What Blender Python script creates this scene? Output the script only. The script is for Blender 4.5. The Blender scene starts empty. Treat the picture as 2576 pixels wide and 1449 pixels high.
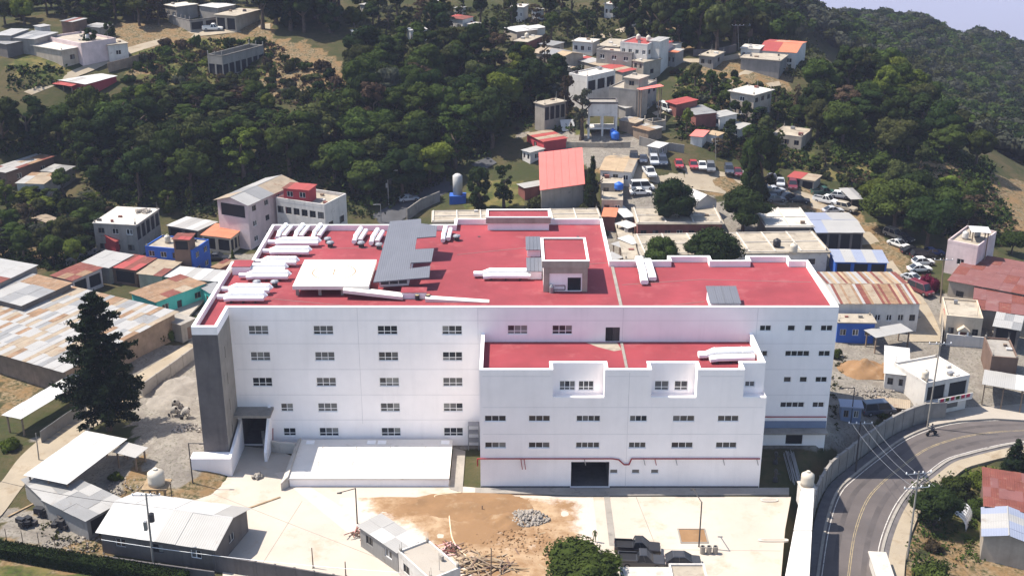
import bpy, math, random
import numpy as np
from mathutils import Vector, Matrix
random.seed(11); rng = np.random.default_rng(11)
S = bpy.context.scene
C = S.collection
# ---------------------------------------------------------------- camera, sky, sun, exposure
PITCH = math.radians(21.55); FOC = 3030.0; CAMZ = 79.0
cam = bpy.data.cameras.new('camera'); cam_o = bpy.data.objects.new('camera', cam); C.objects.link(cam_o)
cam_o.location = (0, 0, CAMZ); cam_o.rotation_euler = (math.pi/2 - PITCH, 0, 0)
cam.sensor_width = 36; cam.lens = 36*FOC/2576; cam.clip_start = 1; cam.clip_end = 20000
S.camera = cam_o
SUN = Vector((-0.58, 0.15, 1.0)).normalized()
world = bpy.data.worlds.new('World'); S.world = world; world.use_nodes = True
wn = world.node_tree.nodes; wl = world.node_tree.links
sky = wn.new('ShaderNodeTexSky'); sky.sky_type = 'NISHITA'; sky.sun_disc = False
sky.sun_elevation = math.asin(SUN.z); sky.sun_rotation = math.atan2(SUN.x, SUN.y)
sky.air_density = 1.0; sky.dust_density = 1.0
wn['Background'].inputs['Strength'].default_value = 0.13
wl.new(sky.outputs[0], wn['Background'].inputs['Color'])
sl = bpy.data.lights.new('sun', 'SUN'); sl.energy = 4.75; sl.angle = math.radians(0.5); sl.color = (1.0, 0.935, 0.83)
so = bpy.data.objects.new('sun', sl); C.objects.link(so); so.rotation_euler = SUN.to_track_quat('Z', 'Y').to_euler()
S.view_settings.view_transform = 'Standard'; S.view_settings.look = 'None'
S.view_settings.exposure = 0.85; S.view_settings.gamma = 1.0
S.render.engine = 'CYCLES'
S.cycles.use_denoising = True
S.cycles.max_bounces = 6; S.cycles.diffuse_bounces = 4; S.cycles.glossy_bounces = 3
S.cycles.transparent_max_bounces = 6; S.cycles.volume_bounces = 1; S.cycles.caustics_reflective = False; S.cycles.caustics_refractive = False

# ---------------------------------------------------------------- pixels of the 2576-wide view to rays
CP, SP = math.cos(PITCH), math.sin(PITCH)
def ray(x, y):
    a = (x-1288)/FOC; b = -(y-724.5)/FOC
    return Vector((a, CP+b*SP, -SP+b*CP))
def atz(x, y, z):
    d = ray(x, y); t = (z-CAMZ)/d.z
    return Vector((d.x*t, d.y*t, z))
def aty(x, y, Y):
    d = ray(x, y); t = Y/d.y
    return Vector((d.x*t, Y, CAMZ+d.z*t))
def proj(X, Y, Z):
    f = Y*CP-(Z-CAMZ)*SP; u = Y*SP+(Z-CAMZ)*CP
    return 1288+FOC*X/f, 724.5-FOC*u/f
TX = (0, 642.1, 1284.2, 1915.0); TY = (0, 358.8, 717.7, 1070.8)
def tp(t, x, y):                 # a point read in one of the sixteen enlargements
    return TX[int(t[1])]+x/3.837, TY[int(t[0])]+y/3.837
# ---------------------------------------------------------------- terrain heights
_cp = [(x, y, z) for x, y, z in (
 (-60,113,0),(-20,113,0),(20,113,0),(31,116,0),(-65,134,0),(-40,150,0),(0,150,0),(38,152,-.3),(33,128,0),(0,180,.5),(-40,180,.5),(40,175,.3),
 (-60,60,0),(0,60,0),(60,60,-5),(0,0,0),(-200,0,0),(200,0,-20),(0,-200,0),(-200,-200,0),(200,-200,-20),(-150,60,0),(110,80,-9),
 (38,118,-3.2),(41,128,-3.2),(47,136,-3.2),(55,146,-3.2),(66,151,-3.2),(80,153,-3),(100,155,-3),(36,105,-3.4),(34,90,-3.6),
 (70,138,-5),(58,128,-4.6),(90,125,-7),(56,161,-.8),(66,165,-1.5),(52,165,-.3),
 (75,290,15),(90,310,14),(85,340,14),(110,290,6),(122,330,-4),(140,380,-16),(110,420,-8),
 (189,611,-19),(171,590,-17),(205,611,-20.5),(226,632,-41),(251,650,-33),(240,650,-37),(289,680,-56),(145,540,-15),(130,500,-3),(275,670,-45),(190,670,-45),(255,710,-75),(100,700,-60),(200,750,-90),(320,700,-110),(270,500,-60),(320,400,-60),(220,300,-40),(200,220,-22),(150,160,-9),
 (0,600,14),(-150,600,26),(-300,500,32),(-300,300,26),(-300,150,10),(-150,180,4),(-120,130,1))]
for x, y, z in ((2370,750,.5),(2250,820,.2),(2450,700,1),(2150,560,2.2),(2085,500,4),(1960,455,6.5),(1700,412,10),(1600,395,10.5),(1640,440,9),
 (1700,480,6.5),(1550,600,2),(1120,470,4.5),(950,560,1.5),(1400,440,7),(1300,470,6),(1480,345,12),(1600,290,15),(1740,280,15),(1880,290,14),
 (1560,190,18),(1700,150,21),(1450,170,19),(1350,110,22),(1500,60,24),(1880,130,21),(1985,150,20),(2000,350,10),(1900,60,22),(1350,20,26),(1600,0,27),
 (300,600,1.5),(100,640,1.5),(0,600,3),(450,560,1.5),(60,470,5),(160,460,4),(400,480,4),(700,470,4.5),(1000,480,4),(300,380,10),(700,380,10),(1000,380,9),
 (1150,330,11),(200,235,18),(400,190,20),(600,180,19),(750,250,17),(900,250,15),(1100,200,17),(140,165,23),(60,170,23),(300,150,22.5),(450,90,25),
 (560,75,26),(750,75,25.5),(900,60,26),(0,70,27),(200,20,29),(600,0,29),(1100,40,26),(2150,330,12),(2330,430,6),(2370,440,4),(2470,470,1),(2540,520,-2),
 (2576,420,-8),(2080,60,0),(2340,170,-25),(2450,200,-30),(2500,300,-25),(2576,350,-22),(2400,300,-18),(2550,200,-40),
 (2000,30,12),(1900,20,20)):
    p = atz(x, y, z); _cp.append((p.x, p.y, z))
_P = np.array(_cp, float); _n = len(_P)
_K = np.hypot(_P[:,None,0]-_P[None,:,0], _P[:,None,1]-_P[None,:,1])
_M = np.zeros((_n+3, _n+3)); _M[:_n,:_n] = _K - np.eye(_n)*2.0; _M[:_n,_n] = 1; _M[:_n,_n+1:] = _P[:,:2]; _M[_n:,:_n] = _M[:_n,_n:].T
_w = np.linalg.solve(_M, np.concatenate([_P[:,2], [0,0,0]]))
ROAD_L = [atz(x, y, -3.2) for x, y in ((2040,1640),(2050,1540),(2061,1449),(2082,1318.6),(2110,1237.8),(2149,1198.7),(2210,1150),(2274,1105),(2342,1076),(2410,1061),(2500,1055),(2620,1056),(2760,1062))]
ROAD_R = [atz(x, y, -3.2) for x, y in ((2195,1640),(2203,1540),(2209,1436),(2222,1357.7),(2254,1279.5),(2293,1227),(2338,1190),(2384,1157),(2436,1141),(2488,1128),(2540,1117),(2640,1106),(2760,1104))]
_rc = np.array([((a+b)/2)[:2] for a, b in zip(ROAD_L, ROAD_R)])
def _sm(t): t = np.clip(t, 0, 1); return t*t*(3-2*t)
def zt(x, y):
    x = np.atleast_1d(np.asarray(x, float)); y = np.atleast_1d(np.asarray(y, float))
    sh = x.shape; x = x.ravel(); y = y.ravel(); z = np.empty_like(x)
    for i in range(0, len(x), 20000):
        xs, ys = x[i:i+20000], y[i:i+20000]
        k = np.hypot(xs[:,None]-_P[None,:,0], ys[:,None]-_P[None,:,1])
        zz = k@_w[:_n] + _w[_n] + _w[_n+1]*xs + _w[_n+2]*ys
        # the levelled building site
        dx = np.maximum(np.maximum(-44-xs, xs-34.5), 0); dy = np.maximum(np.maximum(100-ys, ys-176), 0)
        m = _sm(1-np.hypot(dx, dy)/5); zz = zz*(1-m) + 0*m
        dx = np.maximum(np.maximum(-44-xs, xs-44), 0); dy = np.maximum(np.maximum(136-ys, ys-176), 0)
        m = _sm(1-np.hypot(dx, dy)/3); zz = zz*(1-m) + 0*m
        # the bank rising to the foot of the concrete tower
        zz = zz+2.3*np.exp(-((xs+44)/7.5)**2-((ys-140)/7.0)**2)*_sm((-35.6-xs)/2.6)
        # the road bed
        d = np.full(len(xs), 1e9)
        for a, b in zip(_rc[:-1], _rc[1:]):
            ab = b-a; t = np.clip(((xs-a[0])*ab[0]+(ys-a[1])*ab[1])/(ab@ab), 0, 1)
            d = np.minimum(d, np.hypot(xs-a[0]-t*ab[0], ys-a[1]-t*ab[1]))
        m = _sm(1-(d-6.2)/3); zz = zz*(1-m) + (-3.32)*m
        r = np.hypot(xs, ys-200); m = _sm((r-620)/1200); zz = np.clip(zz, -300, 60)*(1-m) + (-560)*m
        z[i:i+20000] = zz
    return z.reshape(sh)
def zg(x, y): return float(zt(x, y)[0])
_T = np.concatenate([np.arange(90, 420, 1.0), np.arange(420, 1500, 5.0)])
def at(x, y, h=0.0):             # where the sight line meets the terrain raised by h
    d = ray(x, y); X = d.x*_T; Y = d.y*_T; Z = CAMZ+d.z*_T
    g = Z-h-zt(X, Y); k = np.where(g < 0)[0]
    if not len(k): i = int(np.argmin(g/_T)); t = _T[i]; return Vector((d.x*t, d.y*t, zg(d.x*t, d.y*t)+h))
    i = int(k[0])
    i = max(i, 1); f = g[i-1]/(g[i-1]-g[i]) if g[i-1] != g[i] else 0
    t = _T[i-1]+(_T[i]-_T[i-1])*f
    return Vector((d.x*t, d.y*t, CAMZ+d.z*t))
def inpoly(x, y, poly):
    x = np.asarray(x, float); y = np.asarray(y, float); r = np.zeros(x.shape, bool); n = len(poly)
    for i in range(n):
        x1, y1 = poly[i]; x2, y2 = poly[(i+1) % n]
        if y1 == y2: continue
        r ^= ((y1 > y) != (y2 > y)) & (x < (x2-x1)*(y-y1)/(y2-y1)+x1)
    return r
# ---------------------------------------------------------------- materials
M = {}
def mat(name, col, var=.12, scale=.35, rough=.85, streak=0, metal=0, bump=0, bscale=3, dirt=None, dirt_amt=0, wave=0, spec=.3, rnd=0, trans=0):
    m = bpy.data.materials.new(name); m.use_nodes = True; N = m.node_tree.nodes; L = m.node_tree.links
    b = N['Principled BSDF']; b.inputs['Roughness'].default_value = rough; b.inputs['Metallic'].default_value = metal
    b.inputs['Specular IOR Level'].default_value = spec
    geo = N.new('ShaderNodeNewGeometry'); pos = geo.outputs['Position']
    n1 = N.new('ShaderNodeTexNoise'); n1.inputs['Scale'].default_value = scale; n1.inputs['Detail'].default_value = 6; n1.inputs['Roughness'].default_value = .62
    L.new(pos, n1.inputs['Vector'])
    hsv = N.new('ShaderNodeHueSaturation'); hsv.inputs['Color'].default_value = (*col, 1)
    mr = N.new('ShaderNodeMapRange'); mr.inputs['From Min'].default_value = .3; mr.inputs['From Max'].default_value = .7
    mr.inputs['To Min'].default_value = 1-var; mr.inputs['To Max'].default_value = 1+var; mr.clamp = False
    L.new(n1.outputs['Fac'], mr.inputs['Value']); val = mr.outputs[0]
    if rnd:
        oi = N.new('ShaderNodeObjectInfo'); ra = N.new('ShaderNodeMapRange'); ra.inputs['To Min'].default_value = 1-rnd; ra.inputs['To Max'].default_value = 1+rnd
        L.new(oi.outputs['Random'], ra.inputs['Value']); mu = N.new('ShaderNodeMath'); mu.operation = 'MULTIPLY'
        L.new(val, mu.inputs[0]); L.new(ra.outputs[0], mu.inputs[1]); val = mu.outputs[0]
        h2 = N.new('ShaderNodeMapRange'); h2.inputs['To Min'].default_value = .5-.05*rnd; h2.inputs['To Max'].default_value = .5+.05*rnd
        ml = N.new('ShaderNodeMath'); ml.operation = 'FRACT'; m7 = N.new('ShaderNodeMath'); m7.operation = 'MULTIPLY'; m7.inputs[1].default_value = 7.3
        L.new(oi.outputs['Random'], m7.inputs[0]); L.new(m7.outputs[0], ml.inputs[0]); L.new(ml.outputs[0], h2.inputs['Value']); L.new(h2.outputs[0], hsv.inputs['Hue'])
    L.new(val, hsv.inputs['Value']); out = hsv.outputs[0]
    if streak:
        mp = N.new('ShaderNodeMapping'); mp.inputs['Scale'].default_value = (1.6, 1.6, .12); L.new(pos, mp.inputs['Vector'])
        n2 = N.new('ShaderNodeTexNoise'); n2.inputs['Scale'].default_value = 1.0; n2.inputs['Detail'].default_value = 5; L.new(mp.outputs[0], n2.inputs['Vector'])
        r2 = N.new('ShaderNodeMapRange'); r2.inputs['From Min'].default_value = .5; r2.inputs['From Max'].default_value = .75; r2.inputs['To Max'].default_value = streak
        L.new(n2.outputs['Fac'], r2.inputs['Value'])
        mx = N.new('ShaderNodeMix'); mx.data_type = 'RGBA'; mx.inputs['B'].default_value = (*[c*.45 for c in col], 1)
        L.new(r2.outputs[0], mx.inputs['Factor']); L.new(out, mx.inputs['A']); out = mx.outputs['Result']
    if dirt:
        n3 = N.new('ShaderNodeTexNoise'); n3.inputs['Scale'].default_value = scale*1.7; n3.inputs['Detail'].default_value = 8; n3.inputs['Roughness'].default_value = .7
        L.new(pos, n3.inputs['Vector'])
        r3 = N.new('ShaderNodeMapRange'); r3.inputs['From Min'].default_value = .62-dirt_amt*.5; r3.inputs['From Max'].default_value = .74-dirt_amt*.3
        L.new(n3.outputs['Fac'], r3.inputs['Value'])
        mx = N.new('ShaderNodeMix'); mx.data_type = 'RGBA'; mx.inputs['B'].default_value = (*dirt, 1)
        L.new(r3.outputs[0], mx.inputs['Factor']); L.new(out, mx.inputs['A']); out = mx.outputs['Result']
    L.new(out, b.inputs['Base Color'])
    if wave:
        tc = N.new('ShaderNodeTexCoord'); wv = N.new('ShaderNodeTexWave'); wv.inputs['Scale'].default_value = 1.1; wv.bands_direction = 'X'
        L.new(tc.outputs['Object'], wv.inputs['Vector'])
        bp = N.new('ShaderNodeBump'); bp.inputs['Strength'].default_value = wave; bp.inputs['Distance'].default_value = .05
        L.new(wv.outputs['Fac'], bp.inputs['Height']); L.new(bp.outputs[0], b.inputs['Normal'])
    elif bump:
        nb = N.new('ShaderNodeTexNoise'); nb.inputs['Scale'].default_value = bscale; nb.inputs['Detail'].default_value = 6; L.new(pos, nb.inputs['Vector'])
        bp = N.new('ShaderNodeBump'); bp.inputs['Strength'].default_value = bump; bp.inputs['Distance'].default_value = .2
        L.new(nb.outputs['Fac'], bp.inputs['Height']); L.new(bp.outputs[0], b.inputs['Normal'])
    if trans:
        tr = N.new('ShaderNodeBsdfTranslucent'); L.new(out, tr.inputs['Color']); ms = N.new('ShaderNodeMixShader'); ms.inputs[0].default_value = trans
        L.new(b.outputs[0], ms.inputs[1]); L.new(tr.outputs[0], ms.inputs[2]); L.new(ms.outputs[0], N['Material Output'].inputs['Surface'])
    M[name] = m; return m
mat('facade', (.90,.845,.825), .05, .25, .8, streak=.08, bump=.03, bscale=6)
mat('trim', (.86,.84,.82), .04, .5, .7)
mat('red_roof', (0.228,0.035,0.043), .2, .14, .8, dirt=(0.275,0.068,0.072), dirt_amt=.13, bump=.08)
mat('seam', (.68,.64,.63), .1)
mat('concrete', (0.26,0.235,0.205), .16, .4, .9, streak=.35, dirt=(0.16,0.145,0.13), dirt_amt=.12, bump=.1)
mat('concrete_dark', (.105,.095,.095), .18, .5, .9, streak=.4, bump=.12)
mat('concrete_pale', (0.32,0.275,0.215), .2, .35, .9, dirt=(0.18,0.15,0.12), dirt_amt=.2, bump=.06)
mat('concrete_white', (0.46,0.42,0.37), .1, .35, .85, dirt=(0.33,0.29,0.24), dirt_amt=.13)
mat('white_slab', (.66,.615,.56), .06, .3, .85, dirt=(.5,.45,.39), dirt_amt=.1)
mat('yard', (.425,.37,.31), .10, .12, .9, dirt=(.35,.275,.2), dirt_amt=.17, bump=.05)
mat('apron_pale', (.48,.415,.355), .08, .2, .9, dirt=(.40,.33,.27), dirt_amt=.12)
mat('apron', (0.33,0.29,0.245), .09, .2, .9, dirt=(0.25,0.21,0.165), dirt_amt=.12, bump=.05)
mat('dirt', (0.21,0.12,0.058), .22, .22, .95, dirt=(0.29,0.205,0.125), dirt_amt=.16, bump=.35, bscale=1.5)
mat('sand_street', (0.29,0.24,0.175), .14, .2, .95, dirt=(0.22,0.165,0.105), dirt_amt=.16, bump=.2)
mat('gravel', (0.215,0.19,0.16), .2, .35, .95, dirt=(0.29,0.255,0.21), dirt_amt=.18, bump=.4, bscale=4)
mat('asphalt', (.098,.083,.079), .2, .14, .85, dirt=(.08,.072,.072), dirt_amt=.14, bump=.08)
mat('asphalt_worn', (.07,.06,.058), .25, .25, .8, dirt=(.098,.083,.079), dirt_amt=.22)
mat('asphalt_shade', (.06,.06,.065), .2, .3, .9)
mat('paint_white', (.48,.45,.41), .2, 1, .8, dirt=(.13,.115,.11), dirt_amt=.2)
mat('paint_yellow', (.30,.235,.13), .3, 1, .8, dirt=(.12,.105,.1), dirt_amt=.25)
mat('white', (0.56,0.525,0.485), .10, .5, .85, streak=.3, dirt=(0.36,0.32,0.28), dirt_amt=.10, bump=.05)
mat('cream', (.52,.43,.32), .12, .5, .85, streak=.3, dirt=(.36,.29,.22), dirt_amt=.08)
mat('grey', (0.235,0.215,0.195), .2, .5, .9, streak=.3, bump=.06)
mat('beige', (0.34,0.29,0.235), .2, .5, .9, streak=.28)
mat('pink', (.62,.36,.36), .08, .4, .85, streak=.2)
mat('pinkwhite', (.55,.44,.43), .16, .4, .85, streak=.2)
mat('red', (.36,.045,.055), .12, .4, .8, streak=.15)
mat('blue', (.03,.10,.38), .12, .4, .75, streak=.15)
mat('teal', (.09,.48,.41), .1, .4, .8, streak=.12)
mat('brown', (.15,.095,.07), .2, .5, .9, streak=.3)
mat('brick', (.20,.075,.06), .2, .5, .9, streak=.3)
mat('wood', (.22,.16,.115), .25, .7, .9, streak=.4)
mat('darkwall', (.13,.115,.105), .2, .5, .9, streak=.3)
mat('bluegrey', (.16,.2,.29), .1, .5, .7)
mat('metal_white', (0.31,0.297,0.28), .07, .3, .5, wave=.35, dirt=(0.24,0.21,0.18), dirt_amt=.05)
mat('metal_new', (0.45,0.435,0.415), .06, .3, .5, wave=.3)
mat('metal_grey', (0.215,0.21,0.205), .11, .35, .5, wave=.35, dirt=(0.16,0.14,0.12), dirt_amt=.1)
mat('metal_slate', (0.125,0.128,0.147), .07, .3, .5, wave=.35)
mat('metal_blue', (0.23,0.25,0.32), .06, .3, .5, wave=.3)
mat('rust', (0.215,0.13,0.075), .3, .6, .85, wave=.35, dirt=(0.27,0.2,0.14), dirt_amt=.2)
mat('rust_red', (0.15,0.045,0.033), .22, .5, .85, wave=.35, dirt=(0.21,0.115,0.08), dirt_amt=.12)
mat('rust_pale', (0.27,0.215,0.155), .18, .5, .8, wave=.35, dirt=(0.19,0.095,0.05), dirt_amt=.14)
mat('roof_red', (0.28,0.052,0.046), .12, .4, .75, wave=.3, dirt=(0.22,0.07,0.05), dirt_amt=.08)
mat('roof_coral', (0.6,0.155,0.13), .06, .3, .7, wave=.25)
mat('roof_orange', (0.44,0.15,0.08), .1, .4, .75, wave=.3)
mat('roof_tan', (0.33,0.24,0.15), .16, .5, .85, wave=.3, dirt=(0.26,0.16,0.09), dirt_amt=.15)
mat('roof_brown', (0.165,0.066,0.06), .14, .3, .85, dirt=(0.2,0.11,0.1), dirt_amt=.15)
mat('thatch', (.22,.17,.12), .25, .9, .95)
mat('pipe_red', (.30,.025,.03), .1, 1, .6)
mat('steel', (0.3,0.3,0.31), .12, 1, .45, metal=.5)
mat('dark_steel', (.05,.045,.045), .2, 1, .6)
mat('black', (.012,.012,.014), .1, 1, .6)
mat('rubber', (.02,.02,.02), .1, 2, .9)
mat('duct', (.80,.79,.78), .05, .8, .55)
mat('tank', (.50,.445,.365), .08, .6, .6)
mat('tank_black', (.025,.025,.028), .1, 1, .5)
mat('tank_blue', (.03,.12,.45), .1, 1, .5)
mat('timber', (0.28,0.2,0.12), .3, 1.2, .9)
mat('rubble', (0.26,0.23,0.2), .3, 1.5, .95)
mat('hose', (.62,.50,.34), .1, 1, .7)
mat('skin', (.30,.17,.11), .05, 2, .6)
mat('cloth_dark', (.03,.035,.05), .2, 3, .9)
mat('cloth_olive', (.10,.11,.05), .2, 3, .9)
mat('flower_red', (.35,.02,.06), .3, 2, .8)
mat('bark', (.085,.06,.045), .3, 2, .95)
for nm, c, tr in (('leaf_dark', (.017,.0285,.008), .14), ('leaf_mid', (.037,.053,.012), .18), ('leaf_lime', (.078,.095,.016), .2), ('leaf_olive', (.046,.052,.018), .15),
              ('leaf_brown', (.06,.042,.026), .12), ('leaf_grey', (.045,.05,.034), .12), ('leaf_pine', (.011,.019,.008), .08), ('leaf_magenta', (.09,.01,.028), .15)):
    mat(nm, c, .4, .7, .85, rnd=.3, trans=tr, spec=.03)
def glass(name, col, rough):
    m = bpy.data.materials.new(name); m.use_nodes = True; b = m.node_tree.nodes['Principled BSDF']
    b.inputs['Base Color'].default_value = (*col, 1); b.inputs['Roughness'].default_value = rough; b.inputs['Specular IOR Level'].default_value = .5; M[name] = m
glass('glass', (.022,.025,.03), .12); glass('glass_grey', (.10,.10,.10), .3); glass('glass_pale', (.19,.19,.18), .4); glass('interior_shade', (.012,.012,.014), .9)  # the near-black one is shade painted in behind openings
CARCOL = dict(white=(.72,.71,.69), silver=(.42,.43,.45), grey=(.13,.135,.145), graphite=(.062,.062,.072), dark=(.03,.032,.038), black=(.012,.012,.014), red=(.35,.03,.035), blue=(.03,.06,.18), maroon=(.14,.02,.03), green=(.03,.08,.06), slate=(.05,.06,.085), tan=(.38,.33,.26))
for k, c in CARCOL.items():
    m = mat('car_'+k, c, .03, 1, .3, spec=.5); m.node_tree.nodes['Principled BSDF'].inputs['Coat Weight'].default_value = .5
# ---------------------------------------------------------------- mesh helpers
class MB:
    def __init__(s): s.v = []; s.f = []
    def add(s, vs, fs):
        o = len(s.v); s.v += [tuple(v) for v in vs]; s.f += [tuple(i+o for i in f) for f in fs]; return s
    def box(s, x0, y0, z0, x1, y1, z1):
        return s.add([(x0,y0,z0),(x1,y0,z0),(x1,y1,z0),(x0,y1,z0),(x0,y0,z1),(x1,y0,z1),(x1,y1,z1),(x0,y1,z1)],
                     [(0,3,2,1),(4,5,6,7),(0,1,5,4),(1,2,6,5),(2,3,7,6),(3,0,4,7)])
    def hexa(s, b, t): return s.add(list(b)+list(t), [(3,2,1,0),(4,5,6,7),(0,1,5,4),(1,2,6,5),(2,3,7,6),(3,0,4,7)])
    def prism(s, poly, z0, z1):
        n = len(poly)
        g = lambda z, i: z[i] if hasattr(z, '__len__') else z
        return s.add([(p[0],p[1],g(z0,i)) for i, p in enumerate(poly)]+[(p[0],p[1],g(z1,i)) for i, p in enumerate(poly)],
                     [tuple(range(n-1,-1,-1)), tuple(range(n,2*n))]+[(i,(i+1)%n,n+(i+1)%n,n+i) for i in range(n)])
    def tube(s, p0, p1, r0, r1=None, n=8, caps=True):
        r1 = r0 if r1 is None else r1; p0 = Vector(p0); p1 = Vector(p1); d = (p1-p0).normalized()
        a = d.orthogonal().normalized(); b = d.cross(a); vs = []
        for p, r in ((p0,r0),(p1,r1)):
            for i in range(n):
                t = 2*math.pi*i/n; vs.append(p+a*(r*math.cos(t))+b*(r*math.sin(t)))
        fs = [(i,(i+1)%n,n+(i+1)%n,n+i) for i in range(n)]
        if caps: fs += [tuple(range(n-1,-1,-1)), tuple(range(n,2*n))]
        return s.add(vs, fs)
    def path(s, pts, r, n=6):
        for a, b in zip(pts[:-1], pts[1:]): s.tube(a, b, r, r, n)
        return s
    def lathe(s, prof, c=(0,0,0), n=14):
        vs = []; fs = []; m = len(prof)
        for i in range(n):
            t = 2*math.pi*i/n
            for r, z in prof: vs.append((c[0]+r*math.cos(t), c[1]+r*math.sin(t), c[2]+z))
        for i in range(n):
            for j in range(m-1): fs.append((i*m+j, ((i+1)%n)*m+j, ((i+1)%n)*m+j+1, i*m+j+1))
        return s.add(vs, fs)
    def wall(s, o, u, W, H, ops, depth=.18, n=None):
        """A wall face from o along u (unit, horizontal), W long, H high, with openings (x0,z0,x1,z1) and their reveals."""
        o = Vector(o); u = Vector(u); n = Vector(n) if n is not None else Vector((u.y, -u.x, 0)); up = Vector((0,0,1))
        xs = sorted({0, W, *[v for q in ops for v in (q[0], q[2])]}); zs = sorted({0, H, *[v for q in ops for v in (q[1], q[3])]})
        xs = [x for x in xs if 0 <= x <= W]; zs = [z for z in zs if 0 <= z <= H]
        P = lambda x, z, d=0: o+u*x+up*z-n*d
        for i in range(len(xs)-1):
            for j in range(len(zs)-1):
                cx, cz = (xs[i]+xs[i+1])/2, (zs[j]+zs[j+1])/2
                if any(q[0] < cx < q[2] and q[1] < cz < q[3] for q in ops): continue
                s.add([P(xs[i],zs[j]), P(xs[i+1],zs[j]), P(xs[i+1],zs[j+1]), P(xs[i],zs[j+1])], [(0,1,2,3)])
        for x0, z0, x1, z1 in ops:
            c = [(x0,z0),(x1,z0),(x1,z1),(x0,z1)]
            for k in range(4):
                a, b = c[k], c[(k+1)%4]
                s.add([P(*a), P(*b), P(*b, depth), P(*a, depth)], [(0,3,2,1)])
        return s
    def mesh(s, name):
        me = bpy.data.meshes.new(name); me.from_pydata(s.v, [], s.f); me.update(); return me
    def build(s, name, m, parent=None, smooth=False):
        o = bpy.data.objects.new(name, s.mesh(name)); C.objects.link(o); o.data.materials.append(M[m])
        if parent is not None: o.parent = parent
        if smooth: o.data.polygons.foreach_set('use_smooth', [True]*len(o.data.polygons))
        return o
def npmesh(name, v, f, m, smooth=False):
    """quads or triangles from numpy arrays"""
    me = bpy.data.meshes.new(name); k = f.shape[1]
    me.vertices.add(len(v)); me.vertices.foreach_set('co', np.ascontiguousarray(v, np.float32).ravel())
    me.loops.add(f.size); me.loops.foreach_set('vertex_index', np.ascontiguousarray(f, np.int32).ravel())
    me.polygons.add(len(f)); me.polygons.foreach_set('loop_start', np.arange(0, f.size, k, dtype=np.int32))
    try: me.polygons.foreach_set('loop_total', np.full(len(f), k, np.int32))
    except Exception: pass
    if smooth: me.polygons.foreach_set('use_smooth', np.ones(len(f), bool))
    me.update(calc_edges=True); me.materials.append(M[m]); return me
def link(name, me, parent=None, loc=None, rz=0, sc=None):
    o = bpy.data.objects.new(name, me); C.objects.link(o)
    if parent is not None: o.parent = parent
    if loc is not None: o.location = loc
    if rz: o.rotation_euler.z = rz
    if sc is not None: o.scale = sc
    return o
def tag(o, label, cat, group=None):
    o['label'] = label; o['category'] = cat
    if group: o['group'] = group
    return o
def thing(name, label, cat, loc=(0,0,0), rz=0, group=None):
    o = bpy.data.objects.new(name, None); C.objects.link(o); o.location = loc; o.rotation_euler.z = rz; o.empty_display_size = .3
    return tag(o, label, cat, group)
def structure(o): o['kind'] = 'structure'; return o
def stuff(o, label=None, cat=None):
    o['kind'] = 'stuff'
    if label: tag(o, label, cat)
    return o
def copy_tree(o, loc, rz=0, sc=None, label=None):
    r = o.copy(); C.objects.link(r); r.location = loc; r.rotation_euler.z = rz
    if sc is not None: r.scale = sc
    if label: r['label'] = label
    for ch in o.children:
        c = ch.copy(); C.objects.link(c); c.parent = r
        for g in ch.children:
            d = g.copy(); C.objects.link(d); d.parent = c
    return r
# ================================================================ ground, roads, air
def axis(segs):
    out = []
    for a, b, st in segs: out += list(np.arange(a, b, st))
    return np.array(out+[segs[-1][1]])
def geo(a, b, n): return list(a*(b/a)**(np.arange(1, n+1)/n))
gx = axis([(-350,-130,9),(-130,-75,3),(-75,112,1.5),(112,200,3),(200,420,9)])
gx = np.concatenate([-np.array(geo(350,7000,16))[::-1], gx, geo(420,7000,16)])
gy = axis([(0,90,8),(90,200,1.5),(200,330,2.2),(330,450,4),(450,760,9)])
gy = np.concatenate([-np.array(geo(8,2500,14))[::-1], gy, geo(760,9000,22)])
GX, GY = np.meshgrid(gx, gy); GZ = zt(GX, GY)
nz = np.sin(GX*.31+GY*.17)*np.cos(GY*.27-GX*.11)*.18+np.sin(GX*.9)*np.cos(GY*.83)*.07      # small unevenness of open ground
flat = (GX > -46) & (GX < 46) & (GY > 98) & (GY < 178)
rd = np.abs(GZ+3.32) < .05
GZ = GZ + np.where(flat, -.10, np.where(rd, -.05, nz*np.clip((np.hypot(GX, GY-140)-30)/60, 0, 1)))
nxg, nyg = len(gx), len(gy); ii = np.arange(nxg*nyg).reshape(nyg, nxg)
quads = np.stack([ii[:-1,:-1], ii[:-1,1:], ii[1:,1:], ii[1:,:-1]], -1).reshape(-1, 4)
PXx = np.full(GX.shape, -1e4); PXy = np.full(GX.shape, -1e4); fr = (GY*CP-(GZ-CAMZ)*SP) > 20
a_, b_ = proj(GX[fr], GY[fr], GZ[fr]); PXx[fr] = a_; PXy[fr] = b_
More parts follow.
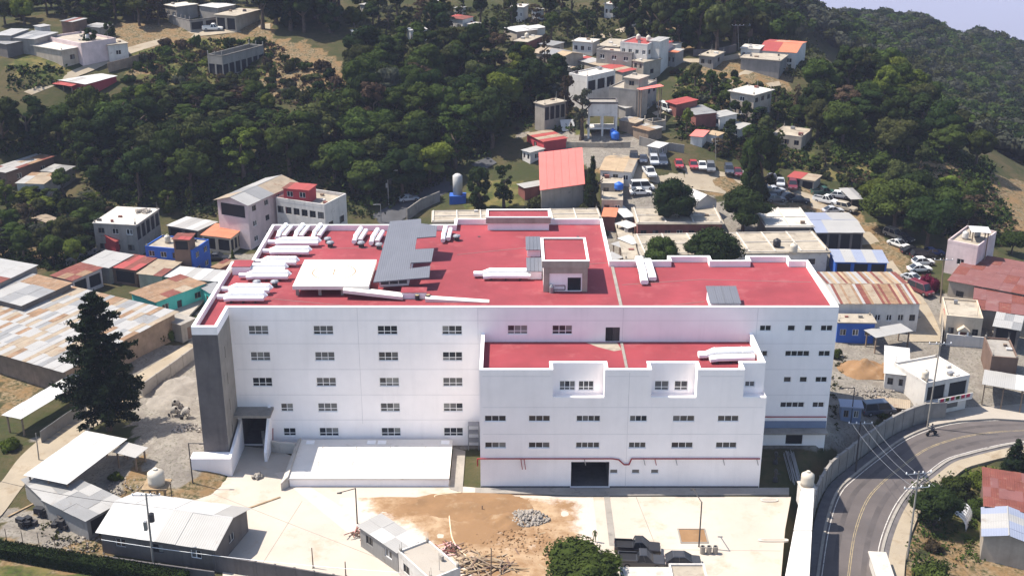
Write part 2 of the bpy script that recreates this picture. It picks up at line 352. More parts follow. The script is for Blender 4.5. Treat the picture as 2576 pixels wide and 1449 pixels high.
ZONES = {  # patches of bare earth, lush grass and gravel, outlined where they lie
 0: [[(650,95),(770,105),(850,150),(880,215),(870,260),(790,260),(700,240),(640,215),(690,160)], [(310,160),(400,155),(400,190),(320,190)], [(2090,870),(2240,870),(2230,960),(2110,970)],
     [(2320,400),(2440,400),(2440,455),(2320,470)], [(2460,430),(2640,470),(2640,640),(2540,600),(2450,520)], [(1490,360),(1620,365),(1660,400),(1560,430),(1490,430)],
     [(1640,60),(1760,80),(1740,130),(1640,110)], [(1760,150),(1990,130),(1990,230),(1850,240),(1760,210)], [(470,60),(690,55),(690,95),(480,100)], [(0,1270),(270,1310),(290,1450),(0,1420)],
     [(400,1120),(560,1120),(560,1260),(300,1290),(260,1200),(330,1130)], [(1720,420),(2100,480),(2280,640),(2280,760),(2160,640),(1980,520),(1720,480)], [(1480,150),(1660,130),(1660,170),(1480,190)],
     [(0,925),(150,940),(30,1045),(0,1060)], [(2270,1180),(2400,1160),(2400,1230),(2290,1449),(2230,1449)], [(2330,1350),(2640,1380),(2640,1500),(2330,1500)], [(20,620),(200,600),(240,660),(60,680)], [(280,60),(470,60),(470,110),(280,130)], [(1700,250),(1840,250),(1840,300),(1700,300)]],
 1: [[(1170,455),(1310,455),(1320,530),(1170,530)], [(2290,1200),(2480,1170),(2640,1180),(2640,1380),(2330,1350)], [(330,90),(690,85),(660,240),(420,240),(330,190)], [(-50,1400),(200,1420),(420,1600),(-60,1600)], [(1430,330),(1560,330),(1560,360),(1430,360)],
     [(40,130),(170,160),(170,210),(30,200)], [(1680,60),(1760,40),(1760,80),(1690,100)], [(1700,170),(1850,200),(1840,250),(1700,240)], [(1900,360),(2100,400),(2240,400),(2240,450),(2080,450),(1900,400)]],
 2: [[(560,640),(1560,600),(2200,640),(2200,1130),(480,1130),(480,860)], [(330,880),(500,860),(560,1000),(570,1130),(430,1240),(330,1130)], [(60,1100),(340,1120),(300,1260),(180,1230)], [(0,1270),(230,1320),(160,1390),(0,1350)], [(2290,740),(2400,740),(2600,860),(2600,1060),(2330,1050),(2250,1000),(2110,1120),(2090,1000),(2110,800)], [(1530,450),(1640,470),(2120,560),(2250,700),(2120,700),(1620,690),(1530,600)], [(2100,860),(2300,1010),(2120,1120),(2090,1000)], [(1300,340),(1640,330),(1640,400),(1480,420)]]}
Zc = np.zeros((GX.size, 4), np.float32); Zc[:,3] = 1
for k, polys in ZONES.items():
    for p in polys: Zc[:,k] = np.maximum(Zc[:,k], inpoly(PXx, PXy, p).ravel())
haze_tint = np.clip((np.hypot(GX, GY-200)-900)/900, 0, 1).ravel()  # share of pale haze colour mixed into the far ground
me = None
m = mat('ground', (.1,.1,.05), .3, .2, .95, spec=.05); N = m.node_tree.nodes; L = m.node_tree.links; b = N['Principled BSDF']
def mixc(fac, a, bcol):
    x = N.new('ShaderNodeMix'); x.data_type = 'RGBA'
    L.new(fac, x.inputs['Factor']); L.new(a, x.inputs['A'])
    if isinstance(bcol, tuple): x.inputs['B'].default_value = (*bcol, 1)
    else: L.new(bcol, x.inputs['B'])
    return x.outputs['Result']
def noise(sc, det=7, ro=.65):
    g = N.new('ShaderNodeNewGeometry'); n = N.new('ShaderNodeTexNoise'); n.inputs['Scale'].default_value = sc; n.inputs['Detail'].default_value = det; n.inputs['Roughness'].default_value = ro
    L.new(g.outputs['Position'], n.inputs['Vector']); return n.outputs['Fac']
def ramp(v, lo, hi, a=0., z=1.):
    r = N.new('ShaderNodeMapRange'); r.inputs['From Min'].default_value = lo; r.inputs['From Max'].default_value = hi; r.inputs['To Min'].default_value = a; r.inputs['To Max'].default_value = z
    L.new(v, r.inputs['Value']); return r.outputs[0]
def math2(op, a, bb):
    x = N.new('ShaderNodeMath'); x.operation = op
    for i, q in enumerate((a, bb)):
        if isinstance(q, (int, float)): x.inputs[i].default_value = q
        else: L.new(q, x.inputs[i])
    return x.outputs[0]
vc = N.new('ShaderNodeVertexColor'); vc.layer_name = 'zone'; sep = N.new('ShaderNodeSeparateColor'); L.new(vc.outputs[0], sep.inputs[0])
base = N.new('ShaderNodeRGB'); base.outputs[0].default_value = (.042,.046,.02,1)
col = mixc(ramp(noise(.09), .42, .62), base.outputs[0], (.08,.064,.034))
col = mixc(ramp(noise(.8), .5, .7), col, (.04,.05,.018))
def edge(ch): return ramp(math2('ADD', sep.outputs[ch], ramp(noise(.35), .3, .7, -.35, .35)), .35, .65)
col = mixc(edge(1), col, mixc(ramp(noise(.25), .4, .62), mixc(ramp(noise(1.5), .4, .6), base.outputs[0], (.055,.075,.018)), (.145,.118,.048)))
col = mixc(edge(0), col, mixc(ramp(noise(.4), .42, .62), mixc(ramp(noise(2.), .4, .6), base.outputs[0], (.235,.175,.11)), (.19,.12,.06)))
col = mixc(edge(2), col, mixc(ramp(noise(.5), .4, .65), mixc(ramp(noise(3.), .3, .5), base.outputs[0], (.23,.205,.175)), (.155,.135,.115)))
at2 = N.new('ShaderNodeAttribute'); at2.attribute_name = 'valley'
col = mixc(at2.outputs['Fac'], col, mixc(ramp(noise(.0015, 4), .3, .7), mixc(ramp(noise(.002), .0, .01), base.outputs[0], (.165,.165,.195)), (.175,.175,.205)))  # far ground coloured pale blue in place of thicker haze
L.new(col, b.inputs['Base Color'])
bp = N.new('ShaderNodeBump'); bp.inputs['Strength'].default_value = .5; bp.inputs['Distance'].default_value = .4; L.new(noise(1.2), bp.inputs['Height']); L.new(bp.outputs[0], b.inputs['Normal'])
me = npmesh('terrain', np.stack([GX.ravel(), GY.ravel(), GZ.ravel()], 1), quads, 'ground', True)
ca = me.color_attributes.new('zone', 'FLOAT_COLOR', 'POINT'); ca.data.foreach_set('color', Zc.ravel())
va = me.attributes.new('valley', 'FLOAT', 'POINT'); va.data.foreach_set('value', haze_tint.astype(np.float32))
structure(link('terrain', me))

def resample(pts, n):
    pts = [Vector(p) for p in pts]; d = [0]
    for a, bb in zip(pts[:-1], pts[1:]): d.append(d[-1]+(bb-a).length)
    out = []
    for i in range(n):
        t = d[-1]*i/(n-1); k = 0
        while k < len(pts)-2 and d[k+1] < t: k += 1
        f = (t-d[k])/max(d[k+1]-d[k], 1e-6); p0, p1 = pts[k], pts[k+1]; pm = pts[max(k-1,0)]; pp = pts[min(k+2, len(pts)-1)]
        f = min(max(f,0),1)
        out.append(.5*((2*p0)+(-pm+p1)*f+(2*pm-5*p0+4*p1-pp)*f*f+(-pm+3*p0-3*p1+pp)*f**3))
    return out
def strip(name, Lp, Rp, m, n=40, k=4, dz=.06, drape=True):
    A = resample(Lp, n); B = resample(Rp, n); v = []; f = []
    for a, bb in zip(A, B):
        for j in range(k+1):
            p = a.lerp(bb, j/k); z = zg(p.x, p.y)+dz if drape else p.z+dz
            v.append((p.x, p.y, z))
    for i in range(n-1):
        for j in range(k): q = i*(k+1)+j; f.append((q, q+1, q+k+2, q+k+1))
    mb = MB(); mb.add(v, f); return structure(mb.build(name, m, smooth=True))
road = strip('road', ROAD_L, ROAD_R, 'asphalt', 60, 6, 0, False)
def offs(a, b, f): return [p.lerp(q, f) for p, q in zip(a, b)]
def line_strip(name, f0, f1, m, dz): strip(name, offs(ROAD_L, ROAD_R, f0), offs(ROAD_L, ROAD_R, f1), m, 70, 1, dz, False)
line_strip('tyre_wear', .2, .29, 'asphalt_worn', .006); line_strip('tyre_wear', .70, .80, 'asphalt_worn', .006)
line_strip('road_edge_line', .035, .05, 'paint_white', .012); line_strip('road_edge_line', .95, .965, 'paint_white', .012)
line_strip('road_centre_line', .478, .49, 'paint_yellow', .012); line_strip('road_centre_line', .51, .522, 'paint_yellow', .012)
def kerb(name, pts, off0, off1, h, m, base=None, n=60, dz=0.):
    """a kerb as a real step beside a line: from offset off0 to off1 (to the right of travel), h high"""
    P = resample(pts, n); mb = MB(); prev = None
    for i in range(n):
        d = (P[min(i+1,n-1)]-P[max(i-1,0)]); d.z = 0; d.normalize(); r = Vector((d.y, -d.x, 0))
        z = P[i].z if base is None else zg(P[i].x, P[i].y)
        a = P[i]+r*off0; bb = P[i]+r*off1
        cur = [(a.x,a.y,z-.3),(bb.x,bb.y,z-.3),(bb.x,bb.y,z+h+dz),(a.x,a.y,z+h)]
        if prev:
            mb.add(prev+cur, [(0,1,5,4),(1,2,6,5),(2,3,7,6),(3,0,4,7)])
        else: mb.add(cur, [(0,1,2,3)])
        prev = cur
    mb.add(prev, [(3,2,1,0)])
    return structure(mb.build(name, m))
kerb('kerb', ROAD_R, .0, .35, .14, 'concrete'); kerb('gutter', ROAD_R, .35, 1.0, .03, 'concrete_dark'); kerb('pavement', ROAD_R, 1.0, 2.9, .16, 'sand_street')
kerb('kerb', ROAD_L, -.35, 0, .14, 'concrete'); kerb('gutter', ROAD_L, -1.6, -.35, .02, 'concrete_dark')
def px(poly): return [at(x, y) for x, y in poly]
strip('street', px([(-60,1260),(0,1215),(60,1140),(165,1058),(330,952),(480,860),(520,835)]), px([(-60,1340),(0,1300),(75,1205),(190,1105),(372,990),(500,885),(540,860)]), 'sand_street', 40, 4)
strip('dirt_road', px([(60,232),(140,198),(215,165),(270,140),(330,118),(420,95),(480,80),(560,70),(680,60)]), px([(80,240),(160,208),(235,178),(290,152),(345,131),(425,107),(490,94),(560,86),(680,74)]), 'sand_street', 50, 3)
strip('dirt_street', px([(1530,385),(1600,396),(1700,412),(1800,430),(1900,452),(2000,478),(2060,498),(2130,530),(2205,600),(2262,680),(2335,770),(2375,860)]),
      px([(1540,445),(1640,458),(1750,478),(1850,493),(1950,512),(2030,530),(2085,560),(2140,620),(2195,690),(2250,760),(2290,860)]), 'sand_street', 70, 6)
strip('street', px([(930,545),(1060,472),(1150,428),(1230,395)]), px([(975,575),(1090,505),(1180,452),(1250,410)]), 'asphalt_shade', 30, 3)  # asphalt colour darkened for the shade lying on this street
strip('track', px([(1640,285),(1700,262),(1780,230),(1860,185),(1900,165)]), px([(1650,292),(1710,270),(1790,238),(1870,195),(1910,175)]), 'sand_street', 30, 2)
strip('street', px([(1590,200),(1650,170),(1700,150),(1790,148),(1860,135)]), px([(1610,206),(1665,180),(1710,160),(1795,158),(1870,147)]), 'sand_street', 30, 2)
strip('track', px([(1470,95),(1520,85),(1560,72),(1600,60)]), px([(1480,105),(1530,95),(1570,82),(1610,68)]), 'sand_street', 20, 2)
strip('track', px([(1700,215),(1780,225),(1860,222),(1960,205)]), px([(1700,222),(1780,233),(1862,231),(1965,216)]), 'sand_street', 20, 2)
def sheet(name, poly, z, m, jit=0, thick=.3):
    pts = [atz(x, y, z) for x, y in poly]
    if jit:
        out = []
        for a, bb in zip(pts, pts[1:]+pts[:1]):
            k = max(1, int((bb-a).length/1.2))
            for i in range(k): p = a.lerp(bb, i/k); out.append(p+Vector((random.uniform(-jit,jit), random.uniform(-jit,jit), 0)))
        pts = out
    ar = sum(a.x*bb.y-bb.x*a.y for a, bb in zip(pts, pts[1:]+pts[:1]))
    if ar < 0: pts.reverse()
    mb = MB(); mb.prism([(p.x, p.y) for p in pts], z-thick, z); return structure(mb.build(name, m))
sheet('concrete_yard', [(575,1118),(690,1130),(745,1150),(735,1206),(1130,1206),(1150,1222),(1200,1226),(1200,1243),(1470,1249),(1990,1249),(1975,1330),(1965,1449),(1955,1560),(1560,1560),(900,1560),(560,1500),(560,1400),(608,1300),(520,1262),(425,1246),(500,1205),(545,1165)], .02, 'yard')
DPX = [(890,1232),(960,1216),(1040,1211),(1110,1214),(1170,1240),(1230,1246),(1330,1243),(1455,1252),(1462,1310),(1470,1370),(1450,1449),(1420,1540),(1280,1560),(1190,1500),(1150,1420),(1075,1368),(1010,1330),(940,1300),(900,1275)]
dp = [atz(x, y, .045) for x, y in DPX]; d2 = [(p.x, p.y) for p in dp]
ax = np.arange(min(p[0] for p in d2)-2, max(p[0] for p in d2)+2, .55); ay = np.arange(min(p[1] for p in d2)-2, max(p[1] for p in d2)+2, .55); AX, AY = np.meshgrid(ax, ay)
dd = np.full(AX.shape, 1e9)
for (x1, y1), (x2, y2) in zip(d2, d2[1:]+d2[:1]):
    L2 = (x2-x1)**2+(y2-y1)**2; tt = np.clip(((AX-x1)*(x2-x1)+(AY-y1)*(y2-y1))/L2, 0, 1); dd = np.minimum(dd, np.hypot(AX-x1-tt*(x2-x1), AY-y1-tt*(y2-y1)))
dd = np.where(inpoly(AX, AY, d2), dd, -dd); iid = np.arange(AX.size).reshape(AX.shape); qd = np.stack([iid[:-1,:-1], iid[:-1,1:], iid[1:,1:], iid[1:,:-1]], -1).reshape(-1, 4); keep = (dd.ravel()[qd].max(1) > -1.6) & (AY.ravel()[qd].max(1) < 129.6)
m = mat('dirt_blend', (.275,.16,.08), .22, .22, .95, bump=.3, bscale=1.5); N = m.node_tree.nodes; L = m.node_tree.links; b = N['Principled BSDF']
ea = N.new('ShaderNodeAttribute'); ea.attribute_name = 'edge'
yb = N.new('ShaderNodeRGB'); yb.outputs[0].default_value = (.475,.41,.35,1); db = N.new('ShaderNodeRGB'); db.outputs[0].default_value = (.225,.13,.064,1)
dcol = mixc(ramp(noise(.16, 8, .7), .44, .60), db.outputs[0], (.37,.26,.16)); dcol = mixc(ramp(noise(.9, 8, .7), .55, .72), dcol, (.21,.12,.06))
L.new(mixc(ramp(math2('ADD', ea.outputs['Fac'], ramp(noise(.3, 9, .72), .3, .7, -.55, .55)), .25, .75), yb.outputs[0], dcol), b.inputs['Base Color'])
AZ = .045+.05*np.sin(AX*1.7)*np.cos(AY*1.3)*np.clip(dd/2, 0, 1)+.12*np.clip(dd/4, 0, 1)*(np.sin(AX*.6+1)*np.cos(AY*.7)*.5+.5)
me = npmesh('dirt_patch', np.stack([AX.ravel(), AY.ravel(), AZ.ravel()], 1), qd[keep], 'dirt_blend', True); me.attributes.new('edge', 'FLOAT', 'POINT').data.foreach_set('value', np.clip(dd.ravel()/3.2+.25, 0, 1).astype(np.float32)); structure(link('dirt_patch', me))
sheet('walkway', [(1195,1226),(1918,1226),(1985,1226),(1985,1243),(1470,1246),(1330,1241),(1195,1239)], .06, 'concrete')
sheet('drain_channel', [(1519,1247),(1534,1247),(1551,1372),(1533,1372)], .035, 'concrete')
sheet('concrete_path', [(690,1190),(720,1185),(960,1340),(1080,1420),(1100,1470),(1050,1470),(900,1360)], .03, 'apron_pale')
for x0, y0, x1, y1 in ((520,1235,1200,1500),(1600,1249,1680,1449),(1545,1380,1965,1385),(760,1260,640,1449)):
    a, c = atz(x0, y0, .024), atz(x1, y1, .024); n_ = (c-a).normalized().cross(Vector((0,0,1)))*.035; q = MB(); q.add([a-n_, c-n_, c+n_, a+n_], [(0,1,2,3)]); structure(q.build('paving_joint', 'gravel'))
sheet('forecourt', [(2395,1005),(2640,985),(2640,1060),(2500,1052),(2410,1058),(2340,1070),(2330,1050)], -2.9, 'apron')
sheet('courtyard', [(500,700),(545,720),(470,800),(418,785)], 1.0, 'apron')
for q in ([(430,1246),(520,1196),(545,1165),(556,1172),(530,1205),(448,1252)],):
    pass
hz = MB(); hz.box(-7200,-2600,-565,7200,9200,86); ho = hz.build('haze', 'trim'); ho.data.materials.clear()
hm = bpy.data.materials.new('haze'); hm.use_nodes = True; hn = hm.node_tree.nodes; hn.remove(hn['Principled BSDF'])
pv = hn.new('ShaderNodeVolumePrincipled'); pv.inputs['Density'].default_value = .00012; pv.inputs['Color'].default_value = (.62,.67,.93,1); pv.inputs['Anisotropy'].default_value = 0
hm.node_tree.links.new(pv.outputs[0], hn['Material Output'].inputs['Volume']); ho.data.materials.append(hm); ho['kind'] = 'stuff'; tag(ho, 'thin bluish haze filling the air over the valley', 'haze')
# ================================================================ the hospital block
Y0 = 142.8
HB = thing('hospital_building', 'large white five storey hospital with red flat roofs in the middle of the site', 'building', (0, Y0, 0))
GL = ['glass', 'glass', 'glass_grey', 'glass_grey', 'glass_pale']
def window(parent, o, u, x0, z0, x1, z1, nc=2, split=None, depth=.18, frame='trim', gl=None, bar=.07, n=None, lim=True, panes=True):
    """a window standing in an opening: a frame mesh, each pane a piece under it"""
    o = Vector(o); u = Vector(u); n = Vector(n) if n is not None else Vector((u.y, -u.x, 0)); up = Vector((0,0,1))
    P = lambda x, z, d: o+u*x+up*z-n*d
    def bx(mb, a, b, c, d, d0, d1):
        mb.hexa([P(a,b,d0),P(c,b,d0),P(c,b,d1),P(a,b,d1)], [P(a,d,d0),P(c,d,d0),P(c,d,d1),P(a,d,d1)])
    d0, d1 = depth-.07, depth-.005; mb = MB(); e = .004
    bx(mb, x0+e, z0+e, x0+bar, z1-e, d0, d1); bx(mb, x1-bar, z0+e, x1-e, z1-e, d0, d1)
    bx(mb, x0+bar, z0+e, x1-bar, z0+bar, d0, d1); bx(mb, x0+bar, z1-bar, x1-bar, z1-e, d0, d1)
    w = (x1-x0-bar*(nc+1))/nc; rows = [(z0+bar, z1-bar)]
    if split:
        zs = z0+(z1-z0)*split; bx(mb, x0+bar, zs-bar/2, x1-bar, zs+bar/2, d0, d1); rows = [(z0+bar, zs-bar/2), (zs+bar/2, z1-bar)]
    for i in range(1, nc):
        xx = x0+bar+i*(w+bar)-bar
        for a, b in rows: bx(mb, xx, a, xx+bar, b, d0+.004, d1)
    f = mb.build('window', frame, parent)
    gls = random.choice(GL) if gl is None else gl
    for i in range(nc):
        for a, b in rows:
            xx = x0+bar+i*(w+bar); q = MB(); bx(q, xx, a, xx+w, b, d1-.02, depth+.012)
            q.build('pane', random.choice(GL) if random.random() < .25 else gls, f)
    return f
OUT = [(-39.6,-6.4),(-36.4,-6.4),(-36.4,0),(41.95,0),(41.95,17.3),(39.5,17.3),(39.5,19.2),(33.4,19.2),(33.4,17.3),(28.3,17.3),(28.3,19.2),(22.2,19.2),(22.2,17.3),(14.1,17.3),(14.1,36.1),(-8.9,36.1),(-8.9,33.2),(-36.9,33.2),(-36.9,16.8),(-39.6,16.8)]
WIN = []                       # facade openings: centre X, centre z, width, height, panes across, split
for i, xc in enumerate((-32.8,-24.4,-16.1,-7.75)):
    for j, zc in enumerate((16.72,13.0,9.3,5.57,1.9)):
        if i == 0 and j > 2: WIN.append((-29.85 if j == 3 else -29.75, zc, 1.65, 1.2, 2, .36)); continue
        WIN.append((xc-.02*j, zc, 2.6, 1.28, 3, .36))
WIN += [(.72,16.78,2.6,1.28,3,.36),(6.5,16.78,2.6,1.28,3,.36)]
WR = []
for xc, zc, w, nc in ((32.75,17.0,1.5,2),(36.1,17.0,1.0,1),(38.3,17.0,1.0,1),(40.66,17.0,1.55,2),(32.6,13.4,1.4,2),(37.18,13.4,3.2,4),(40.7,13.4,1.55,2),(32.4,9.65,1.0,1),(36.2,9.65,1.0,1),(38.3,9.65,1.0,1),(40.65,9.65,1.55,2),(37.15,5.95,3.2,4),(40.6,5.95,1.55,2)):
    WIN.append((xc, zc, w, .82, nc, None))
ops = [(x-w/2+36.4, z-h/2+.5, x+w/2+36.4, z+h/2+.5) for x, z, w, h, nc, sp in WIN]
ops += [(12.1+36.4, 15.14+.5, 13.95+36.4, 17.15+.5), (.35, .5, 4.0, 5.3), (36.7+36.4, .55, 38.95+36.4, 2.65)]
mb = MB(); mb.wall((-36.4,0,-.5), (1,0,0), 78.35, 19.4, ops, .2); mb.build('facade_wall', 'facade', HB)
for (x, z, w, h, nc, sp) in WIN:
    window(HB, (-36.4,0,-.5), (1,0,0), x-w/2+36.4, z-h/2+.5, x+w/2+36.4, z+h/2+.5, nc, sp, .2, gl='glass' if x > 20 or z < 2 else None)
d = MB(); d.box(12.12,.12,15.15,13.05,.19,17.13); do = d.build('door', 'black', HB)
d = MB(); d.box(13.07,.12,15.15,13.93,.17,17.13); d.build('door', 'dark_steel', HB)
d = MB(); d.box(36.75,.2,.1,38.9,.26,2.13); d.build('door', 'interior_shade', HB)
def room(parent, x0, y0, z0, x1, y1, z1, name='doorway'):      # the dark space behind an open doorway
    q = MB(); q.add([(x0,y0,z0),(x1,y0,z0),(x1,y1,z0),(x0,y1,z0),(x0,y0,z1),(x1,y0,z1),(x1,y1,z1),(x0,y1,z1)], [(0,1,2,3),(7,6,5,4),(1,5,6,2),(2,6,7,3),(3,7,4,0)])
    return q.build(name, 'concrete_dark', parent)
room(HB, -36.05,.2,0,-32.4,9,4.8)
n = len(OUT)
sides = MB()
for i in range(n):
    a, b = OUT[i], OUT[(i+1) % n]
    if i == 2: continue
    L_ = math.hypot(b[0]-a[0], b[1]-a[1]); u = ((b[0]-a[0])/L_, (b[1]-a[1])/L_, 0)
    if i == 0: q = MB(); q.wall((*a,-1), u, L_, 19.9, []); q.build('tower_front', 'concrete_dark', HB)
    elif i == 1:
        q = MB(); sl_ = [(2.6,z,2.95,z+1.6) for z in (4.4,8.1,11.8,15.5)]; q.wall((*a,-1), u, L_, 19.9, sl_, .25); q.build('tower_side', 'concrete', HB)
        for s_ in sl_: window(HB, (*a,-1), u, *s_, 1, None, .25, 'dark_steel', 'glass')
    else: sides.wall((*a,-1), u, L_, 19.9, [])
sides.build('outer_wall', 'facade', HB)
def ring(path, t, z0, z1, m, name, parent, closed=True):
    """a parapet of thickness t along a path, set inwards (to the left of travel)"""
    k = len(path); P = [Vector((p[0], p[1])) for p in path]; inn = []
    for i in range(k):
        d0 = (P[i]-P[i-1]).normalized() if (closed or i > 0) else None; d1 = (P[(i+1) % k]-P[i]).normalized() if (closed or i < k-1) else None
        if d0 is None: d0 = d1
        if d1 is None: d1 = d0
        n0 = Vector((-d0.y, d0.x)); n1 = Vector((-d1.y, d1.x)); bis = n0+n1
        inn.append(P[i]+bis*(t/max(1+n0.dot(n1), .2)))
    q = MB(); vs = []
    for o_, i_ in zip(P, inn): vs += [(o_.x,o_.y,z0),(o_.x,o_.y,z1),(i_.x,i_.y,z1),(i_.x,i_.y,z0)]
    fs = []
    for i in range(k if closed else k-1):
        a = 4*i; b = 4*((i+1) % k); fs += [(a,b,b+1,a+1),(a+1,b+1,b+2,a+2),(a+2,b+2,b+3,a+3),(a+3,b+3,b,a)]
    if not closed: fs += [(0,1,2,3), (4*k-1,4*k-2,4*k-3,4*k-4)]
    q.add(vs, fs); return q.build(name, m, parent)
ring(OUT, .35, 18.9, 19.92, 'facade', 'parapet', HB); 
OUT2 = [(x, y) for x, y in OUT]
ring(OUT2, .42, 19.925, 20.0, 'trim', 'parapet_cap', HB)
q = MB(); q.prism([(x, y) for x, y in OUT], 18.7, 18.89)
q = MB(); inset = OUT; q.prism(inset, 18.6, 19.1)
# keep the roof sheet a finger inside the walls
def inset_poly(path, t):
    k = len(path); P = [Vector(p) for p in path]; r = []
    for i in range(k):
        d0 = (P[i]-P[i-1]).normalized(); d1 = (P[(i+1) % k]-P[i]).normalized(); n0 = Vector((-d0.y, d0.x)); n1 = Vector((-d1.y, d1.x))
        v = P[i]+(n0+n1)*(t/max(1+n0.dot(n1), .2)); r.append((v.x, v.y))
    return r
q = MB(); q.prism(inset_poly(OUT, .2), 18.6, 19.1); q.build('roof', 'red_roof', HB)
q = MB(); q.box(14.0,.45,19.08,14.42,17.0,19.2); q.build('expansion_joint', 'concrete', HB)
for z in (18.1, 14.85, 11.15, 7.45, 3.75):
    if z > 15.5: q = MB(); q.box(-36.0,-.014,z-.03,41.8,.02,z+.03); q.build('seam', 'seam', HB)
    else:
        q = MB(); q.box(-36.0 if z > 6 else -31.8,-.014,z-.03,-4.3,.02,z+.03); q.build('seam', 'seam', HB)
        q = MB(); q.box(31.4,-.014,z-.03,41.8,.02,z+.03); q.build('seam', 'seam', HB)
for x, z0 in ((-19.9, 3.2), (-4.4, 15.4), (14.3, 15.4), (31.6, 15.4)):
    q = MB(); q.box(x-.03,-.012,z0,x+.03,.02,19.8); q.build('seam', 'seam', HB)
# front block
FB = [(-3.95,0.02),(-3.95,-10.9),(4.98,-10.9),(4.98,-8.9),(11.25,-8.9),(11.25,-10.9),(16.94,-10.9),(16.94,-8.9),(22.5,-8.9),(22.5,-10.9),(28.2,-10.9),(28.2,-8.9),(31.1,-8.9),(31.1,0.02)]
FW = []
for xc, w, nc in ((-2.05,2.65,3),(3.37,2.65,3),(9.39,2.95,4),(15.55,2.15,3),(21.12,2.7,3),(26.6,2.6,3)):
    for zc in (9.64, 5.93): FW.append((xc, zc, w, .84, nc))
for xc in (12.75,15.49,17.88): FW.append((xc, 2.2, 1.0, .62, 1))
mb = MB(); fo = [(x-w/2+3.95, z-h/2+.5, x+w/2+3.95, z+h/2+.5) for x, z, w, h, nc in FW]
mb.wall((-3.95,-10.9,-.5), (1,0,0), 35.05, 13.0, fo+[(7.4+3.95, .5, 12.17+3.95, 4.1)], .2)
for x0, x1 in ((-3.95,4.98),(11.25,16.94),(22.5,28.2)): mb.wall((x0,-10.9,12.5), (1,0,0), x1-x0, 2.6, [])
mb.build('front_block_wall', 'facade', HB)
for x, z, w, h, nc in FW: window(HB, (-3.95,-10.9,-.5), (1,0,0), x-w/2+3.95, z-h/2+.5, x+w/2+3.95, z+h/2+.5, nc, None, .2, gl='glass' if z > 3 else 'glass_grey')
mb = MB(); mb.wall((-3.95,.02,-.5), (0,-1,0), 10.92, 15.6, [(3.2,1.5,4.2,3.6)]); mb.wall((31.1,-10.9,-.5), (0,1,0), 10.92, 13, []); mb.wall((31.1,-8.9,12.5), (0,1,0), 8.92, 2.6, []); mb.build('front_block_side', 'facade', HB)
for (x0, x1, wins) in ((4.98,11.25,((5.85,7.8,3),(8.2,10.1,3))), (16.94,22.5,((17.6,19.35,2),(20.05,21.7,2))), (28.2,31.1,((28.75,29.95,2),))):
    mb = MB(); sp = None if x0 > 28 else .34; hh = .75 if x0 > 28 else 1.3
    wo = [(a-x0, .95 if x0 > 28 else .45, b-x0, (.95 if x0 > 28 else .45)+hh) for a, b, c in wins]
    mb.wall((x0,-8.9,12.05), (1,0,0), x1-x0, 3.05, wo, .2)
    mb.add([(x0,-10.9,12.1),(x1,-10.9,12.1),(x1,-8.9,12.1),(x0,-8.9,12.1)], [(0,1,2,3)])
    mb.add([(x0,-10.9,12.1),(x0,-8.9,12.1),(x0,-8.9,15.1),(x0,-10.9,15.1)], [(0,1,2,3)])
    if x0 < 28: mb.add([(x1,-10.9,12.1),(x1,-8.9,12.1),(x1,-8.9,15.1),(x1,-10.9,15.1)], [(3,2,1,0)])
    mb.build('terrace_recess', 'facade', HB)
    q = MB(); q.box(x0,-10.88,12.51,x1,-10.7,12.62); q.build('terrace_lip', 'trim', HB)
    for w_, (a, b, c) in zip(wo, wins): window(HB, (x0,-8.9,12.05), (1,0,0), *w_, c, sp, .2, gl=random.choice(GL[:4]))
ring(FB, .35, 15.1, 16.22, 'facade', 'parapet', HB, False); ring(FB, .42, 16.225, 16.3, 'trim', 'parapet_cap', HB, False)
FR = [(-3.75,-.01),(-3.75,-10.7),(4.78,-10.7),(4.78,-8.7),(11.45,-8.7),(11.45,-10.7),(16.74,-10.7),(16.74,-8.7),(22.7,-8.7),(22.7,-10.7),(28.0,-10.7),(28.0,-8.7),(30.9,-8.7),(30.9,-.01)]
q = MB(); q.prism(FR, 14.7, 15.1); q.build('front_block_roof', 'red_roof', HB)
q = MB(); q.box(14.0,-10.5,15.08,14.35,-.05,15.2); q.build('expansion_joint', 'concrete', HB)
q = MB(); q.prism([(9.6,-.2),(13.6,-.2),(14.0,-2.5),(13.0,-2.9),(11.0,-1.6)], 15.09, 15.112); q.build('pale_stain', 'concrete_pale', HB)
for z, x0, x1 in ((15.4,-3.6,4.7),(15.4,11.6,16.6),(15.4,22.9,28.0),(11.2,-3.6,30.8),(7.5,-3.6,30.8)):
    q = MB(); q.box(x0,-10.914,z-.03,x1,-10.88,z+.03); q.build('seam', 'seam', HB)
q = MB(); q.box(14.22,-10.912,.2,14.28,-10.88,15.9); q.build('seam', 'seam', HB)
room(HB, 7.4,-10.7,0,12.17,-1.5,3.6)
q = MB(); q.box(-3.9,-11.0,-.2,7.3,-10.85,.14); q.box(12.3,-11.0,-.2,31.0,-10.85,.14); q.build('base_course', 'concrete_dark', HB)
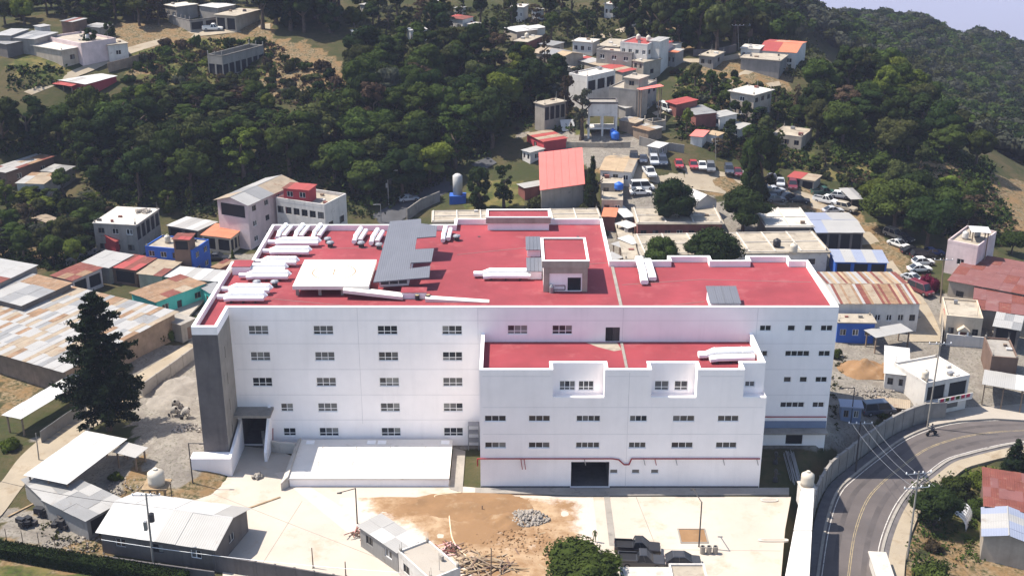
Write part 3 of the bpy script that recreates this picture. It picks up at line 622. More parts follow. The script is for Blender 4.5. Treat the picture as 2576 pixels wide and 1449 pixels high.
# red sprinkler pipe with its brackets
q = MB(); q.path([(-4.3,-11.05,3.1),(-4.3,-11.05,4.13),(12.6,-11.05,4.13),(13.3,-11.05,4.0),(14.0,-11.05,3.3),(14.6,-11.05,3.3),(14.9,-11.05,4.13),(30.9,-11.05,4.13)], .085); q.build('sprinkler_pipe', 'pipe_red', HB)
for x in (1.1,1.5,9.0,16.4,17.8,20.4,26.3,30.5):
    q = MB(); q.tube((x,-11.05,4.1), (x+.2,-11.2,3.3 if x > 2 else 2.7), .05, n=6); q.build('pipe_drop', 'pipe_red' if x < 2 or 17 < x < 18 else 'steel', HB)
q = MB(); q.path([(31.2,-.12,4.25),(41.8,-.12,4.25)], .08); q.build('sprinkler_pipe', 'pipe_red', HB)
q = MB(); q.box(31.4,-1.6,2.35,41.9,-.02,2.55); q.build('door_canopy', 'concrete', HB)
q = MB(); q.box(31.4,-.05,2.56,41.9,-.015,3.6); q.build('painted_shade_band', 'bluegrey', HB)  # blue-grey strip painted in for the shade over the door canopy
# entrance at the foot of the concrete tower
q = MB(); q.box(-36.35,-2.6,5.35,-31.6,-.01,5.7); q.build('entrance_canopy', 'concrete', HB)
q = MB(); q.add([(-32.35,-.01,0),(-32.0,-.01,0),(-32.0,-.01,6.0),(-32.35,-.01,6.0),(-32.35,-4.6,0),(-32.0,-4.6,0),(-32.0,-4.6,1.4),(-32.35,-4.6,1.4)], [(0,1,2,3),(7,6,5,4),(0,4,5,1),(3,2,6,7),(0,3,7,4),(1,5,6,2)]); q.build('wing_wall', 'facade', HB)
q = MB(); q.box(-36.38,-.6,0,-36.0,-.02,5.34); q.build('entrance_pier', 'facade', HB)
q = MB(); q.box(-36.35,-.3,4.75,-32.4,-.05,5.34); q.build('entrance_beam', 'brick', HB)
q = MB(); q.path([(-31.9,-1.2,.2),(-31.9,-.2,2.6)], .06); q.build('stair_rail', 'pipe_red', HB)
q = MB(); q.prism([(-41.0,-8.2),(-36.15,-8.2),(-36.15,-6.42),(-41.0,-6.42)], -.5, 2.5); q.build('tower_plinth', 'facade', HB)
q = MB(); q.prism([(-36.15,-8.2),(-35.8,-8.2),(-35.8,-.65),(-36.15,-.65)], -.5, [2.5,2.5,4.2,4.2]); q.build('drive_wall', 'facade', HB)
# steel stair cage between the blocks
sc_ = thing('stair_cage', 'grey steel stair cage where the two white blocks meet', 'stairs', (-5.1, Y0-.9, 0))
q = MB()
for x in (-.7,.7):
    for y in (-.6,.6): q.tube((x,y,0), (x,y,3.6), .05, n=6)
q.build('frame', 'steel', sc_)
for z in (1.2,2.4,3.6): q = MB(); q.box(-.7,-.6,z,.7,.6,z+.06); q.build('platform', 'steel', sc_)
# rooftop rooms
def roof_room(name, x0, y0, x1, y1, z0, z1, openfront=None):
    p = MB(); oo = [] if not openfront else [openfront]
    p.wall((x0,y0,z0), (1,0,0), x1-x0, z1-z0, oo, .3); p.wall((x1,y0,z0), (0,1,0), y1-y0, z1-z0, []); p.wall((x1,y1,z0), (-1,0,0), x1-x0, z1-z0, []); p.wall((x0,y1,z0), (0,-1,0), y1-y0, z1-z0, [])
    o = p.build(name, 'facade', HB)
    e = [(x0-.25,y0-.25),(x1+.25,y0-.25),(x1+.25,y1+.25),(x0-.25,y1+.25)]
    q = MB(); q.prism([(x0+.05,y0+.05),(x1-.05,y0+.05),(x1-.05,y1-.05),(x0+.05,y1-.05)], z1-.2, z1+.02); q.build('room_roof', 'red_roof', o)
    ring(e, .3, z1-.75, z1+.18, 'beige', 'room_parapet', o); ring(e, .36, z1+.185, z1+.26, 'trim', 'parapet_cap', o)
    return o
lift = roof_room('lift_house', 4.25, 7.6, 10.05, 16.6, 19.1, 23.3, (3.2,.05,5.0,2.0))
q = MB(); q.box(7.5,7.95,19.15,9.2,8.2,21.05); q.build('opening_shade_panel', 'interior_shade', lift)  # near-black panel stands in for the shade inside the opening
for x0, x1 in ((4.2,5.0),(9.4,10.1)): q = MB(); q.box(x0,7.42,19.11,x1,7.62,22.5); q.build('pilaster', 'beige', lift)
q = MB(); q.box(4.2,7.43,21.75,10.1,7.6,22.52); q.build('lintel_band', 'beige', lift)
roof_room('stair_house', -3.75, 33.1, 5.7, 36.7, 19.1, 21.0)
q = MB(); q.box(-14.6,4.9,19.11,-11.4,6.6,20.0); o = q.build('roof_hatch', 'facade', HB); q = MB(); q.box(-14.7,4.8,20.005,-11.3,6.7,20.08); q.build('hatch_cover', 'red_roof', o)
q = MB(); q.box(-38.9,18.0-4.2,19.1,-36.4,20.4-4.2,20.3); o = q.build('roof_hatch', 'facade', HB); q = MB(); q.box(-39.0,13.7,20.31,-36.3,16.3,20.4); q.build('hatch_cover', 'red_roof', o)
for pts in (((-36.2,6.0),(-22.0,2.6),(-9.0,1.0)),((14.6,.8),(25.4,4.0)),((-8.0,22.0),(3.8,25.5)),((10.4,18.0),(13.7,18.6)),((15.0,10.0),(26.0,12.0),(41.0,11.0)),((-30.0,24.5),(-20.0,25.0))):
    q = MB(); q.path([(x,y,19.12) for x, y in pts], .028, 4); q.build('roof_cable', 'apron', HB)
for x, y in ((-30,1.2),(-12,1.2),(4,1.2),(20,1.2),(35,1.2),(-5,30),(10,30)):
    q = MB(); q.lathe([(0,.02),(.22,.02),(.22,.06),(0,.07)], (x,y,19.1), 10); q.build('roof_drain', 'dark_steel', HB)
# things on the roof (world coordinates)
RZ = 19.1
hp = thing('helipad', 'raised white square helipad marked with a faint ring and H on the red roof', 'helipad', (-25.6, 148.5, RZ))
q = MB(); q.prism([(-3.5,0),(6.6,0),(6.6,10.2),(-3.5,10.2)], 1.0, 1.5); q.build('deck', 'white_slab', hp)
for x in (-3.0,0,3.0):
    for y in (.7,5,9.4): q = MB(); q.box(x-.2,y-.2,0,x+.2,y+.2,1.0); q.build('pier', 'concrete', hp)
q = MB(); k = 40; vs = []; fs = []
for i in range(k):
    t = 2*math.pi*i/k
    for r in (2.8,3.0): vs.append((1.3+r*math.cos(t), 5.3+r*math.sin(t), 1.505))
for i in range(k): fs.append((2*i,2*i+1,2*((i+1)%k)+1,2*((i+1)%k)))
q.add(vs, fs); q.build('ring_marking', 'timber', hp)
q = MB(); q.box(.1,4.3,1.5,2.5,4.48,1.506); q.box(.1,6.1,1.5,2.5,6.28,1.506); q.box(1.2,4.48,1.5,1.38,6.1,1.506); q.build('letter_marking', 'timber', hp)
q = MB(); q.hexa([(3.3,-1.0,.9),(11.2,-1.6,.2),(11.2,-.1,.2),(3.3,.6,.9)], [(3.3,-1.0,1.35),(11.2,-1.6,.62),(11.2,-.1,.62),(3.3,.6,1.35)]); q.build('ramp', 'white_slab', hp)
q = MB(); q.hexa([(14.2,-1.9,.02),(22.6,-2.2,.02),(22.6,-1.2,.02),(14.2,-.7,.02)], [(14.2,-1.9,.5),(22.6,-2.2,.08),(22.6,-1.2,.08),(14.2,-.7,.5)]); q.build('ramp', 'white_slab', hp)
# slate canopy over the lift lobby
cnp = thing('lobby_roof', 'big sloping slate grey metal roof with notched side over the rooftop lobby', 'canopy', (-14, 157, RZ))
CT = [(1140,1345),(1680,1300),(1690,1190),(1490,1215),(1500,1160),(1700,1150),(1725,1020),(1540,1030),(1560,920),(1745,905),(1755,800),(1600,780),(1600,735),(1300,760)]
cp_ = []
for x, y in CT:
    z = 20.7+(1345-y)/610*2.7; p = atz(*tp('11', x, y), z); cp_.append((p.x+14, p.y-157, p.z-RZ))
q = MB(); q.prism([(a, b) for a, b, c in cp_], [c-.14 for a, b, c in cp_], [c for a, b, c in cp_]); q.build('roof_sheet', 'metal_slate', cnp)
body = [(cp_[0][0]+.5, cp_[0][1]+2.2), (cp_[3][0]-.15, cp_[1][1]+1.6), (cp_[3][0]-.15, cp_[10][1]-.4), (cp_[13][0]+.5, cp_[13][1]-.4)]
zb = [cp_[0][2]-.05, cp_[1][2]+.0, cp_[10][2]-.2, cp_[13][2]-.2]
q = MB(); q.prism(body, 0, [z-.05 for z in zb]); q.build('lobby_wall', 'facade', cnp)
for i in range(3):
    f0, f1 = (.06+.31*i), (.06+.31*i+.27); a = Vector((*body[0],.35)).lerp(Vector((*body[1],.35)), f0); b = Vector((*body[0],.35)).lerp(Vector((*body[1],.35)), f1)
    q = MB(); q.hexa([a+Vector((0,-.06,0)), b+Vector((0,-.06,0)), b+Vector((0,.05,0)), a+Vector((0,.05,0))], [a+Vector((0,-.06,.75)), b+Vector((0,-.06,.75)), b+Vector((0,.05,.75)), a+Vector((0,.05,.75))]); q.build('lobby_window', 'glass_grey', cnp)
# ducts
def run(q, pts, w, h, ch=.22):
    """octagonal duct through points (centre line)"""
    pts = [Vector(p) for p in pts]; k = len(pts); rows = []
    for i in range(k):
        d = (pts[min(i+1,k-1)]-pts[max(i-1,0)]).normalized(); s_ = Vector((d.y,-d.x,0)); s_ = s_.normalized() if s_.length > 1e-3 else Vector((1,0,0)); up = s_.cross(d).normalized()
        if up.z < 0: up = -up
        a, b = w/2, h/2; c = min(a, b)*ch*2
        rows.append([pts[i]+s_*x+up*y for x, y in ((a,-b+c),(a,b-c),(a-c,b),(-a+c,b),(-a,b-c),(-a,-b+c),(-a+c,-b),(a-c,-b))])
    for i in range(k-1):
        q.add(rows[i]+rows[i+1], [(j,(j+1)%8,8+(j+1)%8,8+j) for j in range(8)])
    q.add(rows[0], [tuple(range(8))]); q.add(rows[-1], [tuple(range(7,-1,-1))])
def air_duct(label, x, y, rz, ln, rise=True, w=1.0, double=True, z=RZ, group='insulated ducts on the red roof'):
    t = thing('air_duct', label, 'duct', (x, y, z), rz, group)
    q = MB(); e = ln*.28
    pts = [(0,0,.55),(e*.5,.0,.55),(e,0,1.0),(ln*.96,0,1.0),(ln,0,.6)] if rise else [(0,0,.8),(ln,0,.8)]
    run(q, pts, w*.62, .62); q.build('supply_duct', 'duct', t, False)
    if double: q = MB(); run(q, [(e*.6,-w*.75,.5),(e*1.1,-w*.75,.62),(ln*.98,-w*.75,.62)], w*.62, .6); q.build('return_duct', 'duct', t)
    for f in (.3,.55,.8):
        q = MB(); run(q, [(ln*f-.05,0,.98 if rise else .8),(ln*f+.05,0,.98 if rise else .8)], w*.7, .7); q.build('flange', 'duct', t)
        q = MB(); q.box(ln*f-.08,-w*1.0,0,ln*f+.08,w*.25,.32); q.build('support', 'dark_steel', t)
    return t
for i, (x, y, ln) in enumerate(((-36.2,168.8,7.7),(-36.2,164.9,6.9),(-36.4,160.5,6.0),(-37.9,157.8,6.4),(-37.6,155.0,7.0),(-38.8,149.9,6.6),(-38.8,147.1,6.4))):
    air_duct('white insulated duct by the edge parapet, %s' % ('farthest of seven','second from the far end','third from the far end','fourth and middle one','third from the tower end','second from the tower end','nearest the concrete tower')[i], x, y, 0, ln)
for i, (x, y) in enumerate(((-35.2,170.6),(-32.6,170.6),(-29.9,170.6),(-23.5,168.9),(-20.9,168.3))):
    air_duct(('white duct running front to back in the far roof corner','white duct running front to back beside the far corner one','white duct running front to back nearest the small roof vent','white duct running back beyond the helipad','white duct running back right beside the slate roof')[i], x, y, math.radians(84), 5.2)
air_duct('short white duct bending up between slate roof and back parapet', -10.3, 169.5, math.radians(88), 5.2)
air_duct('long white duct lying in front of the lift house awnings', -5.3, 155.6, 0, 8.0, w=1.3)
air_duct('white duct standing by itself on the red roof beside the joint', 18.0, 152.4, math.radians(90), 8.6, w=1.7)
air_duct('white duct on the lower front roof by the corner parapet', 23.4, 137.6, math.radians(4), 6.9, w=1.7, z=15.1)
for i, (x, y) in enumerate(((-27.5,169.9),(-26.9,168.2),(-22.3,168.1),(-19.6,167.4),(-8.3,171.1),(-32.2,152.2),(-34.6,152.2))):
    t = thing('roof_vent', ('dark roof vent with cap beside the back row of ducts','dark roof vent nearer the front of the vent pair','dark roof vent in front of the duct beyond the helipad','dark roof vent close to the slate roof edge','dark roof vent standing alone between slate roof and stair house','dark roof vent by the helipad corner','dark roof vent between ducts and helipad corner vent')[i], 'vent', (x, y, RZ), 0, 'small vents on the red roof')
    q = MB(); q.lathe([(0,0),(.42,0),(.38,.65),(0,.65)], n=10); q.build('pipe', 'dark_steel', t); q = MB(); q.lathe([(0,.66),(.6,.66),(.5,.85),(0,1.0)], n=10); q.build('cap', 'steel', t)
def awning(label, x0, y0, x1, y1, z0, z1, m='metal_slate', base=RZ, h=.9):
    t = thing('roof_awning', label, 'awning', (x0, y0, base)); w, d_ = x1-x0, y1-y0
    q = MB(); q.hexa([(0,0,z0-.08),(w,0,z0-.08),(w,d_,z1-.08),(0,d_,z1-.08)], [(0,0,z0),(w,0,z0),(w,d_,z1),(0,d_,z1)]); q.build('sheet', m, t)
    q = MB(); q.box(.2,.4,0,w-.05,d_-.1,min(z0,z1)-.1); q.build('housing', 'facade', t)
    for k in range(1, 4): q = MB(); q.hexa([(w*k/4-.03,0,z0),(w*k/4+.03,0,z0),(w*k/4+.03,d_,z1),(w*k/4-.03,d_,z1)], [(w*k/4-.03,0,z0+.06),(w*k/4+.03,0,z0+.06),(w*k/4+.03,d_,z1+.06),(w*k/4-.03,d_,z1+.06)]); q.build('rib', m, t)
awning('slate blue awning on the far flank of the lift house', 2.0, 163.6, 4.15, 168.6, 1.2, 1.5)
awning('slate blue awning on the near flank of the lift house', 2.0, 154.6, 4.15, 159.0, 1.3, 1.7)
awning('small slate blue ribbed hatch roof at the front parapet', 25.5, 143.4, 29.5, 147.6, 1.15, 1.9)
t = thing('pump_unit', 'small pump with pipework at the foot of the lift house', 'pump', (5.3, 150.0, RZ))
q = MB(); q.lathe([(0,0),(.3,0),(.32,.8),(.2,1.1),(0,1.15)], n=10); q.build('vessel', 'steel', t); q = MB(); q.path([(.3,0,.4),(1.8,0,.4),(1.8,0,1.0),(.4,0,1.0)], .06); q.build('pipework', 'dark_steel', t)
for i, (x, y) in enumerate(((-12.5,147.4),(-11.1,147.5))):
    t = thing('paint_drum', ('dark drum with yellow lid before the roof hatch','dark drum standing just beside the hatch drum with yellow lid')[i], 'drum', (x, y, RZ)); q = MB(); q.lathe([(0,0),(.3,0),(.3,.7),(0,.7)], n=10); q.build('barrel', 'tank_black', t); q = MB(); q.lathe([(0,.71),(.28,.71),(0,.74)], n=10); q.build('lid', 'paint_yellow', t)
# white low cistern in front
ci = thing('cistern', 'low white flat roofed cistern before the hospital facade', 'cistern', (-28, 132, 0))
q = MB(); q.prism([(0,0),(20,0),(20,10),(0,10)], -.3, 1.0); q.build('wall', 'facade', ci)
q = MB(); q.prism([(-.1,-.1),(20.1,-.1),(20.1,10.1),(-.1,10.1)], 1.005, 1.2); q.build('roof_slab', 'white_slab', ci)
for x, y in ((.7,.6),(9.0,.6),(10.3,.6),(18.6,.6),(.7,8.8),(8.8,8.8),(10.2,8.8),(18.6,8.8)): q = MB(); q.box(x,y,1.2,x+1.1,y+.8,1.32); q.build('hatch', 'trim', ci)
for x in (3.2,7.6,12.1,16.6):
    for y in (3.2,7.2): q = MB(); q.path([(x,y,1.2),(x,y,1.7),(x+.25,y,1.7)], .05); q.build('vent_pipe', 'steel', ci)
q = MB(); q.hexa([(-.9,-1.0,-.2),(-.12,-.1,-.2),(-.12,10,-.2),(-.6,10,-.2)], [(-.9,-1.0,1.0),(-.12,-.1,1.5),(-.12,10,1.5),(-.6,10,1.2)]); q.build('ramp_wall', 'concrete_white', ci)
q = MB(); q.hexa([(20.15,-.6,-.2),(21.8,-1.6,-.2),(21.8,9,-.2),(20.15,9.9,-.2)], [(20.15,-.6,.06),(21.8,-1.6,.06),(21.8,9,.06),(20.15,9.9,.06)]); q.build('side_trench', 'concrete', ci)
# kerb walls by the entrance drive
for lab, pts, h in (('white sloping retaining wall at the foot of the concrete tower', [(500,1100),(515,1118),(575,1122)], 1.3), ('pale curved retaining wall beside the entrance drive', [(663,1108),(668,1130),(705,1137),(745,1140)], 1.5)):
    P = [atz(x, y, 0) for x, y in pts]; w_ = thing('retaining_wall', lab, 'wall', P[0]); q = MB()
    for a, b in zip(P[:-1], P[1:]):
        a = a-P[0]; b = b-P[0]; dd = (b-a).normalized(); nn = Vector((-dd.y, dd.x, 0))*.2
        q.hexa([a-nn,b-nn,b+nn,a+nn], [a-nn+Vector((0,0,h)),b-nn+Vector((0,0,h)),b+nn+Vector((0,0,h)),a+nn+Vector((0,0,h))])
    q.build('wall_face', 'concrete_white', w_)
# ================================================================ houses, sheds and roofs
DBG = []
def house(label, T, A, B, Cc, h, wall='grey', roof='concrete_pale', kind='flat', sheets=(3,2), rise=0., f=None, r=None, l=None, door=None, par=0, open_=False, ov=.25, bays_f=None, bays_r=None, name='house', cat='house', ridge=1.2, posts=None, dmin=2.0, frame='trim', lift=0., bay_h=(.15,.85), storey0=0, ws=(1.3,1.1,.5)):
    tpx = (lambda p: p) if T is None else (lambda p: tp(T, *p))
    pB = at(*tpx(B), h+lift); zB = pB.z; pA = atz(*tpx(A), zB); pC = atz(*tpx(Cc), zB+(rise if kind == 'shed' else 0))
    u = pB-pA; u.z = 0; W = u.length; u.normalize(); v = Vector((-u.y, u.x, 0)); D = (pC-pB).dot(v); sk = (pC-pB).dot(u)
    DBG.append((label, round(W,1), round(D,1), round(sk,1), round(pB.y)))
    D = max(D, dmin); z0 = zB-h
    t = thing(name, label, cat, (pA.x, pA.y, z0), math.atan2(u.y, u.x))
    cs = [pA, pA+u*W, pA+u*W+v*D, pA+v*D]; zb = min(min(zg(c.x, c.y) for c in cs)-z0-.4, -.2)
    wins = []
    H = h-.02
    if not open_:
        q = MB(); O = {'f':((0,0,zb),(1,0,0),W,f,bays_f), 'r':((W,0,zb),(0,1,0),D,r,bays_r), 'b':((W,D,zb),(-1,0,0),W,None,None), 'l':((0,D,zb),(0,-1,0),D,l,None)}
        for k, (o, uu, ln, wn_, by) in O.items():
            ops = []
            if by:
                nb = by; bw = ln/nb
                for i in range(nb): ops.append(((i+.1)*bw, h*bay_h[0]-zb, (i+.9)*bw, h*bay_h[1]-zb, 'bay'))
            if wn_:
                nw, ns = wn_; sh = h/(ns+storey0)
                for j in range(storey0, ns+storey0):
                    for i in range(nw):
                        ww = min(ws[0], ln/nw*ws[2]); c = (i+.5)*ln/nw; wh = min(ws[1], sh*.45)
                        if door and door[0] == k and j == 0 and abs(c/ln-door[1]) < .5/nw: continue
                        ops.append((c-ww/2, j*sh+sh*.38-zb, c+ww/2, j*sh+sh*.38+wh-zb, 'win'))
            if door and door[0] == k:
                c = ln*door[1]; dw = door[2] if len(door) > 2 else .5; ops.append((max(c-dw,.1), .02-zb, min(c+dw,ln-.1), 2.1-zb, 'door'))
            q.wall(o, uu, ln, H-zb, [x[:4] for x in ops], .16)
            for x in ops: wins.append((o, uu, x))
        if kind == 'shed' and rise: q.prism([(.01,.01),(W-.01,.01),(W-.01,D-.01),(.01,D-.01)], H, [H+.01,H+.01,H+rise-.06,H+rise-.06])
        if kind == 'gable': q.add([(0.01,.01,H),(.01,D-.01,H),(.01,D/2,H+ridge-.06),(W-.01,.01,H),(W-.01,D-.01,H),(W-.01,D/2,H+ridge-.06)], [(0,2,1),(3,4,5),(0,3,5,2),(1,2,5,4)])
        if kind == 'gablev': q.add([(0.01,.01,H),(W-.01,.01,H),(W/2,.01,H+ridge-.06),(.01,D-.01,H),(W-.01,D-.01,H),(W/2,D-.01,H+ridge-.06)], [(0,1,2),(3,5,4),(0,2,5,3),(1,4,5,2)])
        q.build('wall', wall, t)
        for o, uu, x in wins:
            if x[4] == 'win': window(t, o, uu, *x[:4], 2, None, .16, frame if frame != 'trim' else random.choice(['trim','wood','dark_steel','white']), 'glass', bar=.08)
            else:
                o2 = Vector(o); U = Vector(uu); nn = Vector((U.y,-U.x,0)); dd = .12 if x[4] == 'door' else .155
                P = lambda a, b, d: o2+U*a+Vector((0,0,b))-nn*d
                x0, b0, x1, b1 = x[0]+.004, x[1]+.004, x[2]-.004, x[3]-.004
                q = MB(); q.hexa([P(x0,b0,dd),P(x1,b0,dd),P(x1,b0,dd+.05),P(x0,b0,dd+.05)], [P(x0,b1,dd),P(x1,b1,dd),P(x1,b1,dd+.05),P(x0,b1,dd+.05)])
                q.build('door' if x[4] == 'door' else 'bay_shade_panel', random.choice(['dark_steel','brown','brick']) if x[4] == 'door' else 'interior_shade', t)  # bays get a near-black panel painted as their shaded depth
    pn = posts if posts is not None else ((3 if W > 6 else 2) if open_ else 0)
    if pn:
        for i in range(pn):
            for y in ((.15, D-.15) if open_ else (-1.2,)):
                x = .15+(W-.3)*i/max(pn-1,1); q = MB(); q.box(x-.09,y-.09,zb,x+.09,y+.09,h-.06); q.build('post', 'wood' if open_ else wall, t)
    mats = roof if isinstance(roof, (list, tuple)) else [roof]
    def cover(p00, p10, p11, p01, nu, nv):
        p00, p10, p11, p01 = map(Vector, (p00, p10, p11, p01)); nn = (p10-p00).cross(p01-p00).normalized()
        B_ = lambda a, b: p00.lerp(p10, a).lerp(p01.lerp(p11, a), b)
        for j in range(nv):
            for i in range(nu):
                e = random.uniform(0,.03)+.025*((i+j) % 2); ex = .012
                c = [B_(i/nu-ex/nu,j/nv-ex), B_((i+1)/nu+ex/nu,j/nv-ex), B_((i+1)/nu+ex/nu,(j+1)/nv), B_(i/nu-ex/nu,(j+1)/nv)]
                c = [p+nn*(e+random.uniform(0,.02)) for p in c]
                q = MB(); q.hexa([p for p in c], [p+nn*.035 for p in c]); q.build('roof_sheet', random.choice(mats), t)
    if kind == 'flat':
        if par:
            ring([(-.02,-.02),(W+.02,-.02),(W+.02,D+.02),(-.02,D+.02)], .2, h-.015, h+par, wall, 'parapet', t)
            q = MB(); q.box(.15,.15,h-.2,W-.15,D-.15,h+.03); q.build('roof', mats[0], t)
        else: q = MB(); q.box(-ov,-ov,h-.01,W+ov,D+ov,h+.16); q.build('roof', mats[0], t)
    elif kind == 'shed': cover((-ov,-ov,h), (W+ov,-ov,h), (W+ov,D+ov,h+rise), (-ov,D+ov,h+rise), *sheets)
    elif kind == 'gable':
        e = ridge*ov/(D/2)
        cover((-ov,-ov,h-e), (W+ov,-ov,h-e), (W+ov,D/2,h+ridge), (-ov,D/2,h+ridge), *sheets); cover((W+ov,D+ov,h-e), (-ov,D+ov,h-e), (-ov,D/2,h+ridge), (W+ov,D/2,h+ridge), *sheets)
        q = MB(); q.tube((-ov,D/2,h+ridge+.05), (W+ov,D/2,h+ridge+.05), .09, n=6); q.build('ridge_cap', mats[0], t)
    elif kind == 'gablev':
        e = ridge*ov/(W/2)
        cover((-ov,D+ov,h-e), (-ov,-ov,h-e), (W/2,-ov,h+ridge), (W/2,D+ov,h+ridge), *sheets); cover((W+ov,-ov,h-e), (W+ov,D+ov,h-e), (W/2,D+ov,h+ridge), (W/2,-ov,h+ridge), *sheets)
        q = MB(); q.tube((W/2,-ov,h+ridge+.05), (W/2,D+ov,h+ridge+.05), .09, n=6); q.build('ridge_cap', mats[0], t)
    elif kind == 'open_top':
        ring([(0,0),(W,0),(W,D),(0,D)], .2, h-.3, h+.02, wall, 'ring_beam', t)
        for i in range(int(W/2.2)+1):
            for y in (.1, D-.1): q = MB(); x = .1+(W-.2)*i/max(int(W/2.2),1); q.box(x-.1,y-.1,h,x+.1,y+.1,h+.9); q.build('column_stub', wall, t)
    t['_W'] = W; t['_D'] = D; t['_h'] = h
    return t
def water_tank(label, t=None, fx=.5, fy=.5, m='tank', r=.55, hh=1.3, pos=None, stand=0):
    if pos is None:
        Mx = Matrix.Translation(t.location) @ Matrix.Rotation(t.rotation_euler.z, 4, 'Z'); pos = Mx @ Vector((t['_W']*fx, t['_D']*fy, t['_h']+.16))
    o = thing('water_tank', label, 'tank', pos)
    q = MB(); q.lathe([(0,0),(r,0),(r*1.02,hh*.3),(r,hh*.36),(r*1.02,hh*.62),(r,hh*.7),(r,hh*.86),(r*.45,hh*1.06),(0,hh*1.08)], n=14); q.build('barrel', m, o, True)
    q = MB(); q.lathe([(0,hh*1.08),(r*.3,hh*1.08),(r*.3,hh*1.16),(0,hh*1.17)], n=10); q.build('lid', m, o)
    return o
R3 = ['rust','rust_red','rust_pale','metal_grey','metal_white']
RS = ['metal_grey','metal_white','metal_grey','metal_grey','rust_pale','metal_white','metal_grey','rust']
# --- sheds along the street by the conifer
house('huge patched corrugated warehouse roof behind the tall conifer', None, (-150,842), (163,930), (409,779), 4.0, 'wood', ['metal_white','metal_white','metal_grey','metal_white','rust_pale','metal_grey','rust_pale','rust','metal_white'], 'shed', (26,8), .6, name='warehouse', cat='warehouse', ov=.6)
house('grey corrugated roof rising above the warehouse at the picture edge', None, (-150,690), (-10,716), (78,666), 5.6, 'grey', ['metal_white','metal_grey','metal_white','rust_red'], 'shed', (4,3), .2, name='shed', cat='shed')
house('grey sheet roof standing over the warehouse roof with dark gap below', None, (-60,738), (55,768), (156,708), 5.0, 'darkwall', ['metal_grey','metal_white','metal_grey','rust'], 'shed', (4,3), .3, name='shed', cat='shed')
house('narrow white lean-to roof on posts along the street fence', None, (13,1042), (54,1051), (172,940), 2.9, 'wood', ['metal_new'], 'shed', (2,7), 0, open_=True, name='lean_to', cat='shed')
house('white metal roofed open shed beside the gravel yard', None, (69,1193), (169,1214), (294,1102), 3.6, 'darkwall', ['metal_new'], 'shed', (2,4), .1, open_=True, name='open_shed', cat='shed', posts=3)
house('grey patched sheet roof shed next to the white open shed', None, (60,1206), (113,1256), (168,1216), 2.7, 'metal_grey', ['metal_grey','metal_white'], 'shed', (3,2), .1, name='shed', cat='shed')
house('grey wavy sheet roof shed before the gable roofed workshop', None, (112,1257), (217,1308), (294,1252), 2.7, 'metal_grey', ['metal_grey','metal_white'], 'shed', (4,3), .1, name='shed', cat='shed', bays_r=1)
house('white gable roofed workshop behind the concrete yard wall', None, (253,1333), (539,1376), (612,1279), 3.0, 'darkwall', ['metal_new','metal_white','metal_new'], 'gable', (6,1), ridge=1.3, f=(3,1), r=(1,1), name='workshop', cat='workshop', ov=.4)
house('small white roofed lean-to shack on the gravel', None, (290,1136), (340,1149), (352,1133), 2.2, 'wood', ['metal_white'], 'shed', (2,1), .2, open_=True, name='shack', cat='shack', posts=2)
house('grey and white corrugated site cabin on the yard', None, (905,1322), (1000,1387), (1057,1361), 2.8, 'metal_grey', ['metal_new','metal_white','metal_new'], 'shed', (3,2), .1, f=(2,1), name='site_cabin', cat='cabin')
house('white flat roofed block joined to the site cabin', None, (1002,1389), (1082,1462), (1150,1424), 3.0, 'white', 'apron', par=.25, name='site_office', cat='cabin', f=(2,1))
# --- houses behind the hospital on the street side
house('rusty roofed house at the forest edge by the picture border', '10', (-100,262), (60,290), (390,115), 3.4, 'brown', ['rust','rust_red','metal_white','rust_pale'], 'shed', (4,4), .3, r=(2,1))
house('pale sheet roofed house under the forest', '10', (400,275), (590,295), (730,235), 3.4, 'grey', ['metal_grey','metal_white'], 'shed', (3,2), .2)
house('low rust and white roofed house with white wall under the forest', '10', (160,392), (420,400), (640,302), 3.6, 'white', ['rust','rust_pale','metal_white','rust_red'], 'shed', (3,3), .2, f=(2,1))
house('small brown hut with sunken roof among shrubs', '10', (320,728), (452,772), (540,732), 2.4, 'wood', ['thatch'], 'shed', (2,2), 0, open_=True, name='hut', cat='hut', posts=2)
t = house('white concrete house with open upper gallery and rubble on its flat roof', '10', (900,780), (1310,802), (1612,650), 6.2, 'concrete', 'concrete_white', bays_r=5, bay_h=(.5,.93), f=(3,2), ov=.15)
Mx = Matrix.Translation(t.location) @ Matrix.Rotation(t.rotation_euler.z, 4, 'Z'); RUB = Mx @ Vector((t['_W']*.75, t['_D']*.75, 6.36))
house('small red walled hut beneath the gallery house', '10', (935,915), (1110,952), (1245,895), 3.0, 'red', ['roof_red','rust_red','roof_tan'], 'gablev', (2,1), ridge=.8, name='hut', cat='hut', door=('r',.5))
house('smooth white metal roof between gallery house and orange porch', '10', (1620,800), (1910,850), (2110,772), 3.4, 'darkwall', ['metal_new','metal_white'], 'shed', (5,1), .0, bays_f=2)
house('orange sheet porch roof on cream columns', '10', (1950,890), (2222,922), (2392,822), 3.2, 'cream', ['roof_orange'], 'shed', (3,3), .5, name='porch', cat='porch', bays_r=4, bays_f=2)
house('tall pink and cream house with white gable roof and balcony', None, (546,502), (622,514), (716,456), 9.2, 'pinkwhite', ['metal_white','metal_white','metal_grey','rust_pale'], 'gablev', (4,1), ridge=1.0, bays_f=1, bay_h=(.68,.95), r=(4,3), ov=.5)
t = house('white three storey house with red parapet line and black windows', '11', (200,562), (668,632), (786,512), 7.6, 'white', 'concrete_pale', par=.7, f=(6,2), r=(2,1), ws=(1.7,1.4,.75), frame='dark_steel')
house('red roofed rooftop room on the white three storey house', '11', (270,442), (512,462), (625,412), 2.6, 'red', ['rust_red','roof_red'], 'shed', (5,1), .1, lift=7.6, f=(2,1), name='rooftop_room', cat='room')
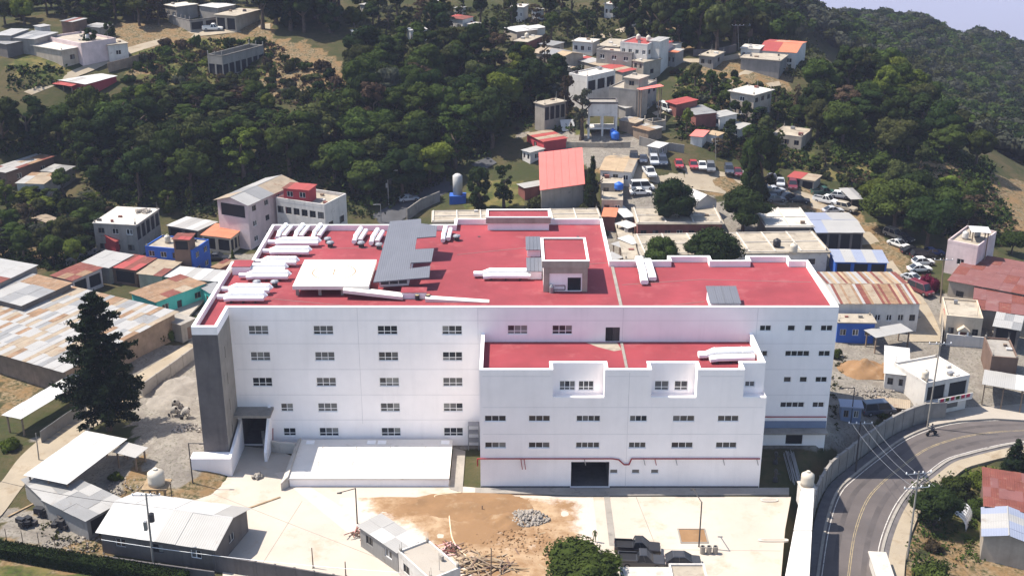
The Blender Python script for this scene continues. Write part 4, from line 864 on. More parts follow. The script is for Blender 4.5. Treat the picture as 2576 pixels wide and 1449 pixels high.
house('white roofed annex between pink house and white three storey house', '11', (0,442), (190,447), (312,385), 8.4, 'beige', ['metal_new','metal_white'], 'shed', (3,2), .2)
t = house('bright blue walled house with pale flat roof', '10', (1400,1010), (1862,1052), (2062,950), 5.4, 'blue', 'concrete_pale', par=.25, f=(4,2), r=(2,2))
water_tank('cream water tank on the blue house roof', t, .3, .5)
house('rust red roofed rooftop hut on the blue house', '10', (1670,932), (1822,937), (1935,885), 2.3, 'brown', ['rust_red','roof_red'], 'shed', (3,2), .1, lift=5.4, name='rooftop_room', cat='room', bays_f=1)
house('rust red roof nearest the warehouse in the row of small houses', '10', (500,1282), (700,1332), (985,1212), 3.2, 'pinkwhite', ['rust_red','rust_red','rust'], 'shed', (3,3), .2, bays_r=2)
house('smooth grey white roof in the row of small houses', '10', (790,1162), (1050,1207), (1240,1082), 3.2, 'grey', ['metal_grey','metal_white'], 'shed', (3,2), .2)
house('bright red rusted roof in the middle of the row of small houses', '10', (1085,1200), (1312,1232), (1492,1112), 3.2, 'brown', ['rust_red','roof_red'], 'shed', (4,2), .2, bays_f=1)
house('half red half pale roof at the blue house end of the row', '10', (1335,1262), (1557,1287), (1722,1152), 3.2, 'beige', ['rust_red','rust_pale','rust_red'], 'shed', (3,2), .2)
house('long white metal roof lying against the hospital parapet edge', '10', (1590,1292), (2112,1342), (2182,1242), 3.0, 'grey', ['metal_new','metal_white'], 'shed', (6,1), .1)
house('teal walled house with rust and ochre roof beside the courtyard', None, (331,736), (393,759), (485,703), 3.3, 'teal', ['rust','rust_red','rust_pale','rust'], 'shed', (3,4), .1, r=(3,1), door=('r',.45))
house('small teal hut between courtyard and hospital parapet', None, (505,722), (530,738), (552,720), 3.0, 'teal', ['metal_grey'], 'shed', (2,2), .1, door=('f',.6), name='hut', cat='hut')
house('grey walled shed with red door behind the concrete tower', None, (402,803), (455,818), (478,800), 3.0, 'concrete', ['concrete'], 'flat', door=('r',.6), name='shed', cat='shed')
house('small rust red roof tucked beside the blue house', '10', (2050,1200), (2120,1215), (2230,1140), 2.6, 'brick', ['rust_red','rust'], 'shed', (2,2), .1, name='shed', cat='shed')
# --- hill houses in the upper corner beyond the forest
t = house('long beige block house with pale roof on the hill road', '00', (150,415), (592,490), (775,455), 4.0, 'beige', 'concrete_white', r=(1,1), ov=.3)
t2 = house('pinkish white house stepping up behind the beige block house', '00', (450,372), (780,440), (900,345), 5.0, 'pinkwhite', 'beige', par=.5, f=(3,1))
water_tank('white water tank on the pinkish white hill house', t2, .7, .5, 'white')
house('brown hut with striped sheet roof above the pinkish white house', '00', (590,207), (700,217), (805,180), 3.0, 'brown', ['metal_grey','rust_red','metal_white'], 'shed', (3,1), .2, lift=1.5, name='hut', cat='hut')
house('wide grey white roof at the hilltop by the picture border', '00', (90,367), (332,382), (440,310), 3.8, 'grey', ['metal_white','metal_grey'], 'shed', (4,2), .2)
house('long pale roof behind the wide grey white hilltop roof', '00', (-60,342), (102,347), (312,287), 4.2, 'grey', ['metal_white'], 'shed', (3,3), .2)
house('low grey roof at the picture border below the hilltop roofs', '00', (-40,412), (62,432), (182,387), 3.4, 'darkwall', ['metal_grey'], 'shed', (3,2), .2)
house('grey shed roof beside the brown hilltop hut', '00', (815,257), (962,272), (1032,235), 3.0, 'beige', ['metal_grey','metal_white'], 'shed', (2,2), .2, name='shed', cat='shed')
house('tiny white shed above the hilltop roofs', '00', (330,252), (392,266), (436,240), 2.4, 'white', ['metal_white'], 'shed', (2,1), .1, name='shed', cat='shed')
house('white side building behind the two dark garden trees', '00', (960,402), (1042,442), (1142,382), 4.0, 'white', 'concrete_pale', f=(1,1), r=(1,1))
t = house('red house with white metal roof at the forest top', '00', (540,772), (832,817), (1112,737), 3.4, 'red', ['metal_new','metal_new','metal_white'], 'shed', (5,2), .3, f=(2,1))
house('red sheet porch roof before the red forest house', '00', (520,812), (690,835), (745,795), 2.5, 'red', ['roof_red'], 'shed', (3,1), .3, open_=True, name='porch', cat='porch', posts=3)
house('unfinished grey concrete frame house with column stubs on the slope', '00', (2000,527), (2142,542), (2482,432), 5.5, 'concrete', 'concrete', 'open_top', bays_f=2, bays_r=7, bay_h=(.1,.6))
house('roofless grey block walls beside the hill road', '00', (1625,150), (1830,198), (2082,112), 3.2, 'grey', 'grey', 'open_top', bays_r=3, bay_h=(.2,.8), name='ruin', cat='ruin')
house('brown fronted house with flat grey roof at the end of the hill road', '00', (2080,147), (2272,160), (2445,97), 4.2, 'beige', 'concrete_pale', bays_f=2, ov=.4)
house('bright white metal roof behind the roofless walls', '00', (1925,57), (2102,82), (2242,47), 4.0, 'grey', ['metal_new'], 'shed', (4,2), .2)
house('grey block house at the top picture border behind roofless walls', '00', (1590,52), (1702,72), (1792,27), 4.0, 'grey', 'concrete_white', f=(2,1))
house('tiny white roof behind the dark hilltop trees', '01', (925,295), (957,312), (977,280), 3, 'white', ['metal_new'], 'shed', (2,1), .1, name='shed', cat='shed')
house('slim white roof above the round forest crown', '01', (1465,277), (1495,297), (1612,257), 3, 'white', ['metal_new'], 'shed', (2,2), .1)
house('hazy red roofed house beyond the forest', '01', (1850,172), (2002,192), (2062,160), 4, 'white', ['roof_red','rust_red'], 'shed', (3,2), .2, f=(2,1))
house('white terrace block below the hazy red roofed house', '01', (1940,217), (2082,242), (2152,225), 3, 'white', 'concrete_white', f=(2,1))
house('little red roofed cabin deep inside the forest', '01', (1870,882), (1932,927), (2012,880), 3, 'brown', ['rust_red','metal_white'], 'shed', (2,2), .1, name='cabin', cat='cabin')
# --- the town on the slope
t = house('grey two storey terrace house in the middle of the town cluster', '02', (830,490), (1172,527), (1322,490), 6.0, 'grey', 'beige', f=(3,2), r=(2,2), par=.4)
t = house('white upper house with tanks on its red terrace', '02', (1060,417), (1322,442), (1482,392), 7.6, 'white', 'roof_red', f=(4,2), r=(3,2), par=.3, lift=.5)
water_tank('cream tank standing highest on the red terrace', t, .35, .6); water_tank('second cream tank on the red terrace toward the trees', t, .75, .55)
house('white metal roof covering the end of the red terrace house', '02', (1340,395), (1440,405), (1500,365), 8.3, 'white', ['metal_white'], 'shed', (3,1), .1)
t = house('pinkish white corner house with red awning in the town', '02', (1322,440), (1442,452), (1492,398), 6.0, 'pinkwhite', 'roof_red', f=(2,2), r=(1,2))
house('red tiled awning below the pinkish corner house', '02', (1298,560), (1420,572), (1468,530), 2.8, 'grey', ['roof_red'], 'shed', (3,1), .4, bays_f=2, name='awning', cat='awning')
house('low white house with tank tower at the town edge', '02', (600,402), (792,417), (832,385), 3.4, 'white', 'concrete_white', f=(3,1))
house('small white cottage beside the tall dark pines', '02', (1490,422), (1592,437), (1626,412), 3.0, 'white', ['metal_white'], 'shed', (3,1), .2)
house('grey wooden house with white and orange roof by the lane', '02', (1480,502), (1592,517), (1692,482), 3.6, 'metal_grey', ['metal_white','metal_white','roof_orange'], 'shed', (3,2), .4, f=(3,1))
house('long narrow shed roof striped red and white in the town', '02', (560,560), (1082,702), (1172,662), 3.6, 'beige', ['roof_red','rust_pale','roof_red','metal_white'], 'shed', (10,1), .3, name='shed', cat='shed')
house('beige gabled house at the forest end of the striped shed', '02', (205,502), (482,560), (540,490), 4.0, 'beige', ['rust_pale','metal_grey','roof_tan'], 'gable', (3,1), ridge=.8, f=(2,1))
house('long flat white roofed hall with big dark windows in the town', '02', (742,752), (1012,692), (965,632), 6.0, 'white', 'concrete_white', bays_f=3, bay_h=(.45,.85), par=.3)
house('pale roof peeping out between trees beside the white hall', '02', (290,670), (420,690), (520,640), 3.5, 'beige', 'concrete_white')
t = house('grey block corner house with bare walls and red tank roof', '02', (950,852), (1217,882), (1452,792), 6.6, 'grey', 'concrete_pale', par=.3, r=(4,2), f=(0,1))
house('beige rooftop room on the grey block corner house', '02', (1100,752), (1240,770), (1370,742), 2.6, 'beige', 'beige', lift=6.6, f=(1,1), name='rooftop_room', cat='room')
house('bright red awning on the grey block corner house roof', '02', (1235,860), (1262,872), (1390,800), 1.6, 'red', ['roof_coral'], 'shed', (2,2), .5, lift=6.6, open_=True, name='awning', cat='awning', posts=2)
water_tank('cream tank on the rooftop of the grey block corner house', t, .68, .75, hh=1.5)
water_tank('white tank on the terrace corner of the grey block house', t, .3, .6, 'white')
house('white sheet roof at the foot of the grey block corner house', '02', (1010,1012), (1112,1047), (1206,1002), 3.0, 'grey', ['metal_white'], 'shed', (3,2), .2)
house('grey concrete frame house with open balcony beside the tall thin tree', '02', (330,1020), (532,982), (505,945), 5.0, 'concrete', 'concrete_pale', bays_f=4, bay_h=(.3,.9))
house('rusty pink roofed red hut by the water tower lane', '02', (160,1292), (322,1372), (462,1297), 3.2, 'red', ['rust_pale','roof_red','rust_pale'], 'shed', (4,2), .2, f=(1,1))
house('dark red sheet roof in the lower town beside the green roof', '02', (1500,982), (1602,1012), (1712,942), 3.0, 'brick', ['roof_red'], 'shed', (3,2), .3)
house('pale green grey sheet roof in the lower town', '02', (1650,1042), (1792,1112), (1906,1047), 2.9, 'brick', ['metal_grey'], 'shed', (4,2), .2)
house('tall beige house with plain white roof above the lower town', '02', (2125,882), (2352,922), (2492,867), 6.0, 'beige', 'concrete_white', r=(3,2), f=(1,2), ov=.5)
house('small white sheet roof between green roof and tall beige house', '02', (1920,1097), (2022,1132), (2126,1082), 2.8, 'white', ['metal_white'], 'shed', (3,2), .2, f=(2,1))
house('weathered sheet roof right behind the water tower frame', '02', (1050,1162), (1202,1192), (1282,1167), 2.8, 'wood', ['metal_grey','rust_pale'], 'shed', (3,1), .2, name='shack', cat='shack')
house('rusty patched shack roof over the dirt bank', '02', (1185,1227), (1332,1267), (1412,1217), 2.8, 'wood', ['rust','rust_pale','metal_white'], 'shed', (3,2), .2, name='shack', cat='shack')
house('roofless grey compound behind the rusty patched shack', '02', (1370,1182), (1502,1162), (1582,1112), 2.4, 'beige', 'grey', 'open_top')
house('red tarp roof hidden among garden shrubs', '02', (1740,1312), (1852,1324), (1882,1262), 2.4, 'white', ['roof_coral'], 'shed', (2,1), .3, name='shack', cat='shack')
house('red and cream tarp roof next to the shrubs', '02', (1900,1292), (2002,1314), (2036,1284), 2.4, 'white', ['roof_coral','roof_tan'], 'shed', (3,1), .3, name='shack', cat='shack')
house('large orange red gabled roof on the far town knoll', '03', (-20,488), (336,512), (316,400), 4.2, 'white', ['roof_orange','roof_red','roof_orange'], 'gable', (4,1), ridge=.9, f=(3,1))
house('pale flat roofed house beside the orange red gabled roof', '02', (2225,470), (2402,482), (2440,445), 3.2, 'white', 'concrete_white', f=(3,1))
house('plain grey block building below the orange red gabled roof', '02', (2225,562), (2600,592), (2770,545), 4.4, 'grey', 'concrete_pale', f=(0,1), ov=.3)
house('lone hut with grey roof beside the far lamp post', '02', (2210,240), (2292,257), (2346,245), 3.0, 'brown', ['metal_white'], 'shed', (2,1), .2, name='hut', cat='hut')
house('hazy white house near the top border above the town', '02', (0,72), (122,77), (212,50), 4.0, 'white', 'concrete_white', f=(3,1))
house('small hazy white house at the top border beside big pines', '02', (908,42), (990,48), (1002,18), 4.0, 'white', 'concrete_white', f=(2,1))
house('white gabled sheet roof above the forest end of town', '02', (-60,272), (62,312), (112,242), 3.2, 'beige', ['metal_new'], 'shed', (2,2), .2)
house('round ended white roof beside the white gabled sheet roof', '02', (125,262), (190,285), (235,232), 3.0, 'white', ['metal_new'], 'shed', (2,2), .2)
t = house('brick red house with tank at the forest end of town', '02', (35,402), (162,412), (266,352), 3.4, 'brick', 'concrete_pale', r=(2,1))
water_tank('cream tank on the brick red house', t, .4, .5)
house('cream flat roofed house at the foot of the big tree knoll', '03', (110,1292), (392,1327), (457,1247), 3.2, 'beige', 'concrete_pale', f=(3,1), par=.1)
house('far white farmhouse on a clearing in the hazy slope', '03', (2010,580), (2080,596), (2130,568), 3.0, 'white', ['metal_white'], 'shed', (2,1), .2, f=(2,1))
house('far white sheet roof on the hazy slope clearing', '03', (2110,560), (2150,570), (2180,545), 3.0, 'white', ['metal_new'], 'shed', (2,1), .2)
house('far orange roofed hut on the hazy slope', '03', (1925,515), (1965,522), (1998,500), 2.8, 'beige', ['roof_orange'], 'shed', (2,1), .2, name='hut', cat='hut')
house('tiny white house at the foot of the hazy rounded hill', '03', (870,210), (905,216), (930,202), 3, 'white', ['metal_new'], 'shed', (2,1), .1)
house('tiny hazy house below the rounded hill saddle', '03', (925,290), (945,296), (962,282), 3, 'white', ['metal_white'], 'shed', (2,1), .1)
house('little pale house in the saddle between the hazy hills', '03', (1735,338), (1770,345), (1800,325), 3, 'white', ['metal_new'], 'shed', (2,1), .1)
house('cream house half hidden in the big tree knoll', '03', (935,510), (975,520), (1000,500), 3, 'cream', ['roof_tan'], 'shed', (2,1), .1)
for lab, T, A, B, Cc in (('hazy pale house left of the town water tanks', '01', (1700,8), (1760,14), (1800,2)), ('small hazy roof above the red roofed house beyond the forest', '01', (1925,78), (1970,84), (1995,66)), ('hazy white house over the forest rim', '01', (1010,45), (1055,52), (1080,38)), ('pale hazy house beside the winding track', '02', (205,95), (260,102), (300,84))):
    house(lab.replace('left of the town water tanks', 'at the top border beyond the forest'), T, A, B, Cc, 3.2, 'white', ['metal_white'], 'shed', (2,1), .1, f=(2,1))
# --- old hospital wards behind the new block
gz = at(1420, 500).z; kr = [atz(1358,479,gz+4.2), atz(1472,463,gz+4.2), atz(1465,371,gz+7.6), atz(1355,384,gz+7.6)]; o_ = kr[0].copy(); o_.z = gz
t = thing('hall', 'big plain coral red sheet roof behind the hospital', 'hall', o_); q = MB(); kl = [p-o_ for p in kr]; cen_ = sum(kl, Vector())/4; ins = [p+(cen_-p)*.07 for p in kl]
q.prism([(p.x, p.y) for p in ins], -1.5, [p.z-.3 for p in ins]); q.build('wall', 'concrete', t)
for i in range(6):
    a, b = i/6, (i+1)/6-.004; c4 = [kl[0].lerp(kl[1], a), kl[0].lerp(kl[1], b), kl[3].lerp(kl[2], b), kl[3].lerp(kl[2], a)]; q = MB(); q.hexa([p-Vector((0,0,.1)) for p in c4], c4); q.build('roof_sheet', 'roof_coral', t)
t['_W'] = 10.; t['_D'] = 12.; t['_h'] = 7.0
house('little white porch roof beside the coral red hall', '12', (75,405), (140,440), (280,378), 2.6, 'brick', ['metal_white','metal_white','roof_red'], 'shed', (3,1), .1, name='porch', cat='porch')
house('tan hipped roof cottage beyond the covered walkway', '12', (868,262), (1162,285), (1152,142), 3.0, 'white', ['roof_tan','roof_tan','rust_pale'], 'gable', (4,1), ridge=1.1, f=(3,1))
house('low flat utility block crossed by pipes behind the walkway', '12', (870,400), (1090,405), (1060,310), 3.0, 'beige', 'concrete_pale', par=.2, f=(2,1), name='utility_block', cat='building')
house('second low utility block with blue tank behind the walkway', '12', (880,560), (1085,565), (1085,440), 3.2, 'beige', 'concrete_pale', par=.2, f=(2,1), name='utility_block', cat='building')
house('white tent shaped roof between the two round trees', '12', (1780,592), (1990,552), (2062,440), 3.4, 'white', ['metal_new'], 'gablev', (2,1), ridge=1.4, name='pavilion', cat='pavilion')
house('pale weathered flat roof ward behind the round tree pair', '12', (1230,786), (2042,786), (2010,640), 3.8, 'brick', 'concrete_pale', f=(7,1), ov=.4, name='ward', cat='building')
house('old flat roofed ward with beam grid behind the dome tree', None, (1622,642), (2082,634), (2066,585), 3.8, 'white', 'concrete_pale', r=(1,1), f=(6,1), ov=.5, name='ward', cat='building')
house('beige old ward roof hidden behind the hospital parapet', None, (1088,560), (1512,553), (1508,527), 3.4, 'beige', 'concrete_pale', f=(8,1), name='ward', cat='building')
house('pale grid roofed ward next to the blue grey metal roof', '13', (50,817), (500,817), (402,642), 3.8, 'darkwall', 'concrete_white', f=(4,1), name='ward', cat='building')
house('wide blue grey and white metal roof over the open workshop', '13', (540,867), (987,867), (810,682), 4.0, 'darkwall', ['metal_blue','metal_white','metal_white'], 'gable', (4,1), ridge=.5, bays_f=4, bay_h=(.05,.9), name='workshop', cat='workshop')
house('blue grey lean-to metal roof beside the ward wall', '13', (720,1150), (1216,1160), (1095,1042), 3.2, 'blue', ['metal_blue','metal_white'], 'shed', (5,1), .4, bays_f=3, bay_h=(.1,.9), name='lean_to', cat='shed')
house('long hall with cream and rust striped sheet roof beside the hospital', None, (2110,763), (2314,763), (2254,686), 5.0, 'white', ['rust_pale','rust_pale','rust','roof_tan','rust_pale','rust_red','metal_white','rust'], 'gable', (30,1), ridge=.6, f=(7,1), name='hall', cat='hall')
house('long beige roof of the covered walkway to the old wards', '12', (1105,1130), (1232,1130), (1022,440), 3.0, 'beige', 'concrete_pale', open_=True, posts=2, name='covered_walkway', cat='walkway')
for i, (A, B, Cc) in enumerate((((1100,720),(1192,712),(1175,545)), ((1130,828),(1222,800),(1205,730)), ((1175,982),(1268,955),(1245,870)), ((985,980),(1062,1010),(1050,905)), ((1000,1130),(1075,1110),(1060,1040)))):
    house(('long white sheet awning at the far end of the covered walkway','white sheet awning in the middle of the covered walkway','bright white sheet awning nearest the dome tree','grey white awning across the walkway from the bright white one','small cream awning at the hospital end of the walkway')[i], '12', A, B, Cc, 2.7, 'white', ['metal_new' if i < 3 else 'metal_white'], 'shed', (2,1), .15, open_=True, posts=2, name='awning', cat='awning')
house('small orange red roof against the covered walkway', '12', (890,712), (1008,718), (990,635), 3.0, 'brick', ['roof_orange'], 'shed', (3,1), .2, name='shed', cat='shed')
house('faded pink sheet roof shed by the parking lot', '13', (262,332), (512,372), (588,322), 2.4, 'beige', ['roof_red','rust_pale','roof_red'], 'shed', (4,1), .2, bays_f=2, name='shed', cat='shed')
house('ragged white tarp shelter by the dirt street bend', '13', (870,548), (985,545), (968,440), 2.2, 'wood', ['metal_grey','metal_white'], 'shed', (3,1), .2, open_=True, name='shelter', cat='shelter', posts=2)
# --- houses beyond the alley beside the road
t = house('pinkish two storey house with cluttered roof terrace by the alley', '13', (1800,962), (2092,1022), (2262,880), 6.0, 'pinkwhite', 'concrete_pale', par=.5, f=(1,1), r=(1,1))
water_tank('white tank on the pinkish house terrace', t, .35, .35, 'white'); water_tank('silver tank on the pinkish house terrace', t, .6, .6, 'steel')
house('white sheet roof above the pinkish house terrace', '13', (2040,862), (2205,872), (2212,822), 2.2, 'white', ['metal_new'], 'shed', (3,1), .05, lift=6, open_=True, name='shelter', cat='shelter', posts=2)
house('wide brownish red flat roof house across the alley', None, (2388,705), (2640,752), (2640,672), 4.4, 'beige', ['roof_brown','roof_brown','rust_red','roof_brown'], 'shed', (8,4), .1, f=(4,1))
house('brownish red lower roof house behind the cream gate', None, (2450,775), (2640,800), (2640,730), 4.2, 'beige', ['roof_brown','rust_red','roof_brown'], 'shed', (6,3), .1)
house('cream house with little gabled portico and red tile awning', '23', (1790,310), (2140,340), (2160,170), 4.4, 'cream', 'concrete_pale', f=(3,1), door=('f',.5,.55), par=.4)
house('red tile awning over the cream house front', '23', (1785,288), (2120,308), (2125,255), 3.6, 'cream', ['roof_red','rust_red'], 'shed', (6,1), .5, open_=True, posts=0, name='awning', cat='awning', dmin=1.2)
house('grey white metal roof over a dark warehouse mouth', '23', (2250,392), (2492,432), (2500,300), 4.0, 'darkwall', ['metal_grey','metal_white'], 'shed', (3,2), .2, bays_f=1, bay_h=(.05,.95), name='warehouse', cat='warehouse')
t = house('white flat roofed shop with balcony of flowers by the road', '23', (1592,962), (2012,882), (2062,622), 5.4, 'white', 'concrete_white', par=.35, bays_f=2, bay_h=(.5,.92), name='shop', cat='shop')
water_tank('cream cluttered roof tank on the white shop', t, .12, .2, r=.5); 
house('long white roofed trailer building standing on the bank', '23', (1200,842), (1420,868), (1652,640), 3.0, 'white', ['metal_new'], 'shed', (2,6), .1, f=(2,1), name='trailer', cat='trailer')
house('broad white canopy roof on thin posts at the forecourt', '23', (2150,952), (2540,1017), (2545,885), 4.0, 'white', ['metal_new','metal_white'], 'shed', (4,1), .1, open_=True, posts=3, name='canopy', cat='canopy')
house('brown walled house with flat terrace behind the forecourt canopy', '23', (2225,700), (2480,720), (2500,540), 4.5, 'brown', 'concrete', par=.3)
house('dark blue walled house with cream flat roof beside the hospital corner', '23', (740,360), (1100,366), (1085,292), 3.6, 'blue', 'concrete_pale', f=(3,1))
house('crooked white sheet awning beside the dark blue house', '23', (1110,500), (1442,440), (1402,366), 3.0, 'grey', ['metal_white'], 'shed', (3,1), .1, open_=True, posts=2, name='awning', cat='awning')
house('torn white tarp roof over parked things by the retaining wall', '23', (1110,1150), (1420,1190), (1380,1110), 2.0, 'grey', ['metal_white','rust_pale'], 'shed', (3,1), .1, open_=True, posts=2, name='shelter', cat='shelter')
house('small blue grey guard booth beside the hospital corner', '23', (778,1172), (972,1184), (962,1128), 2.6, 'bluegrey', 'metal_blue', f=(2,1), name='guard_booth', cat='booth')
house('red brown patched roof house below the road bend', '33', (2165,765), (2600,835), (2600,480), 4.0, 'brown', ['rust_red','roof_brown','rust_red'], 'shed', (6,4), .2, name='house', cat='house')
house('white and pale blue gabled roof house below the road bend', '33', (2150,1058), (2620,1140), (2640,880), 3.8, 'beige', ['metal_white','metal_blue'], 'gablev', (4,1), ridge=.7)
# --- bottom yard
house('white parapet roof of the gatehouse at the bottom border', '32', (1560,1500), (1905,1500), (1875,1345), 3.0, 'white', 'concrete_pale', par=.25, name='gatehouse', cat='gatehouse')
house('low white flat roof beside the gatehouse', '32', (1090,1490), (1555,1490), (1548,1395), 2.4, 'white', 'concrete_white', name='gate_annex', cat='gatehouse')
cp2 = lambda x, y: (1208.7+x*.5862, y*.5862)
for lab, A, B, Cc, h, w, rf, kd, sh in (('small white hut beside the coral red hall', (180,645), (214,656), (236,628), 2.6, 'white', ['metal_white'], 'shed', (2,1)), ('small white shed standing before the lane wall', (720,628), (766,636), (776,612), 2.4, 'grey', ['metal_new'], 'shed', (2,1)), ('grey two storey block left bare beside the red terrace house', (505,198), (590,204), (628,174), 5.4, 'grey', 'concrete_pale', 'flat', (1,1)),
  ('narrow beige house wedged between white hall and lane', (655,262), (700,270), (722,245), 5.0, 'beige', 'concrete_pale', 'flat', (1,1)), ('rusty lean-to at the foot of the striped shed', (250,300), (330,312), (380,285), 2.6, 'beige', ['rust_pale','metal_white'], 'shed', (3,1)), ('low grey shack beside the water tower foot', (600,520), (660,530), (700,512), 2.4, 'wood', ['metal_white','rust_pale'], 'shed', (3,1)),
  ('tin roofed shack under the dark red roof', (795,440), (850,452), (890,435), 2.4, 'brick', ['rust_red','metal_grey'], 'shed', (2,1)), ('pale tin shack below the tall beige house', (1050,545), (1110,555), (1140,530), 2.2, 'white', ['metal_white'], 'shed', (2,1)), ('small block house behind the orange red knoll roof', (1240,195), (1290,200), (1320,180), 3.2, 'beige', ['rust_pale'], 'shed', (2,1)),
  ('weathered tin roof left of the brick red house'.replace('left of', 'next to'), (255,190), (310,198), (330,180), 3.0, 'beige', ['rust_pale','metal_grey'], 'shed', (2,1)), ('concrete slab house above the lane bend', (940,240), (1000,246), (1050,225), 3.0, 'grey', 'concrete_pale', 'flat', (1,1))):
    house(lab.replace(' left bare', ' bare walled'), None, cp2(*A), cp2(*B), cp2(*Cc), h, w, rf, kd, sh, .2, f=(2,1 if h < 4 else 2), r=(1,1))
# odds and ends on the flat roofs: rebar left standing for a next storey, block stacks, small tanks
g_ = random.Random(21)
for o in [o for o in C.objects if o.parent is None and '_W' in o]:
    if not any(c.name.split('.')[0] == 'roof' for c in o.children) or o['_W']*o['_D'] < 14: continue
    W_, D_, h_ = o['_W'], o['_D'], o['_h']+.16
    if g_.random() < .7:
        for x in (.2, W_-.2):
            for y in (.2, D_-.2):
                if g_.random() < .75: q = MB(); q.box(x-.12,y-.12,h_-.02,x+.12,y+.12,h_+g_.uniform(.2,.5)); [q.tube((x+a,y+b,h_), (x+a+g_.uniform(-.1,.1),y+b,h_+g_.uniform(.8,1.4)), .02, n=4) for a, b in ((-.07,-.07),(.07,.07))]; q.build('rebar_stub', 'concrete', o)
    for k in range(g_.randint(1, 3)):
        x, y, s_ = g_.uniform(.6, W_-.6), g_.uniform(.6, D_-.6), g_.uniform(.2,.5); q = MB(); q.box(x-s_,y-s_*.7,h_-.02,x+s_,y+s_*.7,h_+g_.uniform(.15,.6)); q.build('roof_clutter', g_.choice(['concrete','wood','white','brick','dark_steel','steel']), o)
    if g_.random() < .5: x, y = g_.uniform(.6, W_-.6), g_.uniform(.6, D_-.6); q = MB(); q.tube((x,y,h_-.02), (x,y,h_+2.2), .03, n=4); q.build('antenna', 'steel', o)
for o in [o for o in C.objects if o.parent is None and o.name.startswith('ward')]:      # concrete beams standing proud of the old ward roofs
    W_, D_, h_ = o['_W'], o['_D'], o['_h']+.16; nb = max(2, int(W_/4.2))
    for i in range(nb+1): x = .1+(W_-.2)*i/nb; q = MB(); q.box(x-.13,.0,h_-.01,x+.13,D_,h_+.22); q.build('roof_beam', 'concrete_white', o)
    for y in (.15, D_*.5, D_-.15): q = MB(); q.box(-.1,y-.1,h_-.012,W_+.1,y+.1,h_+.14); q.build('roof_beam', 'concrete_white', o)
# ================================================================ trees and shrubs
ICO_V = None
def ico():
    global ICO_V
    if ICO_V is None:
        import bmesh
        b = bmesh.new(); bmesh.ops.create_icosphere(b, subdivisions=2, radius=1.0)
        ICO_V = (np.array([v.co[:] for v in b.verts]), np.array([[v.index for v in f.verts] for f in b.faces])); b.free()
    return ICO_V
def leaves(cen, rad, n, q, g, flat=.75, out=1.06):
    """n small leaf quads spread over the shells of lobes (cen, rad)"""
    k = g.integers(0, len(cen), n) if np.ndim(rad) == 0 else g.choice(len(cen), n, p=rad**2/np.sum(rad**2))
    d = g.normal(size=(n,3)); d[:,2] = np.where(d[:,2] < -.35, -d[:,2], d[:,2]); d /= np.linalg.norm(d, axis=1)[:,None]
    p = cen[k]+d*(rad[k]*g.uniform(.82, out+.12, n))[:,None]*np.array([1,1,flat])
    nn = d+g.normal(size=(n,3))*.38; nn /= np.linalg.norm(nn, axis=1)[:,None]
    a = np.cross(nn, g.normal(size=(n,3))); a /= np.linalg.norm(a, axis=1)[:,None]; b = np.cross(nn, a)
    s = q*g.uniform(.55, 1.35, n)[:,None]; e = g.uniform(.45,.8,n)[:,None]
    v = np.stack([p-a*s*.6, p-b*s*e*.6, p+a*s*.6, p+b*s*e*.6], 1).reshape(-1,3)
    return v, np.arange(4*n).reshape(-1,4)
